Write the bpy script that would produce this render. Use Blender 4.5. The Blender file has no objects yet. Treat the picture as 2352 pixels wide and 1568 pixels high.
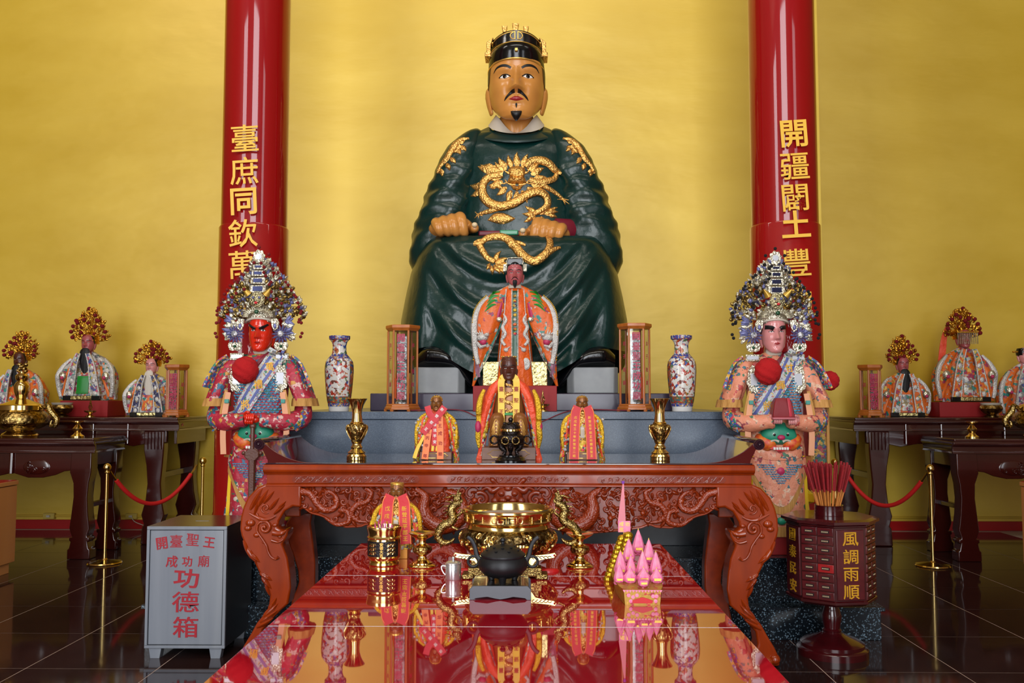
import bpy, bmesh, math, random
import numpy as np
from mathutils import Vector, Matrix
from mathutils.bvhtree import BVHTree

# ------------------------------------------------------------------ camera
F = 2045.0                      # focal length in pixels of the 2352 x 1568 frame
PITCH, YAW, EYE = math.atan(130 / F), math.atan(30 / F), 1.5
scene = bpy.context.scene
COL = scene.collection
cam_data = bpy.data.cameras.new('camera')
cam_data.sensor_width = 36.0
cam_data.lens = F / 2352 * 36.0
cam_data.clip_start = 0.05
cam_data.clip_end = 200
cam = bpy.data.objects.new('camera', cam_data)
cam.location = (0, 0, EYE)
cam.rotation_euler = (math.pi / 2 + PITCH, 0, YAW)
COL.objects.link(cam)
scene.camera = cam

# ------------------------------------------------------------------ world, lights, exposure
world = bpy.data.worlds.new('world')
scene.world = world
world.use_nodes = True
world.node_tree.nodes['Background'].inputs[0].default_value = (0.75, 0.86, 1.0, 1)
world.node_tree.nodes['Background'].inputs[1].default_value = 0.35
scene.view_settings.view_transform = 'Standard'
scene.view_settings.look = 'None'
scene.view_settings.gamma = 1.0
scene.view_settings.use_curve_mapping = False
scene.view_settings.exposure = -0.2

def area(name, loc, target, sx, sy, power, color):
    d = bpy.data.lights.new(name, 'AREA')
    d.shape = 'RECTANGLE'
    d.size, d.size_y, d.energy, d.color = sx, sy, power, color
    o = bpy.data.objects.new(name, d)
    o.location = loc
    o.rotation_euler = (Vector(target) - Vector(loc)).to_track_quat('-Z', 'Y').to_euler()
    COL.objects.link(o)
    return o

DAY = (0.93, 0.96, 1.0)
WARM = (1.0, 0.94, 0.84)
# daylight in the three tall glazed openings of the front wall behind the camera
area('daylight_centre_opening', (0.2, -3.9, 4.5), (0.2, 6, 4.5), 3.6, 8.6, 900, DAY)
area('daylight_left_opening', (-6.6, -3.9, 4.5), (-4.6, 6, 4.0), 2.6, 8.6, 560, DAY)
area('daylight_right_opening', (7.2, -3.9, 4.5), (5.0, 6, 4.0), 2.2, 8.6, 210, DAY)
# unseen area lights added under the ceiling to brighten the gold wall
area('wall_wash_centre', (0.0, 3.2, 9.2), (0.0, 8.4, 2.6), 5.0, 0.7, 120, WARM)
area('wall_wash_left', (-5.2, 4.6, 9.2), (-5.2, 10.3, 2.4), 2.6, 0.6, 130, WARM)
area('wall_wash_right', (5.0, 3.6, 9.2), (4.6, 10.3, 2.6), 2.0, 0.6, 40, WARM)

# ------------------------------------------------------------------ pixel <-> world
ROT = Matrix.Rotation(YAW, 3, 'Z') @ Matrix.Rotation(math.pi / 2 + PITCH, 3, 'X')
ROTI = ROT.transposed()

def W(px, py, Y):
    d = ROT @ Vector(((px - 1176) / F, (784 - py) / F, -1))
    t = Y / d.y
    return Vector((d.x * t, Y, EYE + d.z * t))

def proj(p):
    c = ROTI @ (Vector(p) - Vector((0, 0, EYE)))
    return 1176 + F * c.x / -c.z, 784 - F * c.y / -c.z, -c.z

def at(px, Y, z):
    """X of the point at depth Y, height z that is seen at column px, and metres per pixel there."""
    py = proj((0, Y, z))[1]
    for _ in range(3):
        w = W(px, py, Y)
        py = proj((w.x, Y, z))[1]
    w = W(px, py, Y)
    return w.x, proj(w)[2] / F

def depth_on(py, z, px=1176):
    """depth Y at which a surface of height z is seen at row py."""
    lo, hi = 1.0, 30.0
    for _ in range(60):
        m = (lo + hi) / 2
        y = proj((at(px, m, z)[0], m, z))[1]
        below = z < EYE
        if (y > py) == below: lo = m
        else: hi = m
    return lo

# ------------------------------------------------------------------ materials
def lin(c):
    return tuple(((v / 255) / 12.92 if v / 255 <= 0.04045 else ((v / 255 + 0.055) / 1.055) ** 2.4) for v in c) + (1.0,)

MATS = {}
def nt_new(name):
    m = bpy.data.materials.new(name)
    m.use_nodes = True
    nt = m.node_tree
    b = nt.nodes['Principled BSDF']
    return m, nt, b

def N(nt, kind, **kw):
    n = nt.nodes.new(kind)
    for k, v in kw.items():
        if k.startswith('i_'): n.inputs[k[2:].replace('_', ' ')].default_value = v
        else: setattr(n, k, v)
    return n

def ramp(nt, stops, interp='LINEAR'):
    r = nt.nodes.new('ShaderNodeValToRGB')
    cr = r.color_ramp
    cr.interpolation = interp
    while len(cr.elements) > 1: cr.elements.remove(cr.elements[-1])
    cr.elements[0].position, cr.elements[0].color = stops[0][0], stops[0][1]
    for p, c in stops[1:]:
        e = cr.elements.new(p)
        e.color = c
    return r

def bdist(b):
    d = b[2] if len(b) > 2 else 1.0
    return d * 0.0036 if d > 0.12 else d          # pixel-unit things give it in pixels, the hall in metres

def mat(name, rgb, rough=0.5, metal=0.0, bump=None, var=None, coat=0.0, coat_rough=0.05, spec=0.5, ior=1.5,
        sheen=0.0, stretch=(1, 1, 1), trans=0.0, alpha=1.0, voro=None):
    """plain procedural material; bump=(scale,strength[,distance]), var=(scale,rgb2,sharp), voro=(scale,strength)"""
    if name in MATS: return MATS[name]
    m, nt, b = nt_new(name)
    L = nt.links.new
    b.inputs['Base Color'].default_value = lin(rgb)
    b.inputs['Roughness'].default_value = rough
    b.inputs['Metallic'].default_value = metal
    b.inputs['Specular IOR Level'].default_value = spec
    b.inputs['IOR'].default_value = ior
    b.inputs['Coat Weight'].default_value = coat
    b.inputs['Coat Roughness'].default_value = coat_rough
    b.inputs['Sheen Weight'].default_value = sheen
    b.inputs['Transmission Weight'].default_value = trans
    b.inputs['Alpha'].default_value = alpha
    if bump or var or voro:
        tc = N(nt, 'ShaderNodeTexCoord')
        mp = N(nt, 'ShaderNodeMapping')
        mp.inputs['Scale'].default_value = stretch
        L(tc.outputs['Object'], mp.inputs['Vector'])
        vec = mp.outputs['Vector']
    if var:
        n = N(nt, 'ShaderNodeTexNoise', i_Scale=var[0], i_Detail=5.0)
        L(vec, n.inputs['Vector'])
        s = var[2] if len(var) > 2 else 0.2
        r = ramp(nt, [(0.5 - s, lin(rgb)), (0.5 + s, lin(var[1]))])
        L(n.outputs['Fac'], r.inputs['Fac'])
        L(r.outputs['Color'], b.inputs['Base Color'])
    h = None
    if bump:
        n = N(nt, 'ShaderNodeTexNoise', i_Scale=bump[0], i_Detail=4.0)
        L(vec, n.inputs['Vector'])
        h = N(nt, 'ShaderNodeBump', i_Strength=bump[1], i_Distance=bdist(bump))
        L(n.outputs['Fac'], h.inputs['Height'])
    if voro:
        n = N(nt, 'ShaderNodeTexVoronoi', i_Scale=voro[0])
        L(vec, n.inputs['Vector'])
        h2 = N(nt, 'ShaderNodeBump', i_Strength=voro[1], i_Distance=bdist(voro))
        h2.invert = True
        L(n.outputs['Distance'], h2.inputs['Height'])
        if h: L(h.outputs['Normal'], h2.inputs['Normal'])
        h = h2
    if h: L(h.outputs['Normal'], b.inputs['Normal'])
    MATS[name] = m
    return m

def embroid(name, base, palette, scale=0.12, cover=0.5, rough=0.55, metal=0.0, bump=0.6, wave=0.0):
    """silk with stitched motifs: voronoi cells in palette colours, masked by noise, over a base cloth"""
    if name in MATS: return MATS[name]
    m, nt, b = nt_new(name)
    L = nt.links.new
    tc = N(nt, 'ShaderNodeTexCoord')
    wob = N(nt, 'ShaderNodeTexNoise', i_Scale=scale * 1.3, i_Detail=2.0)
    L(tc.outputs['Object'], wob.inputs['Vector'])
    add = N(nt, 'ShaderNodeMix', data_type='VECTOR')
    add.inputs[0].default_value = 0.0
    sc = N(nt, 'ShaderNodeVectorMath', operation='SCALE')
    sc.inputs['Scale'].default_value = 1.2 / scale
    L(wob.outputs['Color'], sc.inputs[0])
    ad = N(nt, 'ShaderNodeVectorMath', operation='ADD')
    L(tc.outputs['Object'], ad.inputs[0])
    L(sc.outputs[0], ad.inputs[1])
    v = N(nt, 'ShaderNodeTexVoronoi', i_Scale=scale)
    L(ad.outputs[0], v.inputs['Vector'])
    sep = N(nt, 'ShaderNodeSeparateColor')
    L(v.outputs['Color'], sep.inputs[0])
    k = len(palette)
    pr = ramp(nt, [(i / k, lin(c)) for i, c in enumerate(palette)], 'CONSTANT')
    L(sep.outputs[0], pr.inputs['Fac'])
    msk = N(nt, 'ShaderNodeTexNoise', i_Scale=scale * 0.9, i_Detail=3.0)
    L(tc.outputs['Object'], msk.inputs['Vector'])
    mr = ramp(nt, [(0.5 - 0.02 + (0.5 - cover) * 0.5, (0, 0, 0, 1)), (0.52 + (0.5 - cover) * 0.5, (1, 1, 1, 1))])
    L(msk.outputs['Fac'], mr.inputs['Fac'])
    mx = N(nt, 'ShaderNodeMix', data_type='RGBA')
    mx.inputs[6].default_value = lin(base)
    L(mr.outputs['Color'], mx.inputs[0])
    L(pr.outputs['Color'], mx.inputs[7])
    # stitched thread: fine streaks and outlined motifs
    wv = N(nt, 'ShaderNodeTexWave', i_Scale=scale * 5.0, i_Distortion=9.0, i_Detail=2.0)
    L(tc.outputs['Object'], wv.inputs['Vector'])
    wr = ramp(nt, [(0.0, (.52, .52, .52, 1)), (0.55, (1, 1, 1, 1))])
    L(wv.outputs['Fac'], wr.inputs['Fac'])
    ve = N(nt, 'ShaderNodeTexVoronoi', i_Scale=scale)
    ve.feature = 'DISTANCE_TO_EDGE'
    L(ad.outputs[0], ve.inputs['Vector'])
    er = ramp(nt, [(0.02, (.45, .42, .40, 1)), (0.07, (1, 1, 1, 1))])
    L(ve.outputs['Distance'], er.inputs['Fac'])
    m1 = N(nt, 'ShaderNodeMix', data_type='RGBA', blend_type='MULTIPLY'); m1.inputs[0].default_value = 0.8
    L(mx.outputs[2], m1.inputs[6]); L(wr.outputs['Color'], m1.inputs[7])
    m2 = N(nt, 'ShaderNodeMix', data_type='RGBA', blend_type='MULTIPLY')
    mm = N(nt, 'ShaderNodeMath', operation='MULTIPLY'); mm.inputs[1].default_value = 0.7 if bump > .2 else 0.2
    L(mr.outputs['Color'], mm.inputs[0]); L(mm.outputs[0], m2.inputs[0])
    L(m1.outputs[2], m2.inputs[6]); L(er.outputs['Color'], m2.inputs[7])
    L(m2.outputs[2], b.inputs['Base Color'])
    b.inputs['Roughness'].default_value = rough
    b.inputs['Metallic'].default_value = metal
    bp = N(nt, 'ShaderNodeBump', i_Strength=bump, i_Distance=0.006)
    bp.invert = True
    L(v.outputs['Distance'], bp.inputs['Height'])
    L(bp.outputs['Normal'], b.inputs['Normal'])
    MATS[name] = m
    return m

# ------------------------------------------------------------------ mesh builder
def lerp(a, b, t): return a + (b - a) * t
def ip(x, pts):
    return float(np.interp(x, [p[0] for p in pts], [p[1] for p in pts]))

def spline(pts, n):
    """Catmull-Rom through points of any dimension"""
    P = [np.array(p, float) for p in pts]
    if len(P) == 2: return [lerp(P[0], P[1], i / (n - 1)) for i in range(n)]
    Q = [2 * P[0] - P[1]] + P + [2 * P[-1] - P[-2]]
    out = []
    m = len(P) - 1
    for i in range(n):
        u = i / (n - 1) * m
        k = min(int(u), m - 1)
        t = u - k
        a, b, c, d = Q[k:k + 4]
        out.append(0.5 * ((2 * b) + (c - a) * t + (2 * a - 5 * b + 4 * c - d) * t * t + (3 * b - a - 3 * c + d) * t ** 3))
    return out

class G:
    def __init__(s): s.v, s.f, s.m, s.cur = [], [], [], 0
    def add(s, vs, fs):
        o = len(s.v)
        s.v += [tuple(float(c) for c in p) for p in vs]
        s.f += [tuple(i + o for i in f) for f in fs]
        s.m += [s.cur] * len(fs)
        return s
    def grid(s, rows, cu=False, cv=False):
        """rows of points; cu closes each row, cv closes the column of rows"""
        a, b = len(rows), len(rows[0])
        vs = [p for r in rows for p in r]
        fs = []
        for i in range(a if cv else a - 1):
            for j in range(b if cu else b - 1):
                i2, j2 = (i + 1) % a, (j + 1) % b
                fs.append((i * b + j, i * b + j2, i2 * b + j2, i2 * b + j))
        return s.add(vs, fs)
    def loft(s, rings, cap=True):
        n = len(rings[0])
        s.grid(rings, cu=True)
        if cap:
            s.add(rings[0], [tuple(range(n - 1, -1, -1))])
            s.add(rings[-1], [tuple(range(n))])
        return s
    def lathe(s, prof, n=28, c=(0, 0, 0), rx=1.0, ry=1.0, a0=0.0, cap=True):
        rings = []
        for r, z in prof:
            r = max(r, 1e-4)
            rings.append([(c[0] + r * rx * math.cos(a0 + 2 * math.pi * k / n), c[1] + r * ry * math.sin(a0 + 2 * math.pi * k / n), c[2] + z) for k in range(n)])
        return s.loft(rings, cap)
    def box(s, x0, x1, y0, y1, z0, z1):
        v = [(x, y, z) for z in (z0, z1) for y in (y0, y1) for x in (x0, x1)]
        return s.add(v, [(0, 2, 3, 1), (4, 5, 7, 6), (0, 1, 5, 4), (2, 6, 7, 3), (0, 4, 6, 2), (1, 3, 7, 5)])
    def prism(s, poly, y0, y1, axis='y'):
        n = len(poly)
        if axis == 'y': f = lambda p, d: (p[0], d, p[1])
        elif axis == 'x': f = lambda p, d: (d, p[0], p[1])
        else: f = lambda p, d: (p[0], p[1], d)
        v = [f(p, y0) for p in poly] + [f(p, y1) for p in poly]
        fs = [tuple(range(n)), tuple(range(2 * n - 1, n - 1, -1))]
        fs += [(i, i + n, (i + 1) % n + n, (i + 1) % n) for i in range(n)]
        return s.add(v, fs)
    def tube(s, path, r, n=8, flat=1.0, cap=True, up=None):
        P = [np.array(p, float) for p in path]
        m = len(P)
        R = r if hasattr(r, '__len__') else [r] * m
        rings = []
        nrm = None
        for i in range(m):
            t = P[min(i + 1, m - 1)] - P[max(i - 1, 0)]
            t = t / (np.linalg.norm(t) + 1e-9)
            if nrm is None:
                h = np.array(up if up is not None else (0, -1.0, 0))
                if abs(np.dot(h, t)) > 0.95: h = np.array((1.0, 0.1, 0.2))
                nrm = h
            nrm = nrm - t * np.dot(nrm, t)
            nrm = nrm / (np.linalg.norm(nrm) + 1e-9)
            bi = np.cross(t, nrm)
            rings.append([P[i] + R[i] * (math.cos(2 * math.pi * k / n) * bi + flat * math.sin(2 * math.pi * k / n) * nrm) for k in range(n)])
        return s.loft(rings, cap)
    def ball(s, c, r, n=12, m=8):
        rx, ry, rz = r if hasattr(r, '__len__') else (r, r, r)
        rings = []
        for i in range(m + 1):
            a = -math.pi / 2 + math.pi * i / m
            q = max(math.cos(a), 1e-3)
            rings.append([(c[0] + rx * q * math.cos(2 * math.pi * k / n), c[1] + ry * q * math.sin(2 * math.pi * k / n), c[2] + rz * math.sin(a)) for k in range(n)])
        return s.loft(rings, True)
    def cone(s, p0, p1, r0, r1=0.02, n=8):
        return s.tube([p0, p1], [r0, r1], n)
    def xform(s, fn, start=0):
        s.v[start:] = [tuple(fn(*p)) for p in s.v[start:]]
        return s
    def mirror(s, start, f0, cx=0.0):
        """copy everything added since vertex index start / face index f0 mirrored in x"""
        o = len(s.v)
        vs = [(2 * cx - x, y, z) for x, y, z in s.v[start:]]
        fs = [tuple(i - start + o for i in reversed(f)) for f in s.f[f0:]]
        ms = s.m[f0:]
        s.v += vs; s.f += fs; s.m += ms
        return s
    def bvh(s):
        return BVHTree.FromPolygons([Vector(v) for v in s.v], s.f)
    def mesh(s, name, mats, smooth=38):
        me = bpy.data.meshes.new(name)
        me.from_pydata(s.v, [], s.f)
        if not isinstance(mats, (list, tuple)): mats = [mats]
        for m in mats: me.materials.append(m)
        if len(mats) > 1: me.polygons.foreach_set('material_index', s.m)
        if smooth:
            me.polygons.foreach_set('use_smooth', [True] * len(me.polygons))
            me.set_sharp_from_angle(angle=math.radians(smooth))
        me.update()
        return me
    def build(s, name, mats, parent=None, smooth=38, bevel=0.0, seg=2, loc=None, rot=None, fix=False):
        me = s.mesh(name, mats, smooth)
        if fix:
            bm = bmesh.new(); bm.from_mesh(me)
            bmesh.ops.recalc_face_normals(bm, faces=bm.faces)
            bm.to_mesh(me); bm.free()
        return put(name, me, parent, bevel, seg, loc, rot)

def put(name, me, parent=None, bevel=0.0, seg=2, loc=None, rot=None, scale=None):
    o = bpy.data.objects.new(name, me)
    COL.objects.link(o)
    if parent is not None: o.parent = parent
    if loc is not None: o.location = loc
    if rot is not None: o.rotation_euler = rot
    if scale is not None: o.scale = scale if hasattr(scale, '__len__') else (scale,) * 3
    if bevel:
        m = o.modifiers.new('bevel', 'BEVEL')
        m.width, m.segments, m.limit_method, m.angle_limit = bevel, seg, 'ANGLE', math.radians(40)
    return o

def tag(o, label=None, cat=None, group=None, kind=None):
    if label: o['label'] = label
    if cat: o['category'] = cat
    if group: o['group'] = group
    if kind: o['kind'] = kind
    return o

def thing(name, label, cat, px, Y, z, group=None, rotz=0.0, scale=None):
    """an Empty at the base of a thing; local unit = one photo pixel at that depth (scaled to metres)"""
    x, s = at(px, Y, z)
    o = bpy.data.objects.new(name, None)
    o.empty_display_size = 0.05
    COL.objects.link(o)
    o.location = (x, Y, z)
    s = scale or s
    o.scale = (s, s, s)
    o.rotation_euler = (0, 0, rotz)
    return tag(o, label, cat, group)

def clone(root, px, Y, z, label=None, rotz=None, group=None):
    def cp(o, par):
        c = o.copy(); COL.objects.link(c); c.parent = par
        for ch in kids.get(o.name, []): cp(ch, c)
        return c
    kids = {}
    for o in root.children_recursive: kids.setdefault(o.parent.name, []).append(o)
    r = cp(root, None)
    x, s = at(px, Y, z)
    r.location = (x, Y, z)
    if rotz is not None: r.rotation_euler = (0, 0, rotz)
    if label: r['label'] = label
    if group: r['group'] = group
    return r

def struct(name, g, m, smooth=30, bevel=0.0, parent=None):
    o = g.build(name, m, parent, smooth, bevel)
    if parent is None: o['kind'] = 'structure'
    return o

# ------------------------------------------------------------------ lettering
CHARS = sorted(set('開疆闢土豐功臺庶同欽萬世成廟聖王德箱風調雨順戊戌年三十新營第二組延平郡府安大吉甘輝將軍禮丙申合境平弟子敬獻艦國泰民'))
GLYPH = {}
def make_glyphs():
    tmp = []
    for ch in CHARS:
        cu = bpy.data.curves.new('glyph', 'FONT')
        cu.body = ch
        cu.size = 1.0
        cu.extrude = 0.02
        cu.offset = 0.018 if ch in '土王三十二大子功同世開年成平合安' else 0.007
        cu.resolution_u = 2
        cu.align_x, cu.align_y = 'CENTER', 'CENTER'
        o = bpy.data.objects.new('glyph', cu)
        COL.objects.link(o)
        tmp.append((ch, o))
    bpy.context.view_layer.update()
    dg = bpy.context.evaluated_depsgraph_get()
    for ch, o in tmp:
        me = bpy.data.meshes.new_from_object(o.evaluated_get(dg))
        xs = [v.co.x for v in me.vertices] or [0]
        ys = [v.co.y for v in me.vertices] or [0]
        cx, cy = (min(xs) + max(xs)) / 2, (min(ys) + max(ys)) / 2
        for v in me.vertices: v.co = (v.co.x - cx, -v.co.z, v.co.y - cy)      # upright, facing -y
        me.materials.clear()
        GLYPH[ch] = me
    for ch, o in tmp:
        cu = o.data
        bpy.data.objects.remove(o)
        bpy.data.curves.remove(cu)
make_glyphs()
GL2 = {}
def glyph(ch, m, parent, loc, size, rot=None, depth=1.0, wide=1.0, name='character'):
    key = (ch, m.name)
    if key not in GL2:
        me = GLYPH[ch].copy()
        me.name = name
        me.materials.append(m)
        GL2[key] = me
    return put(name, GL2[key], parent, loc=loc, rot=rot, scale=(size * wide, size * depth, size))
# ------------------------------------------------------------------ surface materials (metre units)
M_GOLDWALL = mat('gold_wall_paint', (206, 170, 34), 0.43, 0.2, spec=0.9, bump=(1.6, 0.2, 0.08), var=(1.3, (220, 186, 58), 0.22), stretch=(0.6, 1, 1.6))
M_HALL = mat('hall_plaster', (120, 96, 64), 0.7, bump=(3.0, 0.1, 0.02))
M_CEIL = mat('ceiling_paint', (150, 136, 108), 0.75, bump=(3.0, 0.05, 0.02))
M_REDTRIM = mat('red_skirting_paint', (168, 12, 14), 0.3, var=(2.0, (150, 8, 12), 0.3))
M_COLUMN = mat('red_lacquer', (142, 0, 6), 0.4, spec=0.15, bump=(1.4, 0.05, 0.05), coat=1.0, coat_rough=0.05, stretch=(1, 1, 0.35))
M_TILE = mat('brown_polished_tile', (34, 20, 19), 0.07, spec=0.3, var=(3.5, (46, 28, 25), 0.25), bump=(1.6, 0.012, 0.02))
M_GROUT = mat('tile_grout', (196, 172, 158), 0.6, bump=(20, 0.2, 0.01))

def speckled(name, base, fleck, scale, amount, rough=0.25):
    if name in MATS: return MATS[name]
    m, nt, b = nt_new(name)
    L = nt.links.new
    tc = N(nt, 'ShaderNodeTexCoord')
    v = N(nt, 'ShaderNodeTexVoronoi', i_Scale=scale)
    L(tc.outputs['Object'], v.inputs['Vector'])
    n = N(nt, 'ShaderNodeTexNoise', i_Scale=scale * 0.6, i_Detail=4.0)
    L(tc.outputs['Object'], n.inputs['Vector'])
    sep = N(nt, 'ShaderNodeSeparateColor')
    L(v.outputs['Color'], sep.inputs[0])
    r = ramp(nt, [(1 - amount - 0.05, lin(base)), (1.0, lin(fleck))])
    L(sep.outputs[1], r.inputs['Fac'])
    r2 = ramp(nt, [(0.35, lin([c * 0.75 for c in base])), (0.65, lin([min(255, c * 1.2) for c in base]))])
    L(n.outputs['Fac'], r2.inputs['Fac'])
    mx = N(nt, 'ShaderNodeMix', data_type='RGBA', blend_type='LIGHTEN')
    mx.inputs[0].default_value = 1.0
    L(r.outputs['Color'], mx.inputs[6]); L(r2.outputs['Color'], mx.inputs[7])
    L(mx.outputs[2], b.inputs['Base Color'])
    b.inputs['Roughness'].default_value = rough
    MATS[name] = m
    return m
M_GRANITE = speckled('grey_granite', (70, 82, 98), (96, 110, 124), 240, 0.22, 0.3)
M_DARKGRANITE = speckled('dark_speckled_granite', (16, 22, 28), (110, 132, 146), 150, 0.13, 0.18)
M_SLAB = mat('dark_purple_marble', (44, 36, 54), 0.2, var=(4, (66, 56, 76), 0.25), bump=(6, 0.03, 0.02))

# ------------------------------------------------------------------ the hall
YB, YR, CXA = 8.4, 10.3, -0.09          # centre wall, recessed side walls, altar axis
T = 0.737
jx = at(207, depth_on(1458, 0), 0)[0]
jy = depth_on(1458, 0)
g = G().box(-8.2, 8.2, -4.2, YR + 0.2, -0.2, -0.0012)
floor = struct('floor', g, M_GROUT)
tile_me = G().box(-T / 2 + 0.0028, T / 2 - 0.0028, -T / 2 + 0.0028, T / 2 - 0.0028, -0.012, 0).mesh('floor_tile', M_TILE, 0)
for i in range(-7, 15):
    for j in range(-4, 7):
        x, y = jx + (i - 0.5 - 3) * T, jy + (j + 0.5) * T
        if -7.6 < x < 7.6 and 2.4 < y < YR + 0.1:
            put('floor_tile', tile_me, floor, loc=(x, y, 0))
xl, xr = at(506, YB, 2)[0], at(1893, YB, 2)[0]
struct('wall_back', G().box(xl, xr, YB, YR + 0.2, 0, 9.5), M_GOLDWALL)
struct('wall_back_left', G().box(-8.2, xl, YR, YR + 0.2, 0, 9.5), M_GOLDWALL)
struct('wall_back_right', G().box(xr, 8.2, YR, YR + 0.2, 0, 9.5), M_GOLDWALL)
struct('wall_left', G().box(-8.2, -8.0, -4, YR, 0, 9.5), M_HALL)
struct('wall_right', G().box(8.0, 8.2, -4, YR, 0, 9.5), M_HALL)
g = G()
for a, b_ in ((-8.2, -7.9), (-5.3, -1.7), (2.1, 6.0), (8.1, 8.2)): g.box(a, b_, -4.2, -4.0, 0, 9.0)
g.box(-8.2, 8.2, -4.2, -4.0, 9.0, 9.5)
struct('wall_front', g, M_HALL)
struct('ceiling', G().box(-8.2, 8.2, -4.2, YR + 0.2, 9.5, 9.7), M_CEIL)
struct('baseboard_left', G().box(-8.0, xl, YR - 0.025, YR, 0, 0.105), M_REDTRIM, bevel=0.004)
struct('baseboard_right', G().box(xr, 8.0, YR - 0.025, YR, 0, 0.105), M_REDTRIM, bevel=0.004)
M_CONDUIT = mat('yellow_plastic_conduit', (196, 158, 40), 0.4, bump=(8, 0.02, 0.01))
struct('trim_1', G().box(-7.9, xl - 0.3, YR - 0.018, YR, 0.135, 0.16), M_CONDUIT, bevel=0.003)
struct('trim_2', G().box(xr + 0.3, 7.9, YR - 0.018, YR, 0.135, 0.16), M_CONDUIT, bevel=0.003)

# stepped dark granite and the grey granite altar block behind the table
ZT1, ZT2, ZB = 0.206, 0.487, 1.406
struct('step_lower', G().box(CXA - 2.3, CXA + 2.3, 5.66, YB, 0, ZT1 - 0.025).box(CXA - 2.32, CXA + 2.32, 5.64, YB, ZT1 - 0.025, ZT1), M_DARKGRANITE, bevel=0.003)
struct('step_upper', G().box(CXA - 2.1, CXA + 2.1, 5.77, YB, ZT1, ZT2 - 0.025).box(CXA - 2.12, CXA + 2.12, 5.755, YB, ZT2 - 0.025, ZT2), M_DARKGRANITE, bevel=0.003)
o = struct('altar_block', G().box(CXA - 1.58, CXA + 1.58, 6.215, YB, 0.98, ZB - 0.055), M_GRANITE, bevel=0.003)
struct('block_shaded_base', G().box(CXA - 1.58, CXA + 1.58, 6.22, YB, ZT2, 0.978), mat('shaded_granite', (20, 24, 30), 0.3, var=(30, (28, 33, 40), 0.2)), bevel=0.003, parent=o)  # lower block: shade under the altar table put into the stone colour
struct('block_top_slab', G().box(CXA - 1.6, CXA + 1.6, 6.2, YB, ZB - 0.053, ZB), M_GRANITE, bevel=0.003, parent=o)
x0, x1 = at(850, 6.62, ZB)[0], at(1545, 6.62, ZB)[0]
ZS = W(1185, 903, 6.62).z
struct('statue_plinth', G().box(x0, x1, 6.62, 8.1, ZB, ZS), M_SLAB, bevel=0.006)

# columns with lettering
M_LETTER = mat('yellow_raised_letter', (226, 176, 46), 0.45, bump=(8, 0.1, 0.01))
def column(pxc, label, chars, rows, seam):
    x, s = at(pxc, 6.5, 2.5)
    root = bpy.data.objects.new('red_column', None)
    COL.objects.link(root)
    root.location = (x, 6.5, ZT2)
    tag(root, label, 'column', 'red lacquered columns')
    zs = W(pxc, seam, 6.3).z - ZT2
    R = 0.238
    G().lathe([(R, zs - 0.01), (R, 9.5 - ZT2)], 64).build('shaft', M_COLUMN, root)
    G().lathe([(R + 0.085, 0), (R + 0.085, 0.1), (R + 0.03, 0.14), (R + 0.013, 0.2), (R + 0.013, zs - 0.012), (R + 0.006, zs)], 64).build('sleeve', M_COLUMN, root)
    for ch, py in zip(chars, rows):
        z = W(pxc, py, 6.25).z - ZT2
        glyph(ch, M_LETTER, root, (0, -R - 0.026, z), 0.212, depth=0.55, wide=1.02, rot=(0, -0.06, 0))
    return root
column(583, 'red column left of the giant statue with yellow characters beginning 臺', '臺庶同欽萬世', (318, 393, 463, 536, 608, 684), 512)
column(1804, 'red column right of the giant statue with yellow characters beginning 開', '開疆闢土豐功', (308, 383, 455, 515, 603, 690), 508)

# ------------------------------------------------------------------ figure materials (pixel units)
M_GOLDLEAF = mat('gold_leaf', (216, 166, 90), 0.28, 0.85, bump=(0.25, 0.5, 2.0), voro=(0.22, 0.6, 2.5))
M_GOLDPLAIN = mat('gold_paint_metal', (232, 184, 92), 0.3, 0.8, bump=(0.12, 0.15, 1.0))
M_GREENROBE = mat('green_gloss_robe', (5, 44, 39), 0.27, bump=(0.05, 0.4, 3.0), var=(0.02, (3, 37, 34), 0.3), spec=0.45)
M_GREENDARK = mat('green_collar', (14, 42, 40), 0.35, bump=(0.08, 0.1, 1.0))
M_BLACKGLOSS = mat('black_gloss', (6, 7, 10), 0.16, bump=(0.05, 0.2, 2.0))
M_BLACKHAIR = mat('black_hair', (9, 10, 13), 0.42, bump=(0.5, 0.4, 0.6), stretch=(1, 1, 0.2))
M_SKIN = mat('ochre_painted_skin', (190, 126, 58), 0.26, bump=(0.04, 0.08, 1.0), var=(0.03, (198, 136, 66), 0.3))
M_COLLAR = mat('offwhite_collar', (190, 180, 164), 0.5, bump=(0.1, 0.1, 1.0))
M_LIP = mat('red_lip', (150, 30, 34), 0.3, bump=(0.2, 0.1, 0.5))
M_EYEWHITE = mat('eye_white', (226, 222, 214), 0.2, bump=(0.1, 0.02, 0.3))
M_EYEDARK = mat('eye_dark', (16, 10, 10), 0.12, bump=(0.1, 0.02, 0.3))
M_MAROON = mat('maroon_lining', (110, 10, 34), 0.45, bump=(0.1, 0.2, 1.0))
M_NAIL = mat('finger_nail', (212, 190, 150), 0.3, bump=(0.1, 0.05, 0.5))
M_PEDGREY = mat('grey_pedestal_paint', (126, 128, 130), 0.4, var=(0.04, (144, 146, 146), 0.3))

# ------------------------------------------------------------------ heads
HW = [(0, .10), (.012, .19), (.04, .234), (.1, .268), (.2, .303), (.35, .333), (.5, .345), (.65, .345), (.8, .325), (.9, .26), (.97, .14), (1, .015)]
HF = [(0, .26), (.012, .32), (.04, .352), (.1, .368), (.25, .372), (.4, .375), (.5, .362), (.6, .378), (.7, .388), (.85, .345), (.95, .2), (1, .015)]
HB = [(0, -.12), (.012, -.06), (.04, .02), (.1, .14), (.3, .33), (.5, .42), (.7, .43), (.85, .36), (.95, .22), (1, .015)]

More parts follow.
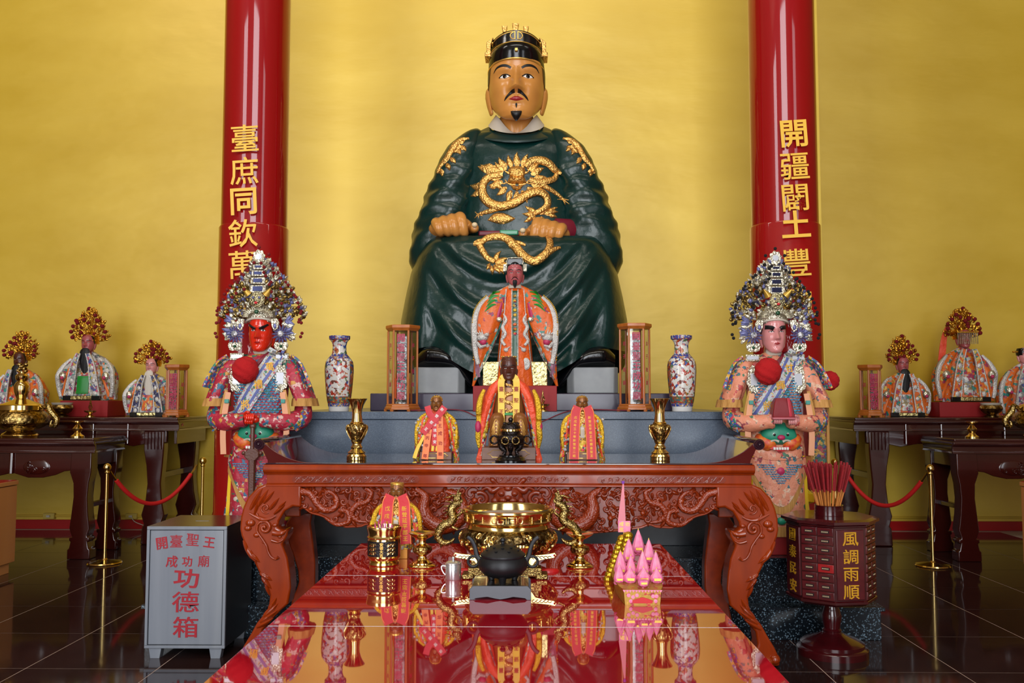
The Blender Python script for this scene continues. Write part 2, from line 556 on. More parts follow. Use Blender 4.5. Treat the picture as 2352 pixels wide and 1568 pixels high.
def gauss(x, z, cx, cz, sx, sz):
    return math.exp(-((x - cx) / sx) ** 2 - ((z - cz) / sz) ** 2)

def face_disp(x, z):
    ax = abs(x)
    d = 0.0
    # nose: ridge widening to the tip
    if .27 < z < .62:
        t = min(max((.60 - z) / .24, 0), 1)
        h = .03 + .125 * t ** 1.15
        if z < .355: h *= max(0.0, 1 - ((.355 - z) / .05) ** 1.6) if z > .305 else 0
        w = .034 + .028 * t
        d += h * math.exp(-(x / w) ** 2)
    d += .030 * gauss(ax, z, .055, .345, .026, .024)              # wings of the nose
    d -= .030 * gauss(ax, z, .14, .515, .085, .045)               # eye sockets
    d += .016 * gauss(ax, z, .14, .512, .055, .028)               # eyeball
    d += .016 * gauss(ax, z, .15, .60, .11, .035)                 # brow
    d += .018 * gauss(ax, z, .20, .37, .075, .075)                # cheek
    d += .024 * gauss(x, z, 0, .235, .10, .05)                    # mouth mound
    d -= .012 * gauss(x, z, 0, .165, .07, .022)
    d += .026 * gauss(x, z, 0, .07, .085, .05)                    # chin
    d -= .008 * gauss(ax, z, .12, .30, .03, .05)
    return d

def head_geo(H, nu=56, nv=60, wide=1.0):
    rows = []
    for i in range(nv + 1):
        z = i / nv
        z = z * z * (3 - 2 * z) * 0.35 + z * 0.65
        w, f, b = ip(z, HW) * wide, ip(z, HF), ip(z, HB)
        row = []
        for k in range(nu):
            a = 2 * math.pi * k / nu
            # denser at the front
            a = a - 0.45 * math.sin(a)
            c, s_ = math.sin(a), math.cos(a)
            x = w * math.copysign(abs(c) ** 0.92, c)
            y = -(f * s_ if s_ > 0 else b * s_) if s_ > 0 else -(b * s_)
            if s_ > 0: y -= face_disp(x / wide, z) * min(1, s_ * 2.2)
            up_ = .17 * max(0.0, 1 - z / .27) ** 1.2 * min(1.0, max(0.0, (y + .26) / .30))
            row.append((x * H, y * H, (z + up_) * H))
        rows.append(row)
    return G().loft(rows)

def caster(g, origin=None):
    """front projection on a surface: hit(x, z) -> y"""
    t = g.bvh()
    def hit(x, z):
        r = t.ray_cast(Vector((x, -3000, z)), Vector((0, 1, 0)))
        if r[0] is None:
            n = t.find_nearest(Vector((x, -200, z)))
            return n[0].y if n[0] is not None else 0.0
        return r[0].y
    return hit

def patch(g, hit, top, bot, nu=14, nv=5, off=0.6, dome=0.0):
    """a raised patch lying on a surface between two curves given in (x, z)"""
    a, b = spline(top, nu), spline(bot, nu)
    rows = []
    for j in range(nv):
        t = j / (nv - 1)
        row = []
        for i in range(nu):
            p = lerp(a[i], b[i], t)
            u = i / (nu - 1)
            d = off + dome * (4 * t * (1 - t)) ** 0.6 * (max(math.sin(math.pi * u), 0) ** 0.4)
            row.append((p[0], hit(p[0], p[1]) - d, p[1]))
        rows.append(row)
    back = lambda row: [(x, y + off + dome + 0.6, z) for x, y, z in row]
    rows = [back(rows[0])] + rows + [back(rows[-1])]
    return g.grid(rows)

def ribbon(g, hit, path, width, n=16, nv=3, off=0.8, dome=0.4):
    """a band following a path in (x, z) on a surface"""
    P = spline(path, n)
    Wd = [ip(i / (n - 1), width) if hasattr(width, '__len__') else width for i in range(n)]
    top, bot = [], []
    for i in range(n):
        t = P[min(i + 1, n - 1)] - P[max(i - 1, 0)]
        t = t / (np.linalg.norm(t) + 1e-9)
        nn = np.array((-t[1], t[0]))
        top.append(P[i] + nn * Wd[i] / 2)
        bot.append(P[i] - nn * Wd[i] / 2)
    return patch(g, hit, top, bot, n, nv, off, dome)

def relief(g, hit, path, r, n=24, k=8, flat=0.7, sink=0.25):
    """raised round moulding along a path in (x, z)"""
    P = spline(path, n)
    R = [ip(i / (n - 1), r) if hasattr(r, '__len__') else r for i in range(n)]
    return g.tube([(p[0], hit(p[0], p[1]) - R[i] * (flat - sink), p[1]) for i, p in enumerate(P)], R, k, flat)

def spiral(cx, cz, r0, turns, a0=0.0, n=22, grow=1.0, hand=1):
    return [(cx + r0 * (1 - i / n) ** grow * math.cos(a0 + hand * 2 * math.pi * turns * i / n), cz + r0 * (1 - i / n) ** grow * math.sin(a0 + hand * 2 * math.pi * turns * i / n)) for i in range(n + 1)]

def make_head(parent, H, loc, skin, eyes='open', brow=None, must=None, beard=None, lips=M_LIP, hair=True, ears=True, res=(56, 60), beard_mat=None, brow_mat=None, fierce=False, tilt=0.0):
    """a head part (chin at loc) with face features as its children; local units = pixels"""
    hg = head_geo(H, *res)
    hit = caster(hg)
    if ears:
        for s in (-1, 1):
            e = [(s * .325, .02, .50), (s * .352, .05, .47), (s * .357, .05, .40), (s * .342, .03, .30), (s * .326, .015, .22), (s * .308, .0, .165), (s * .300, .0, .15)]
            hg.tube([tuple(c * H for c in p) for p in spline(e, 12)], [H * ip(i / 11, [(0, .03), (.15, .06), (.4, .068), (.65, .05), (.85, .048), (1, .02)]) for i in range(12)], 10, 0.45, up=(s * 1.0, 0.2, 0))
    hg.lathe([(.21 * H, -.28 * H), (.2 * H, -.06 * H), (.215 * H, .08 * H), (.2 * H, .2 * H)], 24, c=(0, 0.11 * H, 0), cap=True)
    h = hg.build('head', skin, parent, 50, loc=loc, rot=(tilt, 0, 0))
    mk = lambda: G()
    for s in (-1, 1):
        if eyes:
            hh = .024 if eyes == 'open' else .015
            cx, cz = s * .14, .513
            top = [((cx + (u - .5) * .125) * H, (cz + hh * math.sin(math.pi * u) - (.006 * (u - .5) * -s)) * H) for u in np.linspace(0, 1, 7)]
            bot = [((cx + (u - .5) * .125) * H, (cz - hh * .75 * math.sin(math.pi * u)) * H) for u in np.linspace(0, 1, 7)]
            e = patch(mk(), hit, top, bot, 12, 5, .003 * H, .006 * H).build('eye', M_EYEWHITE, h)
            rr = hh * .98
            it = [((cx + rr * math.cos(a)) * H, (cz + .002 + rr * math.sin(a)) * H) for a in np.linspace(math.pi, 0, 7)]
            ib = [((cx + rr * math.cos(a)) * H, (cz + .002 - rr * .85 * math.sin(a)) * H) for a in np.linspace(math.pi, 0, 7)]
            patch(mk(), hit, it, ib, 9, 4, .010 * H, .004 * H).build('iris', M_EYEDARK, e)
            ribbon(mk(), hit, [((cx - .07) * H, (cz - .004) * H), ((cx - .03) * H, (cz + hh) * H), ((cx + .03) * H, (cz + hh) * H), ((cx + .07) * H, (cz - .004) * H)], .011 * H, 10, 3, .008 * H, .003 * H).build('eyelid', M_EYEDARK, e)
        if brow:
            if fierce:
                path = [(s * .05 * H, .555 * H), (s * .15 * H, .585 * H), (s * .27 * H, .66 * H)]
                wd = [(0, .045 * H), (.5, .07 * H), (1, .04 * H)]
                ribbon(mk(), hit, path, wd, 14, 4, .03 * H, .03 * H).build('eyebrow', brow, h)
            else:
                path = [(s * .065 * H, .603 * H), (s * .115 * H, .632 * H), (s * .18 * H, .645 * H), (s * .24 * H, .63 * H), (s * .275 * H, .585 * H)]
                wd = [(0, .026 * H), (.35, .034 * H), (.7, .026 * H), (1, .006 * H)]
                ribbon(mk(), hit, path, wd, 16, 4, .004 * H, .006 * H).build('eyebrow', brow, h)
        if must:
            path = [(s * .018 * H, .312 * H), (s * .062 * H, .300 * H), (s * .11 * H, .262 * H), (s * .145 * H, .215 * H)]
            ribbon(mk(), hit, path, [(0, .028 * H), (.4, .036 * H), (.8, .024 * H), (1, .004 * H)], 14, 4, .004 * H, .012 * H).build('moustache', must, h)
    if lips:
        a = .092
        ut = [(-a * H, .225 * H), (-a * .4 * H, .25 * H), (-.014 * H, .257 * H), (.0, .251 * H), (.014 * H, .257 * H), (a * .4 * H, .25 * H), (a * H, .225 * H)]
        lb = [(-a * H, .225 * H), (-a * .5 * H, .209 * H), (0, .2 * H), (a * .5 * H, .209 * H), (a * H, .225 * H)]
        patch(mk(), hit, ut, lb, 15, 6, .002 * H, .012 * H).build('lips', lips, h)
    if hair:
        q = G()
        rows = []
        for i in range(14):
            z = .30 + .70 * i / 13
            w, f, b = ip(z, HW) * 1.03, ip(z, HF), ip(z, HB) * 1.04
            lim = math.radians(ip(z, [(.3, 118), (.42, 100), (.5, 72), (.7, 62), (1, 40)]))
            rows.append([(math.sin(a) * w * H, (-f * math.cos(a) if math.cos(a) > 0 else -b * math.cos(a)) * H, z * H) for a in np.linspace(lim, 2 * math.pi - lim, 28)])
        q.grid(rows)
        q.build('hair', M_BLACKHAIR, h)
    if beard == 'goatee':
        patch(mk(), hit, [(-.012 * H, .17 * H), (0, .182 * H), (.012 * H, .17 * H)], [(-.012 * H, .155 * H), (0, .115 * H), (.012 * H, .155 * H)], 9, 4, .003 * H, .008 * H).build('soul_patch', M_BLACKHAIR, h)
        q = G()
        rows = []
        for i in range(10):
            t = i / 9
            w = ip(t, [(0, .03), (.12, .075), (.45, .06), (.8, .03), (1, .008)])
            z = .105 - .14 * t
            rows.append([(w * H * math.cos(a), (-.345 - .052 * math.sin(math.pi * min(t * 1.1, 1)) * max(math.sin(a), -0.4) - .012) * H, z * H) for a in np.linspace(0, 2 * math.pi, 14, endpoint=False)])
        q.loft(rows).build('goatee', M_BLACKHAIR, h)
    elif beard:      # long beard: length as a multiple of H
        long_beard(h, H, beard, beard_mat or M_BLACKHAIR)
    return h

def long_beard(h, H, length, m, width=.25):
    q = G()
    rows = []
    for i in range(16):
        t = i / 15
        w = ip(t, [(0, width * .35), (.08, width * .85), (.3, width * 1.05), (.75, width * .75), (1, width * .2)])
        z = .24 - t * length
        yo = ip(t, [(0, -.33), (.15, -.42), (.5, -.40), (1, -.36)])
        row = []
        for k in range(28):
            a = 2 * math.pi * k / 28
            rip = 1 + .10 * math.sin(9 * a + t * 5)
            row.append((w * H * math.cos(a) * rip, (yo + .075 * math.sin(a) * rip * (1 - .5 * t)) * H, z * H + (0.03 * H * math.sin(5 * a) * t)))
        rows.append(row)
    return q.loft(rows).build('beard', m, h)
# ------------------------------------------------------------------ the giant seated statue
gs = thing('giant_seated_statue', 'giant seated statue in dark green robe with gold dragon before the gold wall', 'statue', 1185, 7.3, ZS)
GS, GO = gs.scale[0], gs.location.copy()
def Lg(px, py, Y):
    return tuple((W(px, py, Y) - GO) / GS)
CAML = (Vector((0, 0, EYE)) - GO) / GS
def ring(px, py, Y, hw, dp, n=56, p=1.0, fold=None):
    c = Lg(px, py, Y)
    k = Y / 7.3
    out = []
    for i in range(n):
        a = 2 * math.pi * i / n
        ca, sa = math.cos(a), math.sin(a)
        r = 1.0 + (fold(a) if fold else 0)
        out.append((c[0] + hw * k * r * math.copysign(abs(ca) ** p, ca), c[1] + dp * k * r * math.copysign(abs(sa) ** p, sa), c[2]))
    return out

# torso
prof = [(305, 36, 30), (307, 72, 46), (311, 96, 48), (318, 113, 54), (330, 124, 62), (348, 130, 74), (370, 134, 80), (420, 138, 86), (480, 140, 92), (530, 142, 96), (585, 142, 96)]
rows = []
for py in np.linspace(305, 585, 44):
    hw, dp = ip(py, [(p[0], p[1]) for p in prof]), ip(py, [(p[0], p[2]) for p in prof])
    amp = ip(py, [(280, 0), (330, .004), (400, .012), (585, .03)])
    rows.append(ring(1185, py, 7.4, hw, dp, 72, .86, lambda a: amp * (math.sin(9 * a + py * .03) * (1 if math.sin(a) < 0 else 0) * (abs(math.cos(a)) ** 1.5))))
torso = G().loft(rows[::-1])
torso.build('robe_torso', M_GREENROBE, gs, 60)
# sleeves
OUT = [(298, 98), (306, 114), (318, 132), (340, 158), (370, 175), (400, 188), (440, 204), (470, 214), (510, 229), (545, 239), (580, 245), (605, 244), (630, 234), (652, 216)]
INN = [(298, 84), (306, 74), (340, 66), (400, 76), (470, 92), (540, 96), (605, 130), (652, 196)]
DP = [(298, 12), (306, 32), (340, 56), (400, 72), (470, 78), (540, 76), (605, 66), (652, 20)]
YC = [(298, 7.38), (400, 7.36), (470, 7.36), (540, 7.34), (652, 7.3)]
sleeves = []
for s in (-1, 1):
    rows = []
    for py in np.linspace(298, 652, 64):
        o_, i_, d, yc = ip(py, OUT), ip(py, INN), ip(py, DP), ip(py, YC)
        amp = ip(py, [(298, 0), (340, .01), (400, .045), (470, .06), (545, .05), (652, .03)])
        def fold(a, py=py, amp=amp):
            b = a if s > 0 else math.pi - a
            w1 = math.sin(py * .21 + 2.6 * math.sin(b + .6) + 1.3 * math.sin(3 * b))
            w2 = math.sin(py * .083 - 5 * b + 1.0)
            return amp * (.55 * w1 * ip(py, [(350, .2), (410, 1), (500, 1), (560, .3)]) + .6 * w2)
        rows.append(ring(1185 + s * (o_ + i_) / 2, py, yc, (o_ - i_) / 2, d, 48, .95, fold))
    sl = G().loft(rows[::-1])
    sleeves.append(sl)
    sl.build('robe_sleeve', M_GREENROBE, gs, 60)
# skirt over the knees
def skirt_pt(a, t):
    ca, sa = math.cos(a), math.sin(a)
    hw = ip(t, [(0, 255), (.12, 262), (.3, 260), (.5, 250), (.7, 238), (.85, 224), (.94, 208), (.985, 196), (1, 186)])
    yf = ip(t, [(0, 6.66), (.3, 6.70), (.8, 6.78), (.95, 6.82), (1, 6.88)])
    ym = 7.3
    p = .62
    x = math.copysign(abs(ca) ** p, ca) * hw
    k = math.copysign(abs(sa) ** p, sa)
    Y = ym + (ym - yf) * k if k < 0 else ym + .5 * k
    ax = abs(x)
    hem = ip(ax, [(0, 876), (60, 868), (105, 852), (140, 832), (175, 806), (205, 796), (262, 808)]) if k < 0 else lerp(815, 860, min(1, k * 1.5))
    top = 541 + (8 * max(0, (ax - 160) / 60) ** 2 if ax > 160 else 0)
    py = hem + (top - hem) * t
    if k < 0:
        d = py - 541
        u = d - 165 * (1 - (x / 205) ** 2)
        wt = max(0, 1 - (ax / 215) ** 4) * min(1, d / 50) * min(1, max(0, (t - .02) / .12))
        f = (math.sin(u * 2 * math.pi / 104 + 1.1 * math.sin(x * .017 + .6) + .4) + .35 * math.sin(u * 2 * math.pi / 47 + x * .03))
        Y -= (.030 * f * wt)
        Y -= .022 * math.sin(x * .085 + d * .008) * min(1, d / 120) * (ax / 255) * (1 if t < .93 else 0)
        Y -= .02 * math.sin(x * .05 + 1.2) * (1 - t) ** 2
    kk = (Y / 7.3) ** .25
    return Lg(1181 + x * kk, py, Y)
NA = 180
rows = [[skirt_pt(2 * math.pi * i / NA, t) for i in range(NA)] for t in np.linspace(0, 1, 64)]
top_c = [tuple(lerp(np.array(p), np.array(Lg(1181, 541, 7.3)), .5)) for p in rows[-1]]
skirt = G().grid(rows + [top_c], cu=True)
n = len(top_c)
skirt.add(top_c, [tuple(range(n))])
skirt.build('robe_skirt', M_GREENROBE, gs, 70)
# inner robe below the hem, between the shoes
G().loft([ring(1185, 905, 6.98, 118, 70, 40, .8), ring(1185, 850, 6.98, 110, 66, 40, .8), ring(1185, 800, 7.0, 100, 60, 40, .8)]).build('inner_robe', mat('black_green_robe', (10, 18, 20), .3, bump=(.05, .2, 2)), gs)
# robe collar ring and white under collar
T_BODY = [torso.bvh()]
def hitpx(px, py):
    d = (Vector(Lg(px, py, 7.0)) - CAML).normalized()
    best = None
    for t in T_BODY:
        r = t.ray_cast(CAML, d)
        if r[0] is not None and (best is None or r[3] < best[3]): best = r
    return best[0] if best else Vector(Lg(px, py, 7.0))
def gpatch(g, top, bot, nu=12, nv=4, off=1.2, dome=3.0):
    a, b = spline(top, nu), spline(bot, nu)
    rows = []
    for j in range(nv):
        t = j / (nv - 1)
        rows.append([hitpx(*lerp(a[i], b[i], t)) - Vector((0, off + dome * 4 * t * (1 - t) * max(0, math.sin(math.pi * i / (nu - 1))) ** .5, 0)) for i in range(nu)])
    rows = [[p + Vector((0, off + 2, 0)) for p in rows[0]]] + rows + [[p + Vector((0, off + 2, 0)) for p in rows[-1]]]
    g.grid(rows)
col = G()
rows = []
for v in np.linspace(0, 1, 7):
    row = []
    for a in np.linspace(-math.pi - .15, .15, 48):
        fr = max(0.0, -math.sin(a))
        hw, dp = lerp(64, 93, v), lerp(71, 90, v)
        if v in (0.0, 1.0): hw, dp = hw - 1.5, dp - 4
        Yp = 7.38 - dp * GS * fr
        py = lerp(290 + 19 * fr ** 1.1, 303 + 24 * fr ** .9, v)
        c0 = Lg(1186, py, 7.38)
        row.append((c0[0] + hw * math.cos(a), c0[1] - dp * fr, Lg(1186, py, Yp)[2]))
    rows.append(row)
col.grid(rows)
rows = []
for hw, dp, py in ((100, 72, 322), (92, 66, 310), (80, 58, 302), (70, 52, 300), (64, 46, 304)):
    c = Lg(1186, py, 7.40)
    rows.append([(c[0] + hw * math.cos(a), c[1] + dp * math.sin(a), c[2] - 26 * max(0, -math.sin(a)) ** .9) for a in np.linspace(-.25, math.pi + .25, 44)])
col.grid(rows)
col.build('robe_collar', M_GREENDARK, gs, 60)
rows = []
for v in np.linspace(0, 1, 8):
    row = []
    hw, dp = lerp(66, 48, v), lerp(66, 47, v)
    for a in np.linspace(-math.pi / 2, 1.5 * math.pi, 73):
        fr = max(0, -math.sin(a))
        py = lerp(292 + 20 * fr ** 1.2, 268 + 37 * fr ** 3.2, v)
        c = Lg(1186, py, lerp(7.4, 7.18, fr))
        c0 = Lg(1186, 290, 7.345)
        row.append((c0[0] + hw * math.cos(a), c0[1] + dp * math.sin(a) - (2.0 if 0 < a + math.pi / 2 < .5 else 0), c[2]))
    rows.append(row)
G().grid(rows).build('under_collar', M_COLLAR, gs, 60)

# head
cl = Lg(1186.5, 270, 7.26); cl = (cl[0], cl[1], Lg(1186, 271, 7.02)[2])
hd = make_head(gs, 189, cl, M_SKIN, brow=M_BLACKHAIR, must=M_BLACKHAIR, beard='goatee', res=(84, 90))
# hat: lower crown, upper crown, gold trims, side brackets, knobs
def hat_ring(py, hw, dp, back=0, n=56, bow=0.0, yc=7.27):
    c = Lg(1186, py, yc); c = (c[0], c[1], Lg(1186, py - 8, 7.0)[2] - bow)
    return [(c[0] + hw * math.cos(a), c[1] + (dp * math.sin(a) if math.sin(a) < 0 else (dp + back) * math.sin(a)), c[2] + bow * (-min(math.sin(a), 0))) for a in np.linspace(0, 2 * math.pi, n, endpoint=False)]
hat = G().loft([hat_ring(142, 63, 76, 8, bow=9), hat_ring(130, 65, 79, 8, bow=9), hat_ring(115, 65, 80, 8, bow=9), hat_ring(104, 62, 76, 8, bow=10), hat_ring(99, 58, 68, 8, bow=11), hat_ring(97, 40, 45, 8, bow=11)])
hat_o = hat.build('hat', M_BLACKGLOSS, gs, 60)
up = G()
rows = []
for t in np.linspace(0, 1, 10):
    hw = ip(t, [(0, 61), (.6, 60.5), (.9, 59), (1, 55)])
    c = Lg(1186, 104 - 31 * t, 7.30); c = (c[0], c[1], Lg(1186, 94 - 30 * t, 7.08)[2] - 13 * t)
    row = []
    for a in np.linspace(0, 2 * math.pi, 56, endpoint=False):
        x = hw * math.cos(a)
        arch = 13 * (1 - (x / 62) ** 2) * t
        row.append((c[0] + x, c[1] + (58 - 8 * t) * math.sin(a), c[2] + arch))
    rows.append(row)
up.loft(rows).build('hat_upper', M_BLACKGLOSS, hat_o, 60)
hu = caster(up)
tr = G()
tr.tube(hat_ring(142, 65, 78, 8, bow=9) + hat_ring(142, 65, 78, 8, bow=9)[:1], 2.2, 8)
tr.build('hat_lower_trim', M_GOLDPLAIN, hat_o)
tr = G()
tr.tube([p for p in hat_ring(101, 60, 70, 8, bow=11)[27:58]], 1.8, 8)
def hz(px, py): 
    q = Lg(px, py, 7.1)
    return q[0], q[2]
relief(tr, hu, [hz(1131, 100), hz(1131, 87), hz(1150, 76), hz(1172, 71), hz(1178, 71)], 1.2)
relief(tr, hu, [hz(1241, 100), hz(1241, 87), hz(1222, 76), hz(1200, 71), hz(1194, 71)], 1.2)
for s in (-1, 1):
    relief(tr, hu, [hz(1186 + s * 3.5, 70), hz(1186 + s * 3.5, 90)], 1.1, 8)
    relief(tr, hu, [hz(1186 + s * 4, 70), hz(1186 + s * 11, 74), hz(1186 + s * 14, 81), hz(1186 + s * 10, 88), hz(1186 + s * 4, 90)], 1.1, 16)
tr.build('hat_upper_trim', M_GOLDPLAIN, hat_o)
for px, w, h in ((1159, 12, 10), (1184, 15, 13), (1208, 12, 9)):
    c = Lg(px, 67, 7.26); c = (c[0], c[1], Lg(px, 66 if px != 1184 else 63, 7.2)[2])
    G().loft([[(c[0] + sx * w * .42 * q, c[1] + sy * 10, c[2] + z) for sx, sy in ((-1, -1), (1, -1), (1, 1), (-1, 1))] for z, q in ((-4, .9), (h * .5, 1.0), (h, 1.25))]).build('hat_knob', M_GOLDLEAF, hat_o, 20, bevel=1.0)
for s in (-1, 1):
    c = Lg(1186 + s * 62, 136, 7.24)
    k = G().prism([(c[0] + s * q, c[2] + r) for q, r in ((-4, 0), (10, 0), (10, 10), (6, 12), (6, 34), (2, 38), (-10, 46), (-4, 30))], c[1] - 16, c[1] + 26)
    k.build('hat_side_bracket', M_GOLDLEAF, hat_o, 20, bevel=1.2)
bd = G()
c = Lg(1186, 117, 7.0)
bd.box(c[0] - 3.5, c[0] + 3.5, -84 + cl[1], -74 + cl[1], c[2] - 3.5, c[2] + 3.5)
bd.build('hat_stud', M_GOLDPLAIN, hat_o, 20, bevel=1)

# hands: fists resting on the knees, fused with a remesh
def hand(name, s, c, flip):
    g = G()
    X = lambda q: c[0] + s * q
    g.ball((X(0), c[1] + 14, c[2] + 24), (46, 52, 22), 20, 14)
    g.ball((X(-30), c[1] + 24, c[2] + 17), (28, 44, 20), 18, 12)
    g.ball((X(8), c[1] - 2, c[2] + 26), (34, 34, 17), 18, 12)
    for i, q in enumerate((-33, -16, 2, 20)):
        ln = (1.0, 1.08, 1.04, .92)[i]
        pth = spline([(X(q * .8 - 10), c[1] + 10, c[2] + 24 + 4 * i), (X(q - 2), c[1] - 24 * ln, c[2] + 25 + 4.5 * i), (X(q + 4), c[1] - 44 * ln, c[2] + 12 + 3 * i), (X(q + 8), c[1] - 40 * ln, c[2] + 2), (X(q + 9), c[1] - 22, c[2] + 1)], 18)
        g.tube(pth, [ip(u / 17, [(0, 12.5), (.35, 12.3), (.6, 11), (1, 9)]) for u in range(18)], 10)
    pth = spline([(X(26), c[1] + 22, c[2] + 18), (X(42), c[1] - 4, c[2] + 16), (X(50), c[1] - 28, c[2] + 11), (X(52), c[1] - 44, c[2] + 10)], 14)
    g.tube(pth, [ip(u / 13, [(0, 13), (.6, 11), (.9, 9.5), (1, 6)]) for u in range(14)], 10)
    o = g.build(name, M_SKIN, gs, 180)
    m = o.modifiers.new('remesh', 'REMESH'); m.mode = 'VOXEL'; m.voxel_size = 1.9; m.use_smooth_shade = True
    m = o.modifiers.new('smooth', 'SMOOTH'); m.factor = .5; m.iterations = 8
    G().ball((X(52), c[1] - 50, c[2] + 15), (6.5, 5, 5.5), 12, 8).build('thumb_nail', M_NAIL, o)
    return o
lap = Lg(1181, 541, 6.88)[2]
cL = Lg(1040, 537, 7.06); cR = Lg(1254, 537, 7.06)
htop = Lg(1040, 490, 6.98)[2] - 46
htop2 = Lg(1040, 503, 6.98)[2] - 46
hand('hand', 1, (cL[0], cL[1], htop), False)
hand('hand', -1, (cR[0], cR[1], htop2), True)
c = Lg(1304, 524, 7.1)
G().tube([(c[0] - 30, c[1] - 6, c[2] + 2), (c[0], c[1] + 6, c[2] - 2), (c[0] + 20, c[1] + 22, c[2] - 8)], [20, 25, 22], 18, .7).build('sleeve_lining', M_MAROON, gs)
# belt glimpsed over the lap
c = Lg(1160, 534, 7.06)
G().box(c[0] - 60, c[0] + 60, c[1] - 4, c[1] + 20, c[2] - 8, c[2] + 4).build('belt', M_MAROON, gs, bevel=3)
G().box(c[0] - 12, c[0] + 30, c[1] - 8, c[1] + 6, c[2] - 7, c[2] + 5).build('belt_jade', mat('jade_green', (60, 140, 100), .25, bump=(.1, .1, 1)), gs, bevel=3)

# shoes and grey foot rests
for s in (-1, 1):
    rows = []
    for t in np.linspace(0, 1, 30):
        off = lerp(226, 66, t)
        tp = ip(off, [(66, 893), (90, 866), (115, 838), (140, 812), (165, 797), (190, 792), (212, 797), (226, 812)])
        bt = ip(off, [(66, 905), (92, 905), (112, 884), (128, 858), (145, 846), (226, 844)])
        dpt = ip(off, [(66, 20), (100, 40), (150, 62), (200, 60), (226, 30)])
        a_, b_ = Lg(1185 + s * off, tp, 6.86), Lg(1185 + s * off, bt, 6.86)
        zc, hz_ = (a_[2] + b_[2]) / 2, (a_[2] - b_[2]) / 2
        rows.append([(a_[0], a_[1] + dpt * math.cos(q) + 10, max(0.3, zc + hz_ * math.copysign(abs(math.sin(q)) ** .8, math.sin(q)))) for q in np.linspace(0, 2 * math.pi, 24, endpoint=False)])
    G().loft(rows).build('shoe', M_BLACKGLOSS, gs, 70)
    q = G()
    p0, p1 = 1185 + s * 118, 1185 + s * 236
    zt = Lg(p0, 843, 6.72)[2]
    poly = [(Lg(px, 905, 6.72)[0], Lg(px, 905, 6.72)[1] + y) for px, y in ((p0, 40), (p0, 12), (p0 + s * 14, 0), (p1 - s * 10, 0), (p1, 10), (p1, 90), (p0, 90))]
    q.prism(poly, 0, zt, 'z')
    q.build('foot_rest', M_PEDGREY, gs, 20, bevel=2, fix=True)

# gold dragons laid on the robe
T_BODY = [x.bvh() for x in (torso, skirt, sleeves[0], sleeves[1])]
def gtube(g, path, r, n=28, k=9, flat=.6):
    P = spline(path, n)
    R = [ip(i / (n - 1), r) if hasattr(r, '__len__') else r for i in range(n)]
    g.tube([hitpx(*p) - Vector((0, R[i] * .25, 0)) for i, p in enumerate(P)], R, k, flat)
def leafpx(g, x, y, ang, ln, w):
    c, s = math.cos(ang), math.sin(ang)
    f = lambda u, v: (x + u * c - v * s, y - u * s - v * c)
    gpatch(g, [f(0, w * .15), f(ln * .35, w * .5), f(ln * .7, w * .42), f(ln, 0)], [f(0, -w * .15), f(ln * .35, -w * .5), f(ln * .75, -w * .18), f(ln, 0)], 9, 4, 1.0, 3.0)
C = lambda x, y: (900 + x / 2.75, 330 + y / 2.75)
dr = G()
gtube(dr, [C(700, 195), C(620, 210), C(578, 250), C(572, 310), C(605, 365), C(680, 395), C(770, 375), C(850, 325), C(920, 303), C(972, 330), C(985, 380), C(955, 415), C(905, 440)], [(0, 8), (.3, 11), (.6, 11), (.85, 8.5), (1, 6)], 60, 10)
dr.build('dragon_body', M_GOLDLEAF, gs, 60)
def limb(*specs):
    dr = G()
    for path, r, n in specs: gtube(dr, [C(*q) for q in path], r, n, 8)
    return dr.build('dragon_limb', M_GOLDLEAF, gs, 60)
limb(([(845, 150), (880, 112), (935, 105), (990, 125), (1030, 165), (1072, 190)], [(0, 8), (.5, 10.5), (.8, 9), (1, 4)], 30),
     ([(1045, 170), (1030, 215), (985, 235), (920, 240), (870, 225)], [(0, 5), (.5, 9), (1, 7)], 20))
limb(([(925, 245), (985, 280), (1040, 315), (1085, 355), (1095, 385)], [(0, 7), (.5, 4.5), (1, 1.5)], 18),
     *[([(1080, 350), a], [(0, 2.2), (1, .5)], 6) for a in ((1120, 380), (1118, 355), (1045, 352))])
limb(([(690, 395), (620, 425), (565, 440), (535, 455)], [(0, 8), (.5, 5), (1, 2)], 14),
     *[([(545, 448), a], [(0, 2.2), (1, .5)], 6) for a in ((522, 470), (525, 430), (548, 470), (575, 455))])
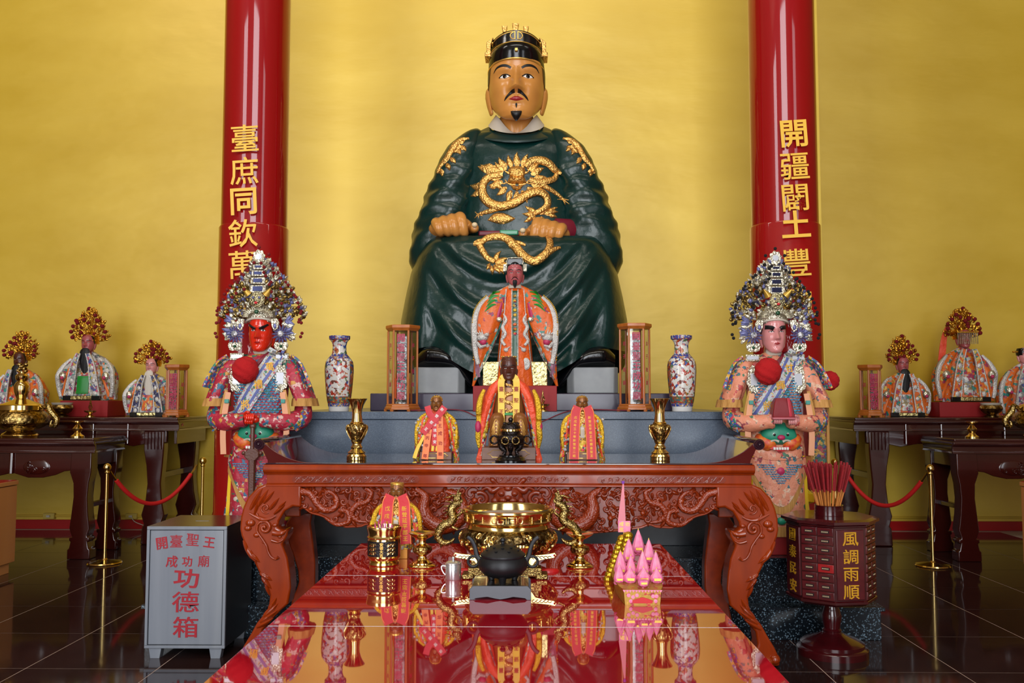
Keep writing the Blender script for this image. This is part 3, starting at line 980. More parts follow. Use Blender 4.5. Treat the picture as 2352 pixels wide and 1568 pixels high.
# dragon head in the middle of the chest
dr = G()
gpatch(dr, [C(735, 165), C(765, 145), C(815, 145), C(845, 165)], [C(745, 215), C(770, 222), C(810, 222), C(835, 215)], 14, 6, 3, 8)
gpatch(dr, [C(738, 218), C(765, 212), C(815, 212), C(842, 218)], [C(730, 248), C(765, 254), C(815, 254), C(850, 248)], 14, 6, 4, 12)
gpatch(dr, [C(750, 264), C(790, 268), C(830, 264)], [C(766, 288), C(790, 296), C(814, 288)], 12, 5, 3, 7)
for s in (-1, 1):
    x = lambda q: 790 + s * q
    gtube(dr, [C(x(12), 196), C(x(34), 182), C(x(58), 184), C(x(80), 168)], [(0, 3), (.4, 4.6), (1, 1.5)], 14)
    p = hitpx(*C(x(36), 199)); dr.ball((p.x, p.y - 8, p.z), (4.2, 4, 3.6), 12, 8)
    p = hitpx(*C(x(20), 230)); dr.ball((p.x, p.y - 15, p.z), (4, 4, 3.4), 10, 8)
    gtube(dr, [C(x(10), 258), C(x(36), 258), C(x(62), 246), C(x(74), 228)], [(0, 3), (1, 1.5)], 12)
    gtube(dr, [C(x(48), 238), C(x(84), 252), C(x(112), 240), C(x(128), 250)], [(0, 2), (1, .8)], 14, 6)
    gtube(dr, [C(x(30), 160), C(x(48), 128), C(x(44), 104), C(x(58), 86)], [(0, 4), (.6, 3), (1, 1)], 14)
    for q in (20, 34): gtube(dr, [C(x(q), 256), C(x(q), 270)], [(0, 2), (1, .5)], 5, 6)
dr.build('dragon_head', M_GOLDLEAF, gs, 60)
dr = G()
for x, y, a, ln, w in ((722, 165, 2.1, 34, 17), (755, 155, 1.8, 32, 15), (790, 150, 1.55, 36, 17), (825, 155, 1.2, 36, 17), (858, 165, .85, 40, 19),
                       (700, 190, 2.75, 56, 24), (690, 215, 3.05, 40, 18), (700, 240, 3.4, 34, 16), (880, 195, .45, 34, 17), (890, 225, .1, 34, 16), (880, 250, 5.9, 32, 15),
                       (655, 165, 2.95, 42, 24), (725, 275, 3.8, 30, 16), (755, 295, 4.3, 32, 15), (790, 300, 4.7, 36, 16), (822, 295, 5.1, 32, 15), (855, 275, 5.6, 28, 15),
                       (705, 175, 2.3, 30, 14), (875, 175, .7, 30, 14), (650, 250, 5.6, 26, 11), (585, 275, 3.0, 34, 19), (560, 300, 3.6, 26, 13), (620, 275, .2, 24, 12)):
    leafpx(dr, *C(x, y), a, ln, w)
dr.build('dragon_mane', M_GOLDLEAF, gs, 60)
dr = G()
for x, y, a, ln, w in ((920, 440, 2.6, 34, 13), (915, 445, 3.1, 34, 13), (905, 450, 3.7, 32, 12), (905, 460, 4.6, 16, 10), (935, 445, .5, 30, 12), (960, 440, .1, 34, 14), (985, 430, .4, 26, 10), (990, 445, 5.9, 22, 10), (940, 460, 5.4, 18, 9)):
    leafpx(dr, *C(x, y), a, ln, w)
dr.build('dragon_tail', M_GOLDLEAF, gs, 60)
dr = G()
gpatch(dr, [C(605, 480), C(640, 445), C(690, 435), C(740, 450), C(778, 470)], [C(605, 485), C(650, 500), C(700, 508), C(745, 495), C(778, 475)], 14, 6, 1.5, 5)
for q in (640, 680, 720, 750): gtube(dr, [C(*p) for p in spiral(q, 470, 18, 1.2)], 1.6, 14, 6)
dr.build('gold_cloud', M_GOLDLEAF, gs, 60)
# second dragon over the knees
dr = G()
gtube(dr, [C(515, 635), C(560, 628), C(600, 600), C(660, 588), C(720, 600), C(770, 640), C(810, 690), C(860, 730), C(905, 742), C(950, 715), C(985, 680), C(1000, 630), C(985, 580)], [(0, 4), (.2, 9), (.5, 10.5), (.8, 9.5), (1, 7)], 60, 10)
gtube(dr, [C(555, 640), C(575, 680), C(605, 720), C(650, 745)], [(0, 8), (1, 6)], 16)
gtube(dr, [C(735, 640), C(790, 625), C(845, 640)], [(0, 8), (1, 3)], 10)
gtube(dr, [C(985, 690), C(1030, 665), C(1065, 655)], [(0, 7), (1, 3)], 10)
gtube(dr, [C(520, 625), C(550, 612), C(590, 610)], [(0, 3), (1, 5)], 8)
dr.build('knee_dragon_body', M_GOLDLEAF, gs, 60)
dr = G()
for x, y, a, ln, w in ((640, 740, .9, 30, 12), (650, 750, .3, 34, 13), (655, 760, 5.9, 34, 12), (645, 765, 5.3, 26, 11), (630, 770, 4.8, 22, 10), (620, 755, 4.2, 18, 9), (680, 760, 0, 26, 11), (680, 775, 5.2, 22, 10)):
    leafpx(dr, *C(x, y), a, ln, w)
dr.build('knee_dragon_tail', M_GOLDLEAF, gs, 60)
# shoulder dragons
for s in (-1, 1):
    dr = G()
    X = lambda q: 1185 + s * q
    gtube(dr, [(X(108), 318), (X(125), 322), (X(140), 335), (X(150), 352), (X(160), 368), (X(172), 382), (X(180), 398)], [(0, 3), (.3, 8), (.7, 7), (1, 3)], 30)
    gtube(dr, [(X(128), 335), (X(138), 348), (X(150), 345)], [(0, 6), (1, 3)], 10)
    for q, y, a in ((118, 322, 5.9), (130, 328, 5.3), (136, 340, 4.2), (150, 362, 4.0), (158, 375, 4.4), (172, 388, 4.6), (126, 334, 4.0)):
        leafpx(dr, X(q), y, a if s > 0 else math.pi - a, 18, 12)
    dr.build('shoulder_dragon', M_GOLDLEAF, gs, 60)
# ------------------------------------------------------------------ altar table
M_WOOD = mat('orange_brown_lacquered_wood', (152, 52, 5), .24, spec=.4, bump=(.05, .1, 1.0), var=(.03, (126, 38, 4), .25), coat=.4, coat_rough=.08, stretch=(1, 1, .25))
M_WOODRED = mat('red_brown_carved_wood', (138, 46, 10), .3, spec=.35, bump=(.08, .15, 1.0), var=(.05, (106, 30, 6), .25), coat=.35, coat_rough=.1)
M_TOPDARK = mat('dark_polished_tabletop', (46, 24, 34), .07, bump=(.03, .02, .3), coat=.8, coat_rough=.03)
ZA = 1.131
at_ = thing('altar_table', 'carved wooden altar table with upturned ends and dragon legs before the granite block', 'table', 1167, 5.1, 0)
x_, s_ = at(1167, 5.1, 0.9)
at_.location.x = x_
at_.scale = (s_,) * 3
def A(px, py):
    w = W(px, py, 5.1)
    return ((w.x - x_) / s_, w.z / s_)
ZTOP = ZA / s_
DY = .85 / s_
HALF = 561
g = G().box(-HALF, HALF, 0, DY, ZTOP - 8, ZTOP)
g.build('tabletop', M_TOPDARK, at_, bevel=1.5)
# moulded edge (extruded profile on the front, plain on the sides)
pr = [(6, ZTOP - 3), (-3, ZTOP - 4), (-8, ZTOP - 9), (-9, ZTOP - 15), (-6, ZTOP - 21), (0, ZTOP - 24), (1, ZTOP - 27), (6, ZTOP - 28), (30, ZTOP - 28), (30, ZTOP - 3)]
G().prism(pr, -HALF - 4, HALF + 4, 'x').build('edge_moulding', M_WOOD, at_, 40, bevel=1, fix=True)
G().prism([(4, ZTOP - 27), (4, ZTOP - 47), (0, ZTOP - 48), (-3, ZTOP - 50), (-3, ZTOP - 54), (4, ZTOP - 56), (30, ZTOP - 56), (30, ZTOP - 27)], -HALF + 2, HALF - 2, 'x').build('frieze_board', M_WOOD, at_, 40, bevel=.8, fix=True)
for s in (-1, 1):
    G().box(s * (HALF - 24), s * (HALF - 2), 30, DY - 4, ZTOP - 54, ZTOP - 8).build('side_rail', M_WOODRED, at_, bevel=2)
G().box(-HALF + 2, HALF - 2, DY - 20, DY - 2, ZTOP - 54, ZTOP - 8).build('back_rail', M_WOODRED, at_, bevel=2)
rnd = random.Random(5)
flat0 = lambda y: (lambda x, z: y)
# shallow carved frieze panels
for a, b in ((-500, -205), (-142, 142), (205, 500)):
    q = G()
    z0, z1 = ZTOP - 46, ZTOP - 30
    zc = (z0 + z1) / 2
    out = [(a, zc), (a + 4, z0 + 1), (a + 14, z0), (b - 14, z0), (b - 4, z0 + 1), (b, zc), (b - 4, z1 - 1), (b - 14, z1), (a + 14, z1), (a + 4, z1 - 1)]
    q.prism(out, 2.4, 6)
    n = int((b - a) / 16)
    for i in range(n):
        cx = a + 14 + i * (b - a - 28) / (n - 1)
        relief(q, flat0(2.4), spiral(cx, zc + rnd.uniform(-2, 2), rnd.uniform(4.5, 7), 1.3, rnd.uniform(0, 6), 14, 1, 1 if i % 2 else -1), 1.1, 14, 5)
        relief(q, flat0(2.4), [(cx - 6, zc - 6), (cx + 1, zc + rnd.uniform(-3, 3)), (cx + 8, zc + 6)], 1.0, 8, 5)
    q.build('frieze_carving', M_WOODRED, at_, 40)
# apron with scalloped lower edge
low = [(668, 1166), (692, 1166), (712, 1181), (735, 1187), (762, 1200), (792, 1214), (828, 1212), (842, 1206), (862, 1214), (905, 1220), (960, 1225), (1005, 1229), (1045, 1222), (1075, 1212), (1110, 1218), (1167, 1226)]
lowA = [A(*p) for p in low]
poly = [(-499, ZTOP - 55)] + lowA + [(-x, z) for x, z in lowA[-2::-1]] + [(499, ZTOP - 55)]
G().prism(poly, 10, 22).build('apron', M_WOODRED, at_, 30, bevel=1.2, fix=True)
apron_low = lambda x: ip(-abs(x), [(p[0], p[1]) for p in lowA])
q = G(); relief(q, flat0(9.5), [(x, apron_low(x) + 3) for x in np.linspace(-485, 485, 120)], 2.6, 240, 6)
q.build('apron_bead', M_WOOD, at_, 50)
hit0 = flat0(10.0)
def carve(name, paths, balls=(), m=M_WOODRED, k=8, cx=0, both=True):
    for s in ((-1, 1) if both else (1,)):
        q = G()
        for path, r, n in paths: relief(q, hit0, [(s * x, z) for x, z in path], r, n, k, .85)
        for bx, bz, br in balls: q.ball((s * bx, 10 - br * .45, bz), (br, br * .9, br), 12, 8)
        q.build(name, m, at_, 60)
PA = lambda pts: [(-A(*p)[0], A(*p)[1]) for p in pts]     # left-hand pixels -> positive x
def scaled_body(path, r, n):
    """dragon body with a crest of small fins"""
    out = [(path, r, n)]
    P = spline(path, n)
    return out
M_SCALE = mat('carved_scales', (140, 46, 10), .3, voro=(.2, .6, 2.5), bump=(.08, .1, 1.0), coat=.35, coat_rough=.1)
carve('carved_dragon', [(PA([(690, 1128), (712, 1135), (728, 1158), (745, 1172), (768, 1166), (772, 1145), (756, 1130), (742, 1138)]), [(0, 9), (.5, 8), (1, 3)], 40)], m=M_SCALE)
carve('carved_dragon', [(PA([(842, 1200), (820, 1196), (806, 1180), (818, 1160), (842, 1152), (852, 1132), (838, 1122)]), [(0, 3), (.4, 7.5), (1, 5)], 40)], m=M_SCALE)
carve('carved_dragon', [(PA([(745, 1190), (772, 1205), (800, 1198), (796, 1176), (776, 1172)]), [(0, 3), (.5, 7), (1, 5)], 30)], m=M_SCALE)
carve('carved_fish_dragon', [(PA([(955, 1122), (975, 1140), (972, 1168), (985, 1195), (1015, 1210), (1048, 1196), (1062, 1168), (1050, 1140), (1025, 1128)]), [(0, 6), (.3, 17), (.6, 18), (.85, 12), (1, 5)], 56)], m=M_SCALE, k=12)
for bx, by, br in ((770, 1150, 7), (712, 1170, 6), (858, 1178, 6), (900, 1140, 6), (932, 1190, 7), (1090, 1150, 7)):
    x, z = A(bx, by)
    carve('carved_pearl', [], [(-x, z, br)], M_WOOD)
# cloud scrolls and leaves between the dragons
def blob(q, x, z, ang, ln, w, y=10.0, th=4):
    c, s = math.cos(ang), math.sin(ang)
    rows = []
    for i in range(7):
        t = i / 6
        ww = w * math.sin(math.pi * min(.12 + t * .88, 1)) ** .8 * .5 * (1 - .3 * t) + .2
        rows.append([(x + t * ln * c - v * ww * s, y - th * (1 - v * v) * math.sin(math.pi * (.15 + .8 * t)) + .3, z + t * ln * s + v * ww * c) for v in (-1, -.5, 0, .5, 1)])
    q.grid(rows)
for s in (-1, 1):
    rnd = random.Random(11)
    for i in range(25):
        for j in range(6):
            x, z = 92 + i * 16.2 + rnd.uniform(-7, 7), ZTOP - 68 - j * 19 + rnd.uniform(-7, 7)
            if z < apron_low(x) + 8 or x > 486: continue
            q = G()
            r = rnd.uniform(6, 12)
            h_ = flat0(10.0 - rnd.uniform(0, 3.5))
            if (i + j) % 3:
                relief(q, h_, [(s * a, b) for a, b in spiral(x, z, r, rnd.uniform(.8, 1.4), rnd.uniform(0, 6), 14, 1, rnd.choice((-1, 1)))], [(0, 1.4), (.3, 3.2), (1, 2.6)], 14, 6, .9)
            for k in range(1 + (i + j) % 2):
                a = rnd.uniform(0, 6.28)
                blob(q, s * (x + r * .4 * math.cos(a)), z + r * .4 * math.sin(a), a if s > 0 else math.pi - a, rnd.uniform(12, 24), rnd.uniform(6, 11), 9.0, 6)
            q.build('carved_scroll', M_WOODRED, at_, 60)
# lion mask in the middle
q = G()
cz = A(1167, 1140)[1]
q.ball((0, 6, cz), (34, 14, 24), 24, 14)
for s in (-1, 1):
    q.ball((s * 15, -6, cz + 7), (8, 6, 6.5), 14, 10)
    q.ball((s * 11, -7, cz - 8), (10, 6, 6), 14, 10)
    q.ball((s * 30, 0, cz - 10), (9, 7, 9), 14, 10)
    relief(q, hit0, [(s * 6, cz + 16), (s * 20, cz + 20), (s * 36, cz + 12), (s * 46, cz + 20), (s * 60, cz + 14)], [(0, 5), (.5, 8), (1, 4)], 20, 8, 1.1)
    relief(q, hit0, [(s * 20, cz + 22), (s * 34, cz + 36), (s * 40, cz + 40)], [(0, 5), (.6, 7), (1, 5)], 10, 8, 1.1)
    relief(q, hit0, [(s * a, b) for a, b in spiral(62, cz - 8, 18, 1.2, 1.0, 20)], [(0, 6), (1, 3.5)], 20, 8, 1.0)
    relief(q, hit0, [(s * a, b) for a, b in spiral(84, cz + 4, 20, 1.1, 2.5, 20, 1, -1)], [(0, 3), (1, 3.5)], 20, 8, 1.0)
    relief(q, hit0, [(s * 4, cz - 20), (s * 22, cz - 24), (s * 44, cz - 20), (s * 60, cz - 32)], [(0, 5), (1, 3)], 14, 8, 1.0)
q.ball((0, -9, cz - 2), (8, 7, 6), 14, 10)
q.ball((0, -4, cz + 18), (9, 6, 6), 14, 10)
relief(q, hit0, [(-24, cz - 18), (-10, cz - 22), (0, cz - 20), (10, cz - 22), (24, cz - 18)], 4.5, 16, 8, 1.3)
q.build('lion_mask', M_WOODRED, at_, 60)

# cabriole front legs with dragon heads
outer = [(612, 1110), (591, 1119), (569, 1142), (559, 1164), (553, 1187), (551, 1214), (554, 1230), (565, 1256), (582, 1288), (598, 1320), (614, 1346), (620, 1366), (617, 1394), (603, 1414), (590, 1430), (578, 1452), (560, 1482), (549, 1505), (548, 1524)]
inner = [(604, 1524), (606, 1500), (598, 1474), (603, 1446), (618, 1428), (644, 1402), (662, 1386), (668, 1350), (666, 1320), (660, 1280), (648, 1250), (660, 1230), (661, 1216), (647, 1218), (638, 1212), (641, 1196), (655, 1173), (673, 1163), (692, 1165), (692, 1110)]
legpoly = [A(*p) for p in outer + inner]
legpoly = [(x, max(z, 0.5)) for x, z in legpoly]
M_WL = M_WOOD
for s in (-1, 1):
    g = G().prism([(x if s < 0 else -x, z) for x, z in legpoly], -2, 56)
    leg = g.build('leg', M_WL, at_, 30, bevel=5, seg=3, fix=True)
    hl = flat0(-2.5)
    PL = lambda pts: [(A(*p)[0] * (1 if s < 0 else -1), A(*p)[1]) for p in pts]
    q = G()
    relief(q, hl, PL(spiral(609, 1211, 20, 1.6, 2.2, 26)), [(0, 2.2), (.4, 4.2), (1, 4)], 30, 8, 1)
    relief(q, hl, PL(spiral(611, 1166, 13, 1.4, 1.0, 22)), [(0, 1.6), (1, 3)], 24, 8, .9)
    relief(q, hl, PL([(574, 1178), (590, 1186), (606, 1192), (622, 1190), (634, 1184)]), [(0, 2), (.4, 5), (1, 2.5)], 18, 8, 1)
    relief(q, hl, PL([(591, 1178), (597, 1194), (604, 1200)]), [(0, 2), (1, 3)], 10, 8, 1)
    relief(q, hl, PL([(593, 1206), (592, 1220), (603, 1236), (613, 1252), (617, 1266), (624, 1278), (634, 1283), (641, 1278)]), [(0, 2.6), (.9, 2.6), (1, 4)], 34, 8, 1)
    relief(q, hl, PL([(628, 1222), (640, 1224), (652, 1222), (659, 1216)]), [(0, 7), (.6, 6), (1, 1)], 14, 8, .9)
    relief(q, hl, PL([(625, 1240), (640, 1244), (652, 1238)]), [(0, 4), (1, 2)], 10, 8, .9)
    for bx, by, br in ((576, 1200, 9), (643, 1232, 4), (570, 1212, 7), (590, 1228, 6), (606, 1245, 3), (632, 1205, 5)):
        x, z = PL([(bx, by)])[0]
        q.ball((x, -2, z), (br * 1.3, br * .9, br), 14, 10)
    q.build('dragon_face', M_WL, leg, 60)
    q = G()
    for x, y, a, ln, w in ((575, 1170, 1.05, 58, 12), (590, 1165, 1.0, 50, 12), (606, 1155, .85, 38, 10), (620, 1170, .9, 36, 10), (630, 1180, .7, 34, 9), (585, 1180, 1.25, 44, 9), (640, 1168, .8, 26, 8),
                           (565, 1255, -.95, 48, 14), (572, 1268, -.7, 36, 12), (560, 1240, -1.2, 44, 10), (598, 1315, -.55, 34, 13), (602, 1325, -.85, 36, 12), (610, 1340, -1.2, 30, 9),
                           (618, 1400, 1.0, 34, 13), (606, 1416, .75, 46, 14), (598, 1428, .6, 50, 13), (590, 1440, .5, 44, 12), (612, 1410, .9, 30, 9)):
        p = PL([(x, y)])[0]
        blob(q, p[0], p[1], a if s < 0 else math.pi - a, ln, w * 1.15, -1.5, 8)
    q.build('acanthus_leaves', M_WL, leg, 60)
    for x, y in ((566, 1500), (580, 1512), (592, 1500)):
        pass
    q = G()
    for (x, y, r) in ((560, 1508, 13), (575, 1514, 12), (590, 1514, 12)):
        p = PL([(x, y)])[0]
        q.ball((p[0], 2, p[1]), (r, 16, r * .95), 14, 10)
    q.build('claw_foot', M_WL, leg, 60)
# plain back legs and side aprons
bo = [(676, 1175), (660, 1200), (664, 1240), (676, 1273), (687, 1309), (689, 1334), (684, 1350), (674, 1372), (668, 1400), (660, 1440), (650, 1476)]
bi = [(700, 1476), (706, 1440), (718, 1400), (726, 1340), (726, 1290), (721, 1240), (716, 1200), (720, 1175)]
def B(px, py):
    w = W(px, py, 5.5)
    return ((w.x - x_) / s_, max(w.z / s_, .5))
for s in (-1, 1):
    y0 = (5.47 - 5.1) / s_
    G().prism([(B(*p)[0] * (1 if s < 0 else -1), B(*p)[1]) for p in bo + bi], y0, y0 + 40).build('back_leg', M_WOODRED, at_, 30, bevel=4, fix=True)
    xs = sorted((s * (HALF - 70), s * (HALF - 30)))
    G().box(xs[0], xs[1], 50, y0 + 20, ZTOP - 130, ZTOP - 54).build('side_apron', M_WOODRED, at_, bevel=3)
# upturned scroll ends
for s in (-1, 1):
    cur = spline([(440, ZTOP), (474, ZTOP + 2), (506, ZTOP + 10), (536, ZTOP + 24), (560, ZTOP + 42), (572, ZTOP + 53)], 20)
    under = [(574, ZTOP + 40), (566, ZTOP + 24), (557, ZTOP + 6), (556, ZTOP - 2), (440, ZTOP - 2)]
    pts = [(s * p[0], p[1]) for p in cur] + [(s * a, b) for a, b in under]
    e = G().prism(pts, 1, DY - 2).build('upturned_end', mat('dark_red_end', (78, 20, 20), .12, bump=(.04, .05, .5), coat=.8, coat_rough=.04), at_, 30, bevel=1.2, fix=True)
    q = G()
    q.lathe([(0, 0), (12, 0), (13, 2), (13, DY), (12, DY + 2), (0, DY + 2)], 24, rx=1, ry=1)
    q.xform(lambda x, y, z: (s * 577 + x, z - 2, ZTOP + 43 + y))
    q.tube([(s * 577 + a, -3, ZTOP + 43 + b) for a, b in spiral(0, 0, 10, 1.8, 0, 26)], 1.8, 6)
    q.ball((s * 577, -4, ZTOP + 43), 3, 10, 6)
    q.build('end_roller', M_TOPDARK, e, 40, fix=True)

# ------------------------------------------------------------------ long red offering table
M_REDGLASS = mat('red_glass_top', (172, 8, 32), .03, var=(.8, (166, 8, 30), .3), coat=1.0, coat_rough=.01, spec=.75, ior=1.7)
M_REDLACQ = mat('red_lacquer_table', (120, 8, 18), .2, bump=(3, .05, .01), coat=.6)
M_GLASSEDGE = mat('pale_glass_edge', (206, 196, 196), .2, bump=(6, .02, .01))
ZR = .72
xa, xb = at(830, 4.85, ZR)[0], at(1517, 4.85, ZR)[0]
rt = bpy.data.objects.new('offering_table', None); COL.objects.link(rt)
rt.location = ((xa + xb) / 2, 4.85, 0)
tag(rt, 'long red offering table with mirror-like glass top in the foreground', 'table')
hw = (xb - xa) / 2
G().box(-hw, hw, -2.63, 0, ZR - .05, ZR - .0125).build('table_board', M_REDLACQ, rt, bevel=.004)
for i in range(3):
    y1 = -.003 - i * .875
    p = G().box(-hw, hw, y1 - .872, y1, ZR - .012, ZR).build('glass_panel', M_REDGLASS, rt, bevel=.0012)
    G().box(-hw + .001, hw - .001, y1 - .8745, y1 - .8722, ZR - .011, ZR + .0006).build('glass_edge', M_GLASSEDGE, p)
G().box(-hw + .06, hw - .06, -2.6, -2.57, ZR - .19, ZR - .05).build('front_apron', M_REDLACQ, rt, bevel=.004)
G().box(-hw + .06, hw - .06, -.05, -.02, ZR - .19, ZR - .05).build('back_apron', M_REDLACQ, rt, bevel=.004)
for s in (-1, 1):
    G().box(s * (hw - .08), s * (hw - .05), -2.57, -.05, ZR - .19, ZR - .05).build('side_apron', M_REDLACQ, rt, bevel=.004)
    for y in (-2.56, -1.31, -.07):
        G().loft([[(s * (hw - .08) + a * q, y + b * q, z) for a, b in ((-1, -1), (1, -1), (1, 1), (-1, 1))] for z, q in ((0, .03), (.05, .035), (.3, .03), (.6, .04), (ZR - .05, .042))]).build('leg', M_REDLACQ, rt, 20, bevel=.006)

# ------------------------------------------------------------------ steel donation box
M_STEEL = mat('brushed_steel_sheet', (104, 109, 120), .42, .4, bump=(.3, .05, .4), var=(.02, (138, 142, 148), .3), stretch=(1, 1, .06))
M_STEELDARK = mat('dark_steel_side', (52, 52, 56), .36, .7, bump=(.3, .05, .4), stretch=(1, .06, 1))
M_REDPAINT = mat('red_brush_paint', (156, 8, 30), .55, bump=(.1, .1, .5))
db = thing('donation_box', 'brushed steel donation box with red painted characters on the tiled floor', 'box', 424, 5.22, 0)
S = db.scale[0]
D = .49 / S
zt = W(424, 1208, 5.22).z / S
zb = W(424, 1488, 5.22).z / S
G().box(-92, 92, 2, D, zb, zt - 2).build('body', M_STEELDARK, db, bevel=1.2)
G().box(-93, 93, 0, D + 1, zt - 2, zt).build('lid', mat('steel_lid', (96, 88, 84), .22, .8, bump=(.3, .03, .3)), db, bevel=.8)
G().box(-14, 18, D * .45, D * .45 + 4, zt - .5, zt + .4).build('coin_slot', M_STEEL, db)
f = G()
for q in ((-93, 93, zb, zb + 7), (-93, 93, zt - 8, zt), (-93, -86, zb + 7, zt - 8), (86, 93, zb + 7, zt - 8)): f.box(q[0], q[1], -4, 3, q[2], q[3])
f.build('door_frame', M_STEEL, db, bevel=.8)
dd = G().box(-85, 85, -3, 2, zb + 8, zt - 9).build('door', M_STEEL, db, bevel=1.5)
for x in (-70, 70):
    for y in (12, D - 12):
        G().loft([[(x + a * q, y + b * 10, z) for a, b in ((-1, -1), (1, -1), (1, 1), (-1, 1))] for z, q in ((0, 11), (zb, 15))]).build('foot', M_STEEL, db, 20, bevel=.8)
def dchar(ch, px, py, size, tilt=0, wide=1.0):
    w = W(px, py, 5.2)
    glyph(ch, M_REDPAINT, dd, ((w.x - db.location.x) / S, -3.6, w.z / S), size, rot=(0, tilt, 0), depth=.6, wide=wide)
dchar('開', 370, 1248, 30, -.15); dchar('臺', 403, 1243, 31); dchar('聖', 441, 1240, 31, .06); dchar('王', 479, 1246, 28, .12)
dchar('成', 393, 1290, 28, .08); dchar('功', 428, 1290, 25); dchar('廟', 466, 1289, 28)
dchar('功', 426, 1329, 46, .05, 1.35); dchar('德', 424, 1383, 50, 0, 1.3); dchar('箱', 424, 1441, 50, 0, 1.25)

# ------------------------------------------------------------------ revolving fortune cabinet
M_MAHOG = mat('dark_red_mahogany', (66, 10, 14), .2, bump=(.06, .08, .6), var=(.04, (50, 8, 12), .25), coat=.6, coat_rough=.08)
M_MAHOG2 = mat('red_drawer_front', (86, 12, 18), .25, bump=(.06, .06, .5), var=(.05, (66, 8, 14), .25), coat=.4)
M_GOLDCHAR = mat('gold_painted_character', (214, 156, 30), .4, .3, bump=(.1, .05, .3))
M_PLATE = mat('dark_label_plate', (26, 10, 12), .4, bump=(.2, .1, .3))
M_TINYGOLD = mat('tiny_label_marks', (196, 170, 130), .5, bump=(.2, .1, .3))
fc = thing('fortune_cabinet', 'dark red octagonal fortune-slip cabinet on turned pedestal beside the right altar leg', 'cabinet', 1912, 5.38, 0)
S = fc.scale[0]
zz = lambda py: W(1912, py, 5.38).z / S
base_r = 79
G().lathe([(base_r, 0), (base_r, 14), (base_r - 3, 17), (base_r - 8, 19), (base_r - 8, 26), (base_r - 14, 30), (base_r - 22, 34), (30, 44), (24, 48)], 48).build('base', M_MAHOG, fc)
G().lathe([(24, 46), (20, 50), (22, 54), (18, 58), (21, 74), (22, 86), (18, 100), (14, 112), (16, 118), (16, zz(1372) + 2)], 32).build('pedestal', M_MAHOG, fc)
z0, z1 = zz(1368), zz(1196)
Rc = 100.0
a0 = math.radians(-90 + 9)           # one face turned a little to the right
def octp(r, z, off=0):
    return [(r * math.cos(a0 + math.pi / 8 + i * math.pi / 4), r * math.sin(a0 + math.pi / 8 + i * math.pi / 4), z) for i in range(8)]
G().loft([octp(Rc * .9, z0 - 6), octp(Rc, z0), octp(Rc, z0 + 5), octp(Rc - 4, z0 + 7), octp(Rc - 4, z1 - 4), octp(Rc, z1 - 2), octp(Rc, z1)]).build('body', M_MAHOG, fc, 20)
G().loft([octp(Rc, z1), octp(Rc + 8, z1 + 4), octp(Rc + 8, z1 + 10), octp(Rc - 2, z1 + 14)]).build('top', M_MAHOG, fc, 20)
ap = (Rc - 4) * math.cos(math.pi / 8)
fw = 2 * (Rc - 4) * math.sin(math.pi / 8)
dme = G().box(-fw * .235, fw * .235, -3.0, 2, -9, 9).mesh('drawer', M_MAHOG2, 20)
pme = G().box(-9, 9, -3.6, -2, -3.2, 3.2).mesh('label_plate', M_PLATE, 20)
tick = G()
for q in range(5): tick.box(-7.5 + q * 3, -5.8 + q * 3, -4.1, -3.4, -1.3, 1.3)
tme = tick.mesh('label_marks', M_TINYGOLD, 20)
nrow = 8
for k in range(8):
    a = a0 + k * math.pi / 4
    fx, fy = ap * math.cos(a), ap * math.sin(a)
    rz = a + math.pi / 2
    if k % 2 == 1:          # faces with drawers
        if math.sin(a) > .5: continue
        for c in (-1, 1):
            for r_ in range(nrow):
                z = z0 + 17 + r_ * (z1 - z0 - 30) / (nrow - 1)
                u = c * fw * .245
                d = put('drawer', dme, fc, .8, 2, loc=(fx - u * math.sin(a) * 1, fy + u * math.cos(a), z), rot=(0, 0, rz))
                if k == 7 and c == 1 and r_ == 3:
                    d.data = d.data.copy(); d.data.materials[0] = mat('bright_red_drawer', (150, 14, 18), .3, bump=(.06, .06, .5), coat=.4)
                lp = put('label_plate', pme, d)
                t_ = put('label_marks', tme, d)
                tag(t_, kind='stuff')
    else:
        if math.sin(a) > .5: continue
        p = G().box(-fw * .44, fw * .44, -3, 2, -(z1 - z0) / 2 + 10, (z1 - z0) / 2 - 8).build('character_panel', M_MAHOG2, fc, 20, bevel=1.2, loc=(fx, fy, (z0 + z1) / 2), rot=(0, 0, rz))
        txt = '風調雨順' if k == 0 else '國泰民安'
        for i, ch in enumerate(txt):
            glyph(ch, M_GOLDCHAR, p, (0, -3.6, 58 - i * 38.5), 34 if k == 0 else 30, depth=.7, wide=1.15)
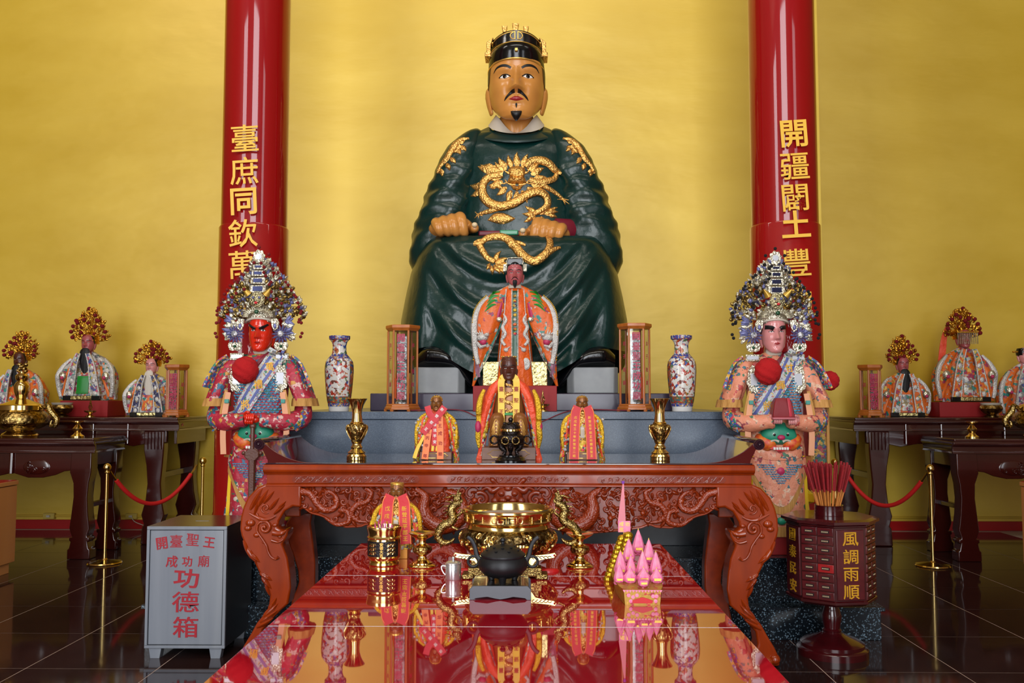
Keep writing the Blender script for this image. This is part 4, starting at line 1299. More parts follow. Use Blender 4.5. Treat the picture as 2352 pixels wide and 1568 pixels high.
# cup of incense sticks on top
zt = z1 + 13
cup = thing('incense_stick_cup', 'dark ribbed cup holding incense bundles on the fortune cabinet', 'cup', 1904, 5.38, zt * S)
G().lathe([(0, 0), (31, 0), (32, 3), (31, 6), (32, 9), (31, 13), (32, 16), (31, 22), (32, 24), (29, 24), (28, 4), (0, 4)], 32).build('cup_body', M_MAHOG, cup)
rnd = random.Random(3)
M_STICKRED = mat('red_incense', (150, 16, 22), .7, bump=(.5, .3, .5), var=(.2, (120, 10, 22), .25))
M_STICKWOOD = mat('bamboo_stick', (206, 132, 60), .6, bump=(.4, .2, .5), var=(.1, (190, 112, 40), .3))
for i in range(46):
    r, a = 21.5 * math.sqrt((i + .5) / 46), i * 2.39996
    bx, by = r * math.cos(a), r * math.sin(a)
    h = rnd.uniform(108, 124)
    k = 2.55 + .06 * math.sin(i)
    p0, p1 = np.array((bx, by, 5)), np.array((bx * k, by * k, h))
    st = thing('incense_stick', 'thin incense stick with red upper half fanned out in the dark cup', 'incense', 1904, 5.38, zt * S, 'incense sticks in the cup')
    mid = lerp(p0, p1, .47)
    G().tube([p0, mid], 1.4, 6).build('bamboo_end', M_STICKWOOD, st)
    G().tube([mid, p1], 2.7, 6).build('incense_coating', M_STICKRED, st)
# ------------------------------------------------------------------ vessels and small furniture
def LOC(root):
    s, o = root.scale[0], root.location.copy()
    def f(px, py, Y):
        v = (W(px, py, Y) - o) / s
        return (v.x, v.y, v.z)
    return f
M_BRASS = mat('polished_brass', (228, 198, 128), .14, 1.0, bump=(.1, .04, .4))
M_BRASSREL = mat('cast_brass_relief', (190, 160, 96), .24, 1.0, bump=(.22, .6, 1.6), voro=(.13, .6, 2.0), var=(.15, (96, 74, 36), .12))
M_BRONZE = mat('dark_bronze_relief', (60, 50, 34), .26, 1.0, bump=(.12, .7, 2.4), voro=(.07, .8, 4.0), var=(.08, (120, 98, 60), .1))
M_BLACKIRON = mat('black_iron', (24, 24, 27), .45, .3, bump=(.3, .15, .5))
M_ASH = mat('grey_ash', (176, 160, 146), .9, bump=(.4, .5, 1.0), var=(.2, (150, 136, 126), .3))
M_REDBOX = mat('red_velvet_box', (140, 4, 10), .6, bump=(.4, .1, .4))
M_CHROME = mat('stainless_steel', (206, 206, 208), .26, .8, bump=(.1, .03, .3))
M_PORC = embroid('painted_porcelain', (226, 222, 214), [(176, 60, 40), (60, 84, 150), (190, 120, 60), (224, 220, 210), (120, 70, 60), (90, 120, 80), (226, 222, 214), (200, 100, 90)], .14, .52, .15, 0, .05)
M_PORCRED = embroid('painted_porcelain_side', (168, 84, 44), [(140, 50, 36), (60, 84, 130), (200, 150, 80), (90, 110, 70)], .16, .5, .18, 0, .05)
M_PORCBLUE = embroid('porcelain_blue_band', (52, 74, 150), [(170, 70, 60), (210, 200, 190), (60, 84, 160), (200, 160, 90)], .3, .5, .18, 0, .05)
M_PORCGREEN = embroid('porcelain_green_band', (88, 112, 84), [(170, 70, 40), (190, 150, 70), (70, 100, 110), (150, 60, 50)], .2, .6, .18, 0, .05)
M_PORCWHITE = mat('porcelain_white', (224, 220, 214), .14, bump=(.05, .02, .3))

# porcelain vases on the granite block
YV = 6.42
pv = thing('porcelain_vase', 'tall painted porcelain vase on the granite block by the left column', 'vase', 778, YV, ZB, 'painted porcelain vases')
G().lathe([(0, 0), (22, 0), (23, 2), (23, 9), (24, 11)], 40).build('foot', M_PORCWHITE, pv)
G().lathe([(24, 11), (24.6, 13), (25.2, 18)], 40, cap=False).build('blue_foot_band', M_PORCBLUE, pv)
G().lathe([(25.3, 18), (27, 24), (28.2, 34)], 40, cap=False).build('green_foot_band', M_PORCGREEN, pv)
G().lathe([(28.3, 34), (30, 52), (31.8, 74), (32.8, 92), (32.4, 104), (30.6, 114), (27, 120)], 40, cap=False).build('body', M_PORC, pv)
for s in (-1, 1):
    q = G()
    rows = [[(1.012 * r * math.cos(a), 1.012 * r * math.sin(a), z) for a in np.linspace(-.55 if s > 0 else math.pi - .55, .55 if s > 0 else math.pi + .55, 8)] for r, z in ((28.3, 34), (30, 52), (31.8, 74), (32.8, 92), (32.4, 104), (30.6, 114))]
    q.grid(rows).build('side_panel', M_PORCRED, pv)
G().lathe([(27, 120), (22, 126), (17.5, 131)], 40, cap=False).build('shoulder_band', M_PORCBLUE, pv)
G().lathe([(17.5, 131), (16, 138), (15.6, 150), (17.5, 158), (21, 163)], 40, cap=False).build('neck', M_PORC, pv)
G().lathe([(21, 163), (23.8, 165), (24.4, 168), (24.2, 173), (21, 173.5), (18, 170), (14, 150), (0, 140)], 40, cap=False).build('rim', M_PORCBLUE, pv)
clone(pv, 1567, YV, ZB, 'tall painted porcelain vase on the granite block by the right column')

# brass flared vases on the altar table
bv = thing('brass_vase', 'polished brass trumpet vase at the left of the altar table', 'vase', 819, 5.32, ZA, 'brass trumpet vases')
G().lathe([(0, 0), (22, 0), (23, 3), (22, 7), (23, 10), (19, 15), (21, 18), (16, 22), (12, 26), (14, 30), (11, 34), (10, 38), (13, 42)], 36).build('foot', M_BRASS, bv)
b_ = G().lathe([(12, 42), (14, 48), (19, 58), (24, 70), (24.5, 77), (21, 82), (15, 84)], 36, cap=False).build('body', M_BRASSREL, bv)
q = G()
for k in range(8):
    a = k * math.pi / 4
    q.tube([(r * math.cos(a + d), r * math.sin(a + d), z) for r, z, d in ((13.5, 47, 0), (19.5, 58, -.2), (24.5, 69, -.26), (25, 76, -.15), (22.6, 80.5, 0), (25, 76, .15), (24.5, 69, .26), (19.5, 58, .2), (13.5, 47, 0))], .9, 5)
q.build('petal_lines', M_BRASS, b_)
G().lathe([(15, 84), (16, 86), (13, 88), (11.5, 98), (11, 106), (12, 116), (15, 126), (20, 136), (23.5, 141), (22.5, 141.5), (18, 136), (10, 118), (0, 100)], 36, cap=False).build('neck', M_BRASS, bv)
clone(bv, 1516, 5.32, ZA, 'polished brass trumpet vase at the right of the altar table')

# hexagonal glass cases with a silver ornament inside
M_CASEWOOD = mat('honey_wood', (182, 104, 40), .35, bump=(.15, .1, .4), var=(.08, (160, 84, 28), .25), coat=.3, stretch=(1, 1, .2))
def glassmat(name, tint, alpha):
    if name in MATS: return MATS[name]
    m, nt, b = nt_new(name)
    for n_ in list(nt.nodes):
        if n_.type != 'OUTPUT_MATERIAL': nt.nodes.remove(n_)
    out = nt.nodes['Material Output']
    tr = N(nt, 'ShaderNodeBsdfTransparent'); tr.inputs[0].default_value = tint
    gl = N(nt, 'ShaderNodeBsdfGlossy'); gl.inputs['Roughness'].default_value = .02
    lw = N(nt, 'ShaderNodeLayerWeight'); lw.inputs['Blend'].default_value = .5
    pw = N(nt, 'ShaderNodeMath', operation='POWER'); pw.inputs[1].default_value = 4.0
    nt.links.new(lw.outputs['Facing'], pw.inputs[0])
    tc = N(nt, 'ShaderNodeTexCoord'); no = N(nt, 'ShaderNodeTexNoise', i_Scale=.05)
    nt.links.new(tc.outputs['Object'], no.inputs['Vector'])
    mb = N(nt, 'ShaderNodeMath', operation='MULTIPLY'); mb.inputs[1].default_value = alpha
    nt.links.new(no.outputs['Fac'], mb.inputs[0])
    ma = N(nt, 'ShaderNodeMath', operation='MULTIPLY_ADD'); ma.inputs[1].default_value = .6
    nt.links.new(pw.outputs[0], ma.inputs[0]); nt.links.new(mb.outputs[0], ma.inputs[2])
    mx = N(nt, 'ShaderNodeMixShader')
    nt.links.new(ma.outputs[0], mx.inputs[0]); nt.links.new(tr.outputs[0], mx.inputs[1]); nt.links.new(gl.outputs[0], mx.inputs[2])
    nt.links.new(mx.outputs[0], out.inputs['Surface'])
    MATS[name] = m
    return m
M_GLASS = glassmat('clear_case_glass', (.96, .97, .96, 1), .10)
M_PINKPAINT = mat('magenta_glass_lettering', (170, 34, 70), .5, bump=(.1, .05, .3))
M_SILVER = mat('silver_foil', (214, 214, 218), .32, .55, bump=(.2, .8, 2.5), voro=(.14, .7, 3.0), var=(.12, (120, 120, 124), .1))
M_ORANGEPL = mat('orange_tassel', (226, 88, 30), .55, bump=(.5, .2, .5), stretch=(1, 1, .1))
def hexp(r, z, cy=0): return [(r * math.cos(math.pi / 3 * k), cy + r * math.sin(math.pi / 3 * k), z) for k in range(6)]
def hexcase(px, Y, z, label, h=197, R=36, front='開臺聖王成功廟'):
    r = thing('glass_display_case', label, 'case', px, Y, z, 'hexagonal glass display cases')
    b = G().loft([hexp(R + 5, 4), hexp(R + 5, 9), hexp(R + 2, 11), hexp(R + 2, 15), hexp(R - 1, 17)]).build('base', M_CASEWOOD, r, 20, bevel=.6)
    for k in range(6):
        a = math.pi / 3 * k
        G().cone(((R + 2) * math.cos(a), (R + 2) * math.sin(a), 0), ((R + 2) * math.cos(a), (R + 2) * math.sin(a), 5), 4, 5, 8).build('foot', M_CASEWOOD, b)
    G().loft([hexp(R - 1, h - 13), hexp(R + 1, h - 10), hexp(R + 4, h - 7), hexp(R + 4, h - 1), hexp(R + 3, h)]).build('roof', M_CASEWOOD, r, 20, bevel=.6)
    for k in range(6):
        a = math.pi / 3 * k
        c = ((R - 2.5) * math.cos(a), (R - 2.5) * math.sin(a))
        G().lathe([(2.6, 17), (2.6, h - 13)], 8, c=(c[0], c[1], 0)).build('post', M_CASEWOOD, r, 30)
        a2 = a + math.pi / 6
        ap_ = (R - 2.5) * math.cos(math.pi / 6)
        p = G().box(-(R - 6) / 2, (R - 6) / 2, -.3, .3, 17, h - 13).build('glass_pane', M_GLASS, r, 0, loc=(ap_ * math.cos(a2), ap_ * math.sin(a2), 0), rot=(0, 0, a2 + math.pi / 2))
        if k == 4:
            n = len(front)
            for i, ch in enumerate(front): glyph(ch, M_PINKPAINT, p, (0, -.8, h - 30 - i * (h - 50) / (n - .3)), 20, depth=.5)
        elif k in (3, 5):
            for i, ch in enumerate('弟子敬獻'): glyph(ch, M_PINKPAINT, p, (0, -.8, h - 46 - i * 30), 11, depth=.5)
    # ornament
    s = r.scale[0]
    o = thing('silver_ornament', 'silver foil ornament in the case ' + label.replace('glass display case ', '').replace(' with red lettering', ''), 'ornament', px, Y, z + 17.2 * s, 'silver ornaments in the cases')
    k = (h - 32) / 165.0
    o.scale = (s * k * min(1, R / 36 / k), s * k * min(1, R / 36 / k), s * k)
    G().lathe([(0, 0), (16, 0), (16, 4), (8, 8), (5, 20), (5, 60), (12, 64), (5, 68), (4, 120), (9, 124), (3, 132), (0, 150)], 16).build('stem', M_SILVER, o)
    q = G()
    rn = random.Random(int(px))
    for i in range(34):
        zq = rn.uniform(18, 148)
        a = rn.uniform(0, 6.28); rr = rn.uniform(4, 17) * (1.1 - zq / 300)
        q.ball((rr * math.cos(a), rr * math.sin(a), zq), (rn.uniform(2, 5), rn.uniform(2, 4), rn.uniform(2, 6)), 7, 5)
    tag(q.build('foil_flowers', M_SILVER, o, 30), kind='stuff')
    G().box(-11, 11, -12, -10.5, 8, 156).build('foil_banner', M_SILVER, o, bevel=.4)
    for sx in (-1, 1):
        G().lathe([(0, 12), (2.2, 12), (2.6, 20), (2.6, 56), (1.2, 60), (.6, 70), (0, 74)], 8, c=(sx * 15, -6, 0)).build('tassel', M_ORANGEPL, o)
    return r
hexcase(924, 6.4, ZB, 'glass display case left of the orange-robed figure with red lettering')
hexcase(1459, 6.4, ZB, 'glass display case right of the orange-robed figure with red lettering', h=201)

# red box pedestals
def redbox(px, Y, z, w, d, h, label):
    r = thing('red_pedestal_box', label, 'pedestal', px, Y, z, 'red box pedestals')
    G().box(-w / 2, w / 2, -d / 2, d / 2, 0, h).build('box', M_REDBOX, r, bevel=1.0)
    return r

# small tiered brass lamps and dishes
def oil_lamp(px, Y, z, label, k=1.0):
    r = thing('brass_oil_lamp', label, 'lamp', px, Y, z, 'small brass oil lamps')
    G().lathe([(0, 0), (12 * k, 0), (12 * k, 3 * k), (6 * k, 6 * k), (4 * k, 9 * k), (15 * k, 14 * k), (16 * k, 17 * k), (13 * k, 18 * k), (3 * k, 16 * k)], 24).build('dish', M_BRASS, r)
    q = G()
    for a in range(5):
        q.tube([(0, 0, 17 * k), (5 * k * math.cos(a * 1.26), 5 * k * math.sin(a * 1.26), 26 * k), (2 * k * math.cos(a * 1.26 + .6), 2 * k * math.sin(a * 1.26 + .6), 36 * k), (0, 0, 48 * k)], .8 * k, 5)
    q.build('wire_flame', M_BRASSREL, r)
    return r
oil_lamp(1247, 6.255, ZB, 'small brass oil lamp in front of the central red pedestal box')

# ------------------------------------------------------------------ things on the red table
def on_red(py): return depth_on(py, ZR)
# the big bronze censer
YC_ = 4.22
cn = thing('bronze_censer', 'large round bronze incense censer with two dragon handles on the red table', 'censer', 1167, YC_, ZR)
G().lathe([(58, 12), (66, 14), (88, 30), (106, 48), (112, 62), (109, 76), (100, 84), (97, 86)], 64).build('bowl', M_BRONZE, cn)
G().lathe([(97, 86), (99, 89), (97, 92), (96, 97), (99, 101), (102, 103)], 64, cap=False).build('neck', M_BRASS, cn)
G().lathe([(102, 103), (104, 105), (104, 124), (106, 127), (105, 131), (99, 132), (96, 128), (95, 112)], 64, cap=False).build('rim', M_BRASS, cn)
G().lathe([(0, 116), (50, 117), (96, 114)], 48, cap=False).build('ash', M_ASH, cn)
q = G()
def rimpt(a, z): return (104.6 * math.sin(a), -104.6 * math.cos(a), z)
for a0_ in (-1.05, -.8, -.55, .55, .8, 1.05):
    q.tube([rimpt(a0_, 107), rimpt(a0_, 121)], .9, 5); q.tube([rimpt(a0_ - .05, 114), rimpt(a0_ + .05, 114)], .9, 5)
for s in (-1, 1):
    q.tube([rimpt(s * a, z) for a, z in ((.02, 108), (.02, 121), (.2, 121), (.2, 108), (.08, 108), (.08, 116), (.14, 116))], 1.1, 5)
    q.tube([rimpt(s * (.28 + .05 * math.cos(t)), 114.5 + 7 * math.sin(t)) for t in np.linspace(0, 6.28, 14)], 1.0, 5)
q.build('rim_fret', mat('raised_bright_brass', (240, 206, 130), .2, 1.0, bump=(.1, .05, .3)), cn)
q = G()
rnd = random.Random(21)
for s in (-1, 1):
    for i in range(26):
        a = s * rnd.uniform(.1, 1.5); z = rnd.uniform(34, 78)
        r0 = ip(z, [(30, 88), (48, 106), (62, 112), (76, 109), (84, 100)])
        P = []
        for t in range(9):
            aa, z2 = a + .06 * math.cos(t * .9) * (1 - t / 12), z + 7 * math.sin(t * .9) * (1 - t / 12)
            rr = ip(z2, [(20, 74), (30, 88), (48, 106), (62, 112), (76, 109), (84, 100)]) + .5
            P.append((rr * math.sin(aa), -rr * math.cos(aa), z2))
        q.tube(P, rnd.uniform(1.4, 2.4), 5)
tag(q.build('bowl_relief_scrolls', MATS['raised_bright_brass'], cn, 60), kind='stuff')
for k in range(3):
    a = -math.pi / 2 + math.pi / 3 + k * 2 * math.pi / 3
    G().tube(spline([(62 * math.cos(a), 62 * math.sin(a), 22), (70 * math.cos(a), 70 * math.sin(a), 14), (66 * math.cos(a), 66 * math.sin(a), 9)], 8), [14, 12, 10, 8, 8, 9, 10, 10], 12).build('foot', M_BRONZE, cn)
M_ANTBRASS = mat('antique_brass', (186, 158, 96), .26, 1.0, bump=(.25, .4, 1.2), voro=(.3, .5, 1.2), var=(.3, (70, 56, 34), .14))
for s in (-1, 1):
    q = G()
    X = lambda x: s * x
    V = lambda pts: [(X(1167 - x), -6 + (y2 if len(p_) > 2 else 0), 1294 - y) for p_ in pts for x, y, y2 in [(p_[0], p_[1], p_[2] if len(p_) > 2 else 0)]]
    body = spline(V([(1056, 1150), (1042, 1158), (1036, 1170), (1041, 1184), (1034, 1196), (1018, 1204), (1008, 1218), (1008, 1232), (1018, 1242), (1034, 1241), (1044, 1232)]), 44)
    q.tube(body, [ip(i / 43, [(0, 9), (.3, 11), (.6, 10), (.85, 7), (1, 2.5)]) for i in range(44)], 10)
    hp = V([(1050, 1142)])[0]
    q.ball(hp, (11, 9, 9), 12, 8)
    q.tube(V([(1046, 1142), (1054, 1134), (1058, 1128)]), [7, 6, 3], 8)
    q.tube(V([(1050, 1150), (1060, 1148), (1062, 1143)]), [5, 4, 2], 8)
    q.tube(V([(1050, 1136), (1040, 1134), (1028, 1140), (1022, 1138)]), [2.5, 2.5, 2, 1], 6)
    q.tube(V([(1050, 1132), (1052, 1124), (1055, 1120)]), [2.5, 2, 1], 6)
    for x, y, dx, dy in ((1038, 1150, -16, -2), (1034, 1158, -18, 2), (1032, 1166, -14, 6), (1030, 1174, -10, 8), (1024, 1196, -10, -8), (1004, 1214, -8, -4), (1003, 1230, -7, 4), (1014, 1248, -2, 7), (1046, 1190, 8, -4)):
        q.cone(V([(x, y)])[0], V([(x + dx, y + dy)])[0], 3.4, .4, 6)
    q.tube(V([(1040, 1184), (1052, 1180), (1062, 1172), (1056, 1164), (1050, 1170)]), [4, 4, 3.5, 2.5, 2], 8)
    q.tube(V([(1030, 1200), (1042, 1208), (1052, 1212)]), [4, 3.5, 4], 8)
    q.build('dragon_handle', M_ANTBRASS, cn, 60)
# incense pot with lettering, at the left
ip_ = thing('incense_pot', 'small brass incense pot with dark lettered panel at the left of the red table', 'censer', 882, on_red(1296), ZR)
G().lathe([(0, 0), (33, 0), (35, 2), (34, 7), (31, 9), (34, 12), (37.5, 18)], 48).build('foot', M_BRASS, ip_)
G().lathe([(37.5, 18), (38, 22), (38, 56), (37.5, 60)], 48, cap=False).build('wall', M_BRASS, ip_)
G().lathe([(37.5, 60), (39.5, 63), (37, 66), (37, 70), (39, 78), (40.5, 84), (40, 87), (37, 87), (35.5, 82), (35, 76)], 48, cap=False).build('rim', M_BRASS, ip_)
G().lathe([(0, 79), (35.5, 79)], 32, cap=False).build('ash', mat('pale_ash', (196, 194, 192), .9, bump=(.5, .6, 1.2)), ip_)
rows = [[(39 * math.sin(a), -39 * math.cos(a), z) for a in np.linspace(-1.1, 1.1, 24)] for z in (22, 24, 54, 56)]
pn = G().grid(rows).build('panel', mat('dark_cast_panel', (40, 34, 34), .4, .6, bump=(.3, .6, 1.0), voro=(.2, .5, 1.2)), ip_)
for i, ch in enumerate('安德大吉'): glyph(ch, M_GOLDPLAIN, pn, (0, -39.8, 50.5 - i * 8.2), 8.5, depth=2)
for s in (-1, 1):
    q = G()
    for i in range(9):
        a = s * (.42 + .1 * (i % 3) * 1.6); z = 30 + 9 * (i // 3)
        q.tube([(39.4 * math.sin(a + .09 * math.cos(t)), -39.4 * math.cos(a + .09 * math.cos(t)), z + 3.5 * math.sin(t * 1.3)) for t in np.linspace(0, 5, 9)], .8, 5)
    q.build('panel_relief', M_BRASS, pn)
M_PINKSTICK = mat('pink_incense_stub', (206, 70, 150), .6, bump=(.3, .1, .3))
rnd = random.Random(9)
for i in range(12):
    a, r_ = rnd.uniform(0, 6.28), 4 + 24 * rnd.random()
    G().tube([(r_ * math.cos(a), r_ * math.sin(a), 78), (r_ * math.cos(a) + rnd.uniform(-3, 3), r_ * math.sin(a), 78 + rnd.uniform(10, 22))], .8, 5).build('incense_stub', M_PINKSTICK, ip_)
# two brass candle dishes
cd_ = thing('candle_dish', 'polished brass stemmed candle dish left of the bronze censer', 'candle holder', 970, on_red(1301), ZR, 'brass candle dishes')
G().lathe([(0, 0), (31, 0), (32, 2), (30, 5), (25, 7), (24, 10), (17, 13), (11, 18), (9, 24), (13, 28)], 40).build('foot', M_BRASS, cd_)
G().lathe([(13, 28), (20, 32), (22.5, 38), (21, 45), (14, 49)], 40, cap=False).build('knop', M_BRASSREL, cd_)
G().lathe([(14, 49), (9, 52), (7.5, 58), (9, 62), (18, 66), (28, 72), (32, 76), (31.5, 77), (20, 74), (0, 72)], 40, cap=False).build('dish', M_BRASS, cd_)
clone(cd_, 1332, on_red(1301), ZR, 'polished brass stemmed candle dish right of the bronze censer')
# stainless steel pot
sp = thing('steel_pot', 'small stainless steel lidded pot in front of the bronze censer', 'pot', 1041, on_red(1330), ZR)
G().lathe([(0, 0), (17, 0), (18, 1.5), (18, 33), (17, 35)], 32).build('body', M_CHROME, sp)
G().lathe([(18.5, 34), (18.5, 37), (15, 40), (6, 42), (3, 43), (3, 46), (4.5, 48), (3, 51), (0, 51)], 32).build('lid', M_CHROME, sp)
G().tube(spline([(-17, 0, 30), (-26, 0, 30), (-27, 0, 24), (-22, 0, 14), (-17, 0, 10)], 14), 1.8, 6).build('handle', M_CHROME, sp)
# black burner on its low stand
YF_, YBk = on_red(1378), 3.70
tr_ = thing('burner_stand', 'low grey-black stand with scalloped front under the iron burner', 'stand', 1149, YF_, ZR)
S = tr_.scale[0]
M_TRAY = mat('slate_grey_wood', (56, 58, 66), .4, bump=(.2, .1, .4), coat=.2)
dpt = (YBk - YF_) / S
hh = 32
rw = 71
sc = [(-rw, 0), (-rw, hh - 8), (-rw + 8, hh), (rw - 8, hh), (rw, hh - 8), (rw, 0), (rw - 10, 0), (rw - 14, 4), (30, 7), (12, 3), (0, 1), (-12, 3), (-30, 7), (-rw + 14, 4), (-rw + 10, 0)]
G().prism(sc, 0, 5).build('front_board', M_TRAY, tr_, 20, bevel=.8, fix=True)
G().prism(sc, dpt - 5, dpt).build('back_board', M_TRAY, tr_, 20, bevel=.8, fix=True)
G().box(-rw + 6, rw - 6, 5, dpt - 5, hh - 5, hh - .5).build('top_board', mat('dark_tray_top', (40, 36, 34), .16, bump=(.1, .03, .3), coat=.5), tr_, bevel=.6)
br = thing('iron_burner', 'black iron incense burner with pierced lid on the low stand', 'burner', 1155, (YF_ + YBk) / 2, ZR + (hh - .4) * S)
G().lathe([(0, 8), (24, 9), (44, 16), (56, 30), (57.5, 40), (54, 50), (50, 55), (51, 58)], 48).build('bowl', M_BLACKIRON, br)
ld = G().lathe([(52, 58), (52, 61), (46, 66), (36, 74), (24, 80), (10, 83), (4, 85), (4, 89), (7, 92), (5, 97), (0, 99)], 48).build('lid', M_BLACKIRON, br)
M_HOLE = mat('pierced_hole', (4, 4, 5), .8, bump=(.3, .1, .3))
for k in range(16):
    a = k * math.pi / 8
    r_, z_ = (38, 72.5) if k % 2 else (27, 78.7)
    G().ball((r_ * math.cos(a), r_ * math.sin(a), z_), (4.2, 4.2, 1.6), 8, 4).build('lid_hole', M_HOLE, ld)
for k in range(3):
    a = -math.pi / 2 + k * 2.094
    G().cone((30 * math.cos(a), 30 * math.sin(a), 0), (34 * math.cos(a), 34 * math.sin(a), 18), 7, 10, 10).build('leg', M_BLACKIRON, br)
for s in (-1, 1):
    G().tube(spline([(s * 52, 0, 46), (s * 60, 0, 58), (s * 64, 0, 76), (s * 72, 0, 92), (s * 82, 0, 100)], 16), [7, 7, 6, 6, 6, 5.5, 5.5, 5, 5, 5, 5, 5, 5, 5, 5, 4], 8, .7).build('ear', M_BLACKIRON, br)
    G().tube([(s * 68 + 12 * math.cos(t), 0, 44 + 12 * math.sin(t)) for t in np.linspace(0, 2 * math.pi, 20)], 3.4, 8, cap=False).build('ring_handle', M_BLACKIRON, br)
# ornate brass stand behind it
st = thing('brass_offering_stand', 'ornate brass stand with two winged arms behind the iron burner', 'stand', 1160, 3.93, ZR)
L_ = LOC(st)
pf = G().box(-84, 84, -20, 20, 6, 26)
pf.build('base_block', M_ANTBRASS, st, bevel=2)
for sx in (-1, 1):
    G().box(sx * 84 - 14, sx * 84 + 14, -24, 24, 0, 12).build('foot', M_ANTBRASS, st, bevel=3)
    arm = [(30, 30), (60, 26), (70, 40), (88, 44), (112, 48), (118, 54), (114, 60), (100, 57), (70, 54), (30, 54)]
    a_ = G().prism([(sx * x, z) for x, z in arm], -16, -11).build('winged_arm', M_BRASS, st, 20, bevel=1, fix=True)
    G().ball((sx * 113, -17, 54), 2.6, 10, 6).build('red_bead', mat('red_enamel', (150, 10, 20), .25, bump=(.1, .02, .2)), a_)
    q = G()
    for i in range(5): q.tube([(sx * (66 + i * 9 + 4 * math.cos(t)), -17, 49 + 3 * math.sin(t)) for t in np.linspace(0, 5, 9)], .9, 5)
    q.build('arm_fret', M_BLACKIRON, a_)
G().box(-30, 30, -18, 10, 26, 34).build('saddle', M_BRASS, st, bevel=1.5)
G().box(-78, 78, -10, 12, 26, 44).build('platform', M_ANTBRASS, st, bevel=2)
S = st.scale[0]
for px, lab in ((1124, 'left of the burner lid'), (1196, 'right of the burner lid')):
    c = thing('gilt_cup', 'small gilt offering cup on the ornate brass stand ' + lab, 'cup', px, 3.93, ZR + 44.2 * S, 'gilt offering cups')
    G().lathe([(0, 0), (14, 0), (15, 2), (18, 8), (20, 24), (21, 26), (19.5, 26), (17, 10), (0, 4)], 28).build('cup', M_BRASS, c)
for px, rz, lab in ((1262, .25, 'right'), (1066, -.2, 'left')):
    d = thing('divination_block', 'red crescent divination block behind the ornate brass stand, on the ' + lab, 'divination block', px, 4.08, ZR, 'red divination blocks', rz)
    rows = []
    for t in np.linspace(-1.25, 1.25, 16):
        w = 9 * math.cos(t / 1.25 * math.pi / 2) ** .6 + .4
        rows.append([(26 * math.sin(t), 8 - 14 * math.cos(t) + w * math.cos(q_), max(0, 8 * math.cos(t / 1.25 * math.pi / 2) ** .6 * math.sin(q_))) for q_ in np.linspace(0, math.pi, 10)])
    G().loft(rows).build('block', mat('red_lacquer_block', (190, 26, 30), .3, bump=(.1, .05, .3)), d, 60)
# paper treasure ship
YSH = on_red(1388)
sh = thing('paper_ship', 'paper treasure ship with pink cone sails and gold stern on the red table', 'ship model', 1476, YSH, ZR)
S = sh.scale[0]
L_ = LOC(sh)
M_HULL = embroid('gold_red_printed_card', (166, 124, 26), [(180, 30, 34), (196, 140, 40), (150, 26, 36), (176, 136, 40)], .12, .4, .35, .3, .05)
M_PINK = mat('pink_paper', (222, 70, 160), .45, bump=(.15, .2, .6), var=(.12, (238, 150, 170), .2))
M_PINKLIGHT = mat('pale_pink_paper', (236, 150, 170), .45, bump=(.15, .1, .4), var=(.1, (226, 110, 160), .25))
M_GOLDPRINT = mat('gold_print', (226, 186, 84), .4, .4, bump=(.15, .1, .4))
M_FOIL = mat('gold_foil_ball', (206, 170, 40), .22, .8, bump=(.2, .3, 1.0), var=(.1, (170, 130, 30), .3))
rows = []
for y, wb, wt, zt_ in ((0, 40, 43, 34), (30, 44, 52, 38), (120, 48, 58, 40), (200, 44, 52, 42), (250, 30, 38, 46)):
    rows.append([(-wb, y, 0), (wb, y, 0), (wt, y, zt_), (-wt, y, zt_)])
hl = G().loft(rows).build('hull', M_HULL, sh, 20, bevel=1, fix=True)
q = G()
for i in range(13):
    x = -42 + i * 7
    q.prism([(x - 3.5, 34), (x + 3.5, 34), (x, 28)], -1.4, -.2)
tag(q.build('bow_scallops', M_PINKLIGHT, hl, 20), kind='stuff')
for x, z in ((-32, 22), (-22, 18), (-27, 9), (-13, 22), (24, 20), (32, 20), (30, 9)):
    G().lathe([(0, 0), (4.4, 0), (4.4, 1), (3.4, 1.2), (0, 1.2)], 14).xform(lambda a, b, c: (x + a, -c - .2, z + b)).build('coin_print', M_PINKLIGHT, hl, 30, fix=True)
G().prism([(-22, 4), (22, 4), (24, 10), (14, 14), (0, 18), (-14, 14), (-24, 10)], -1.6, -.2).build('bow_cartouche', mat('red_print', (196, 30, 36), .4, bump=(.1, .05, .3)), hl, 20, fix=True)
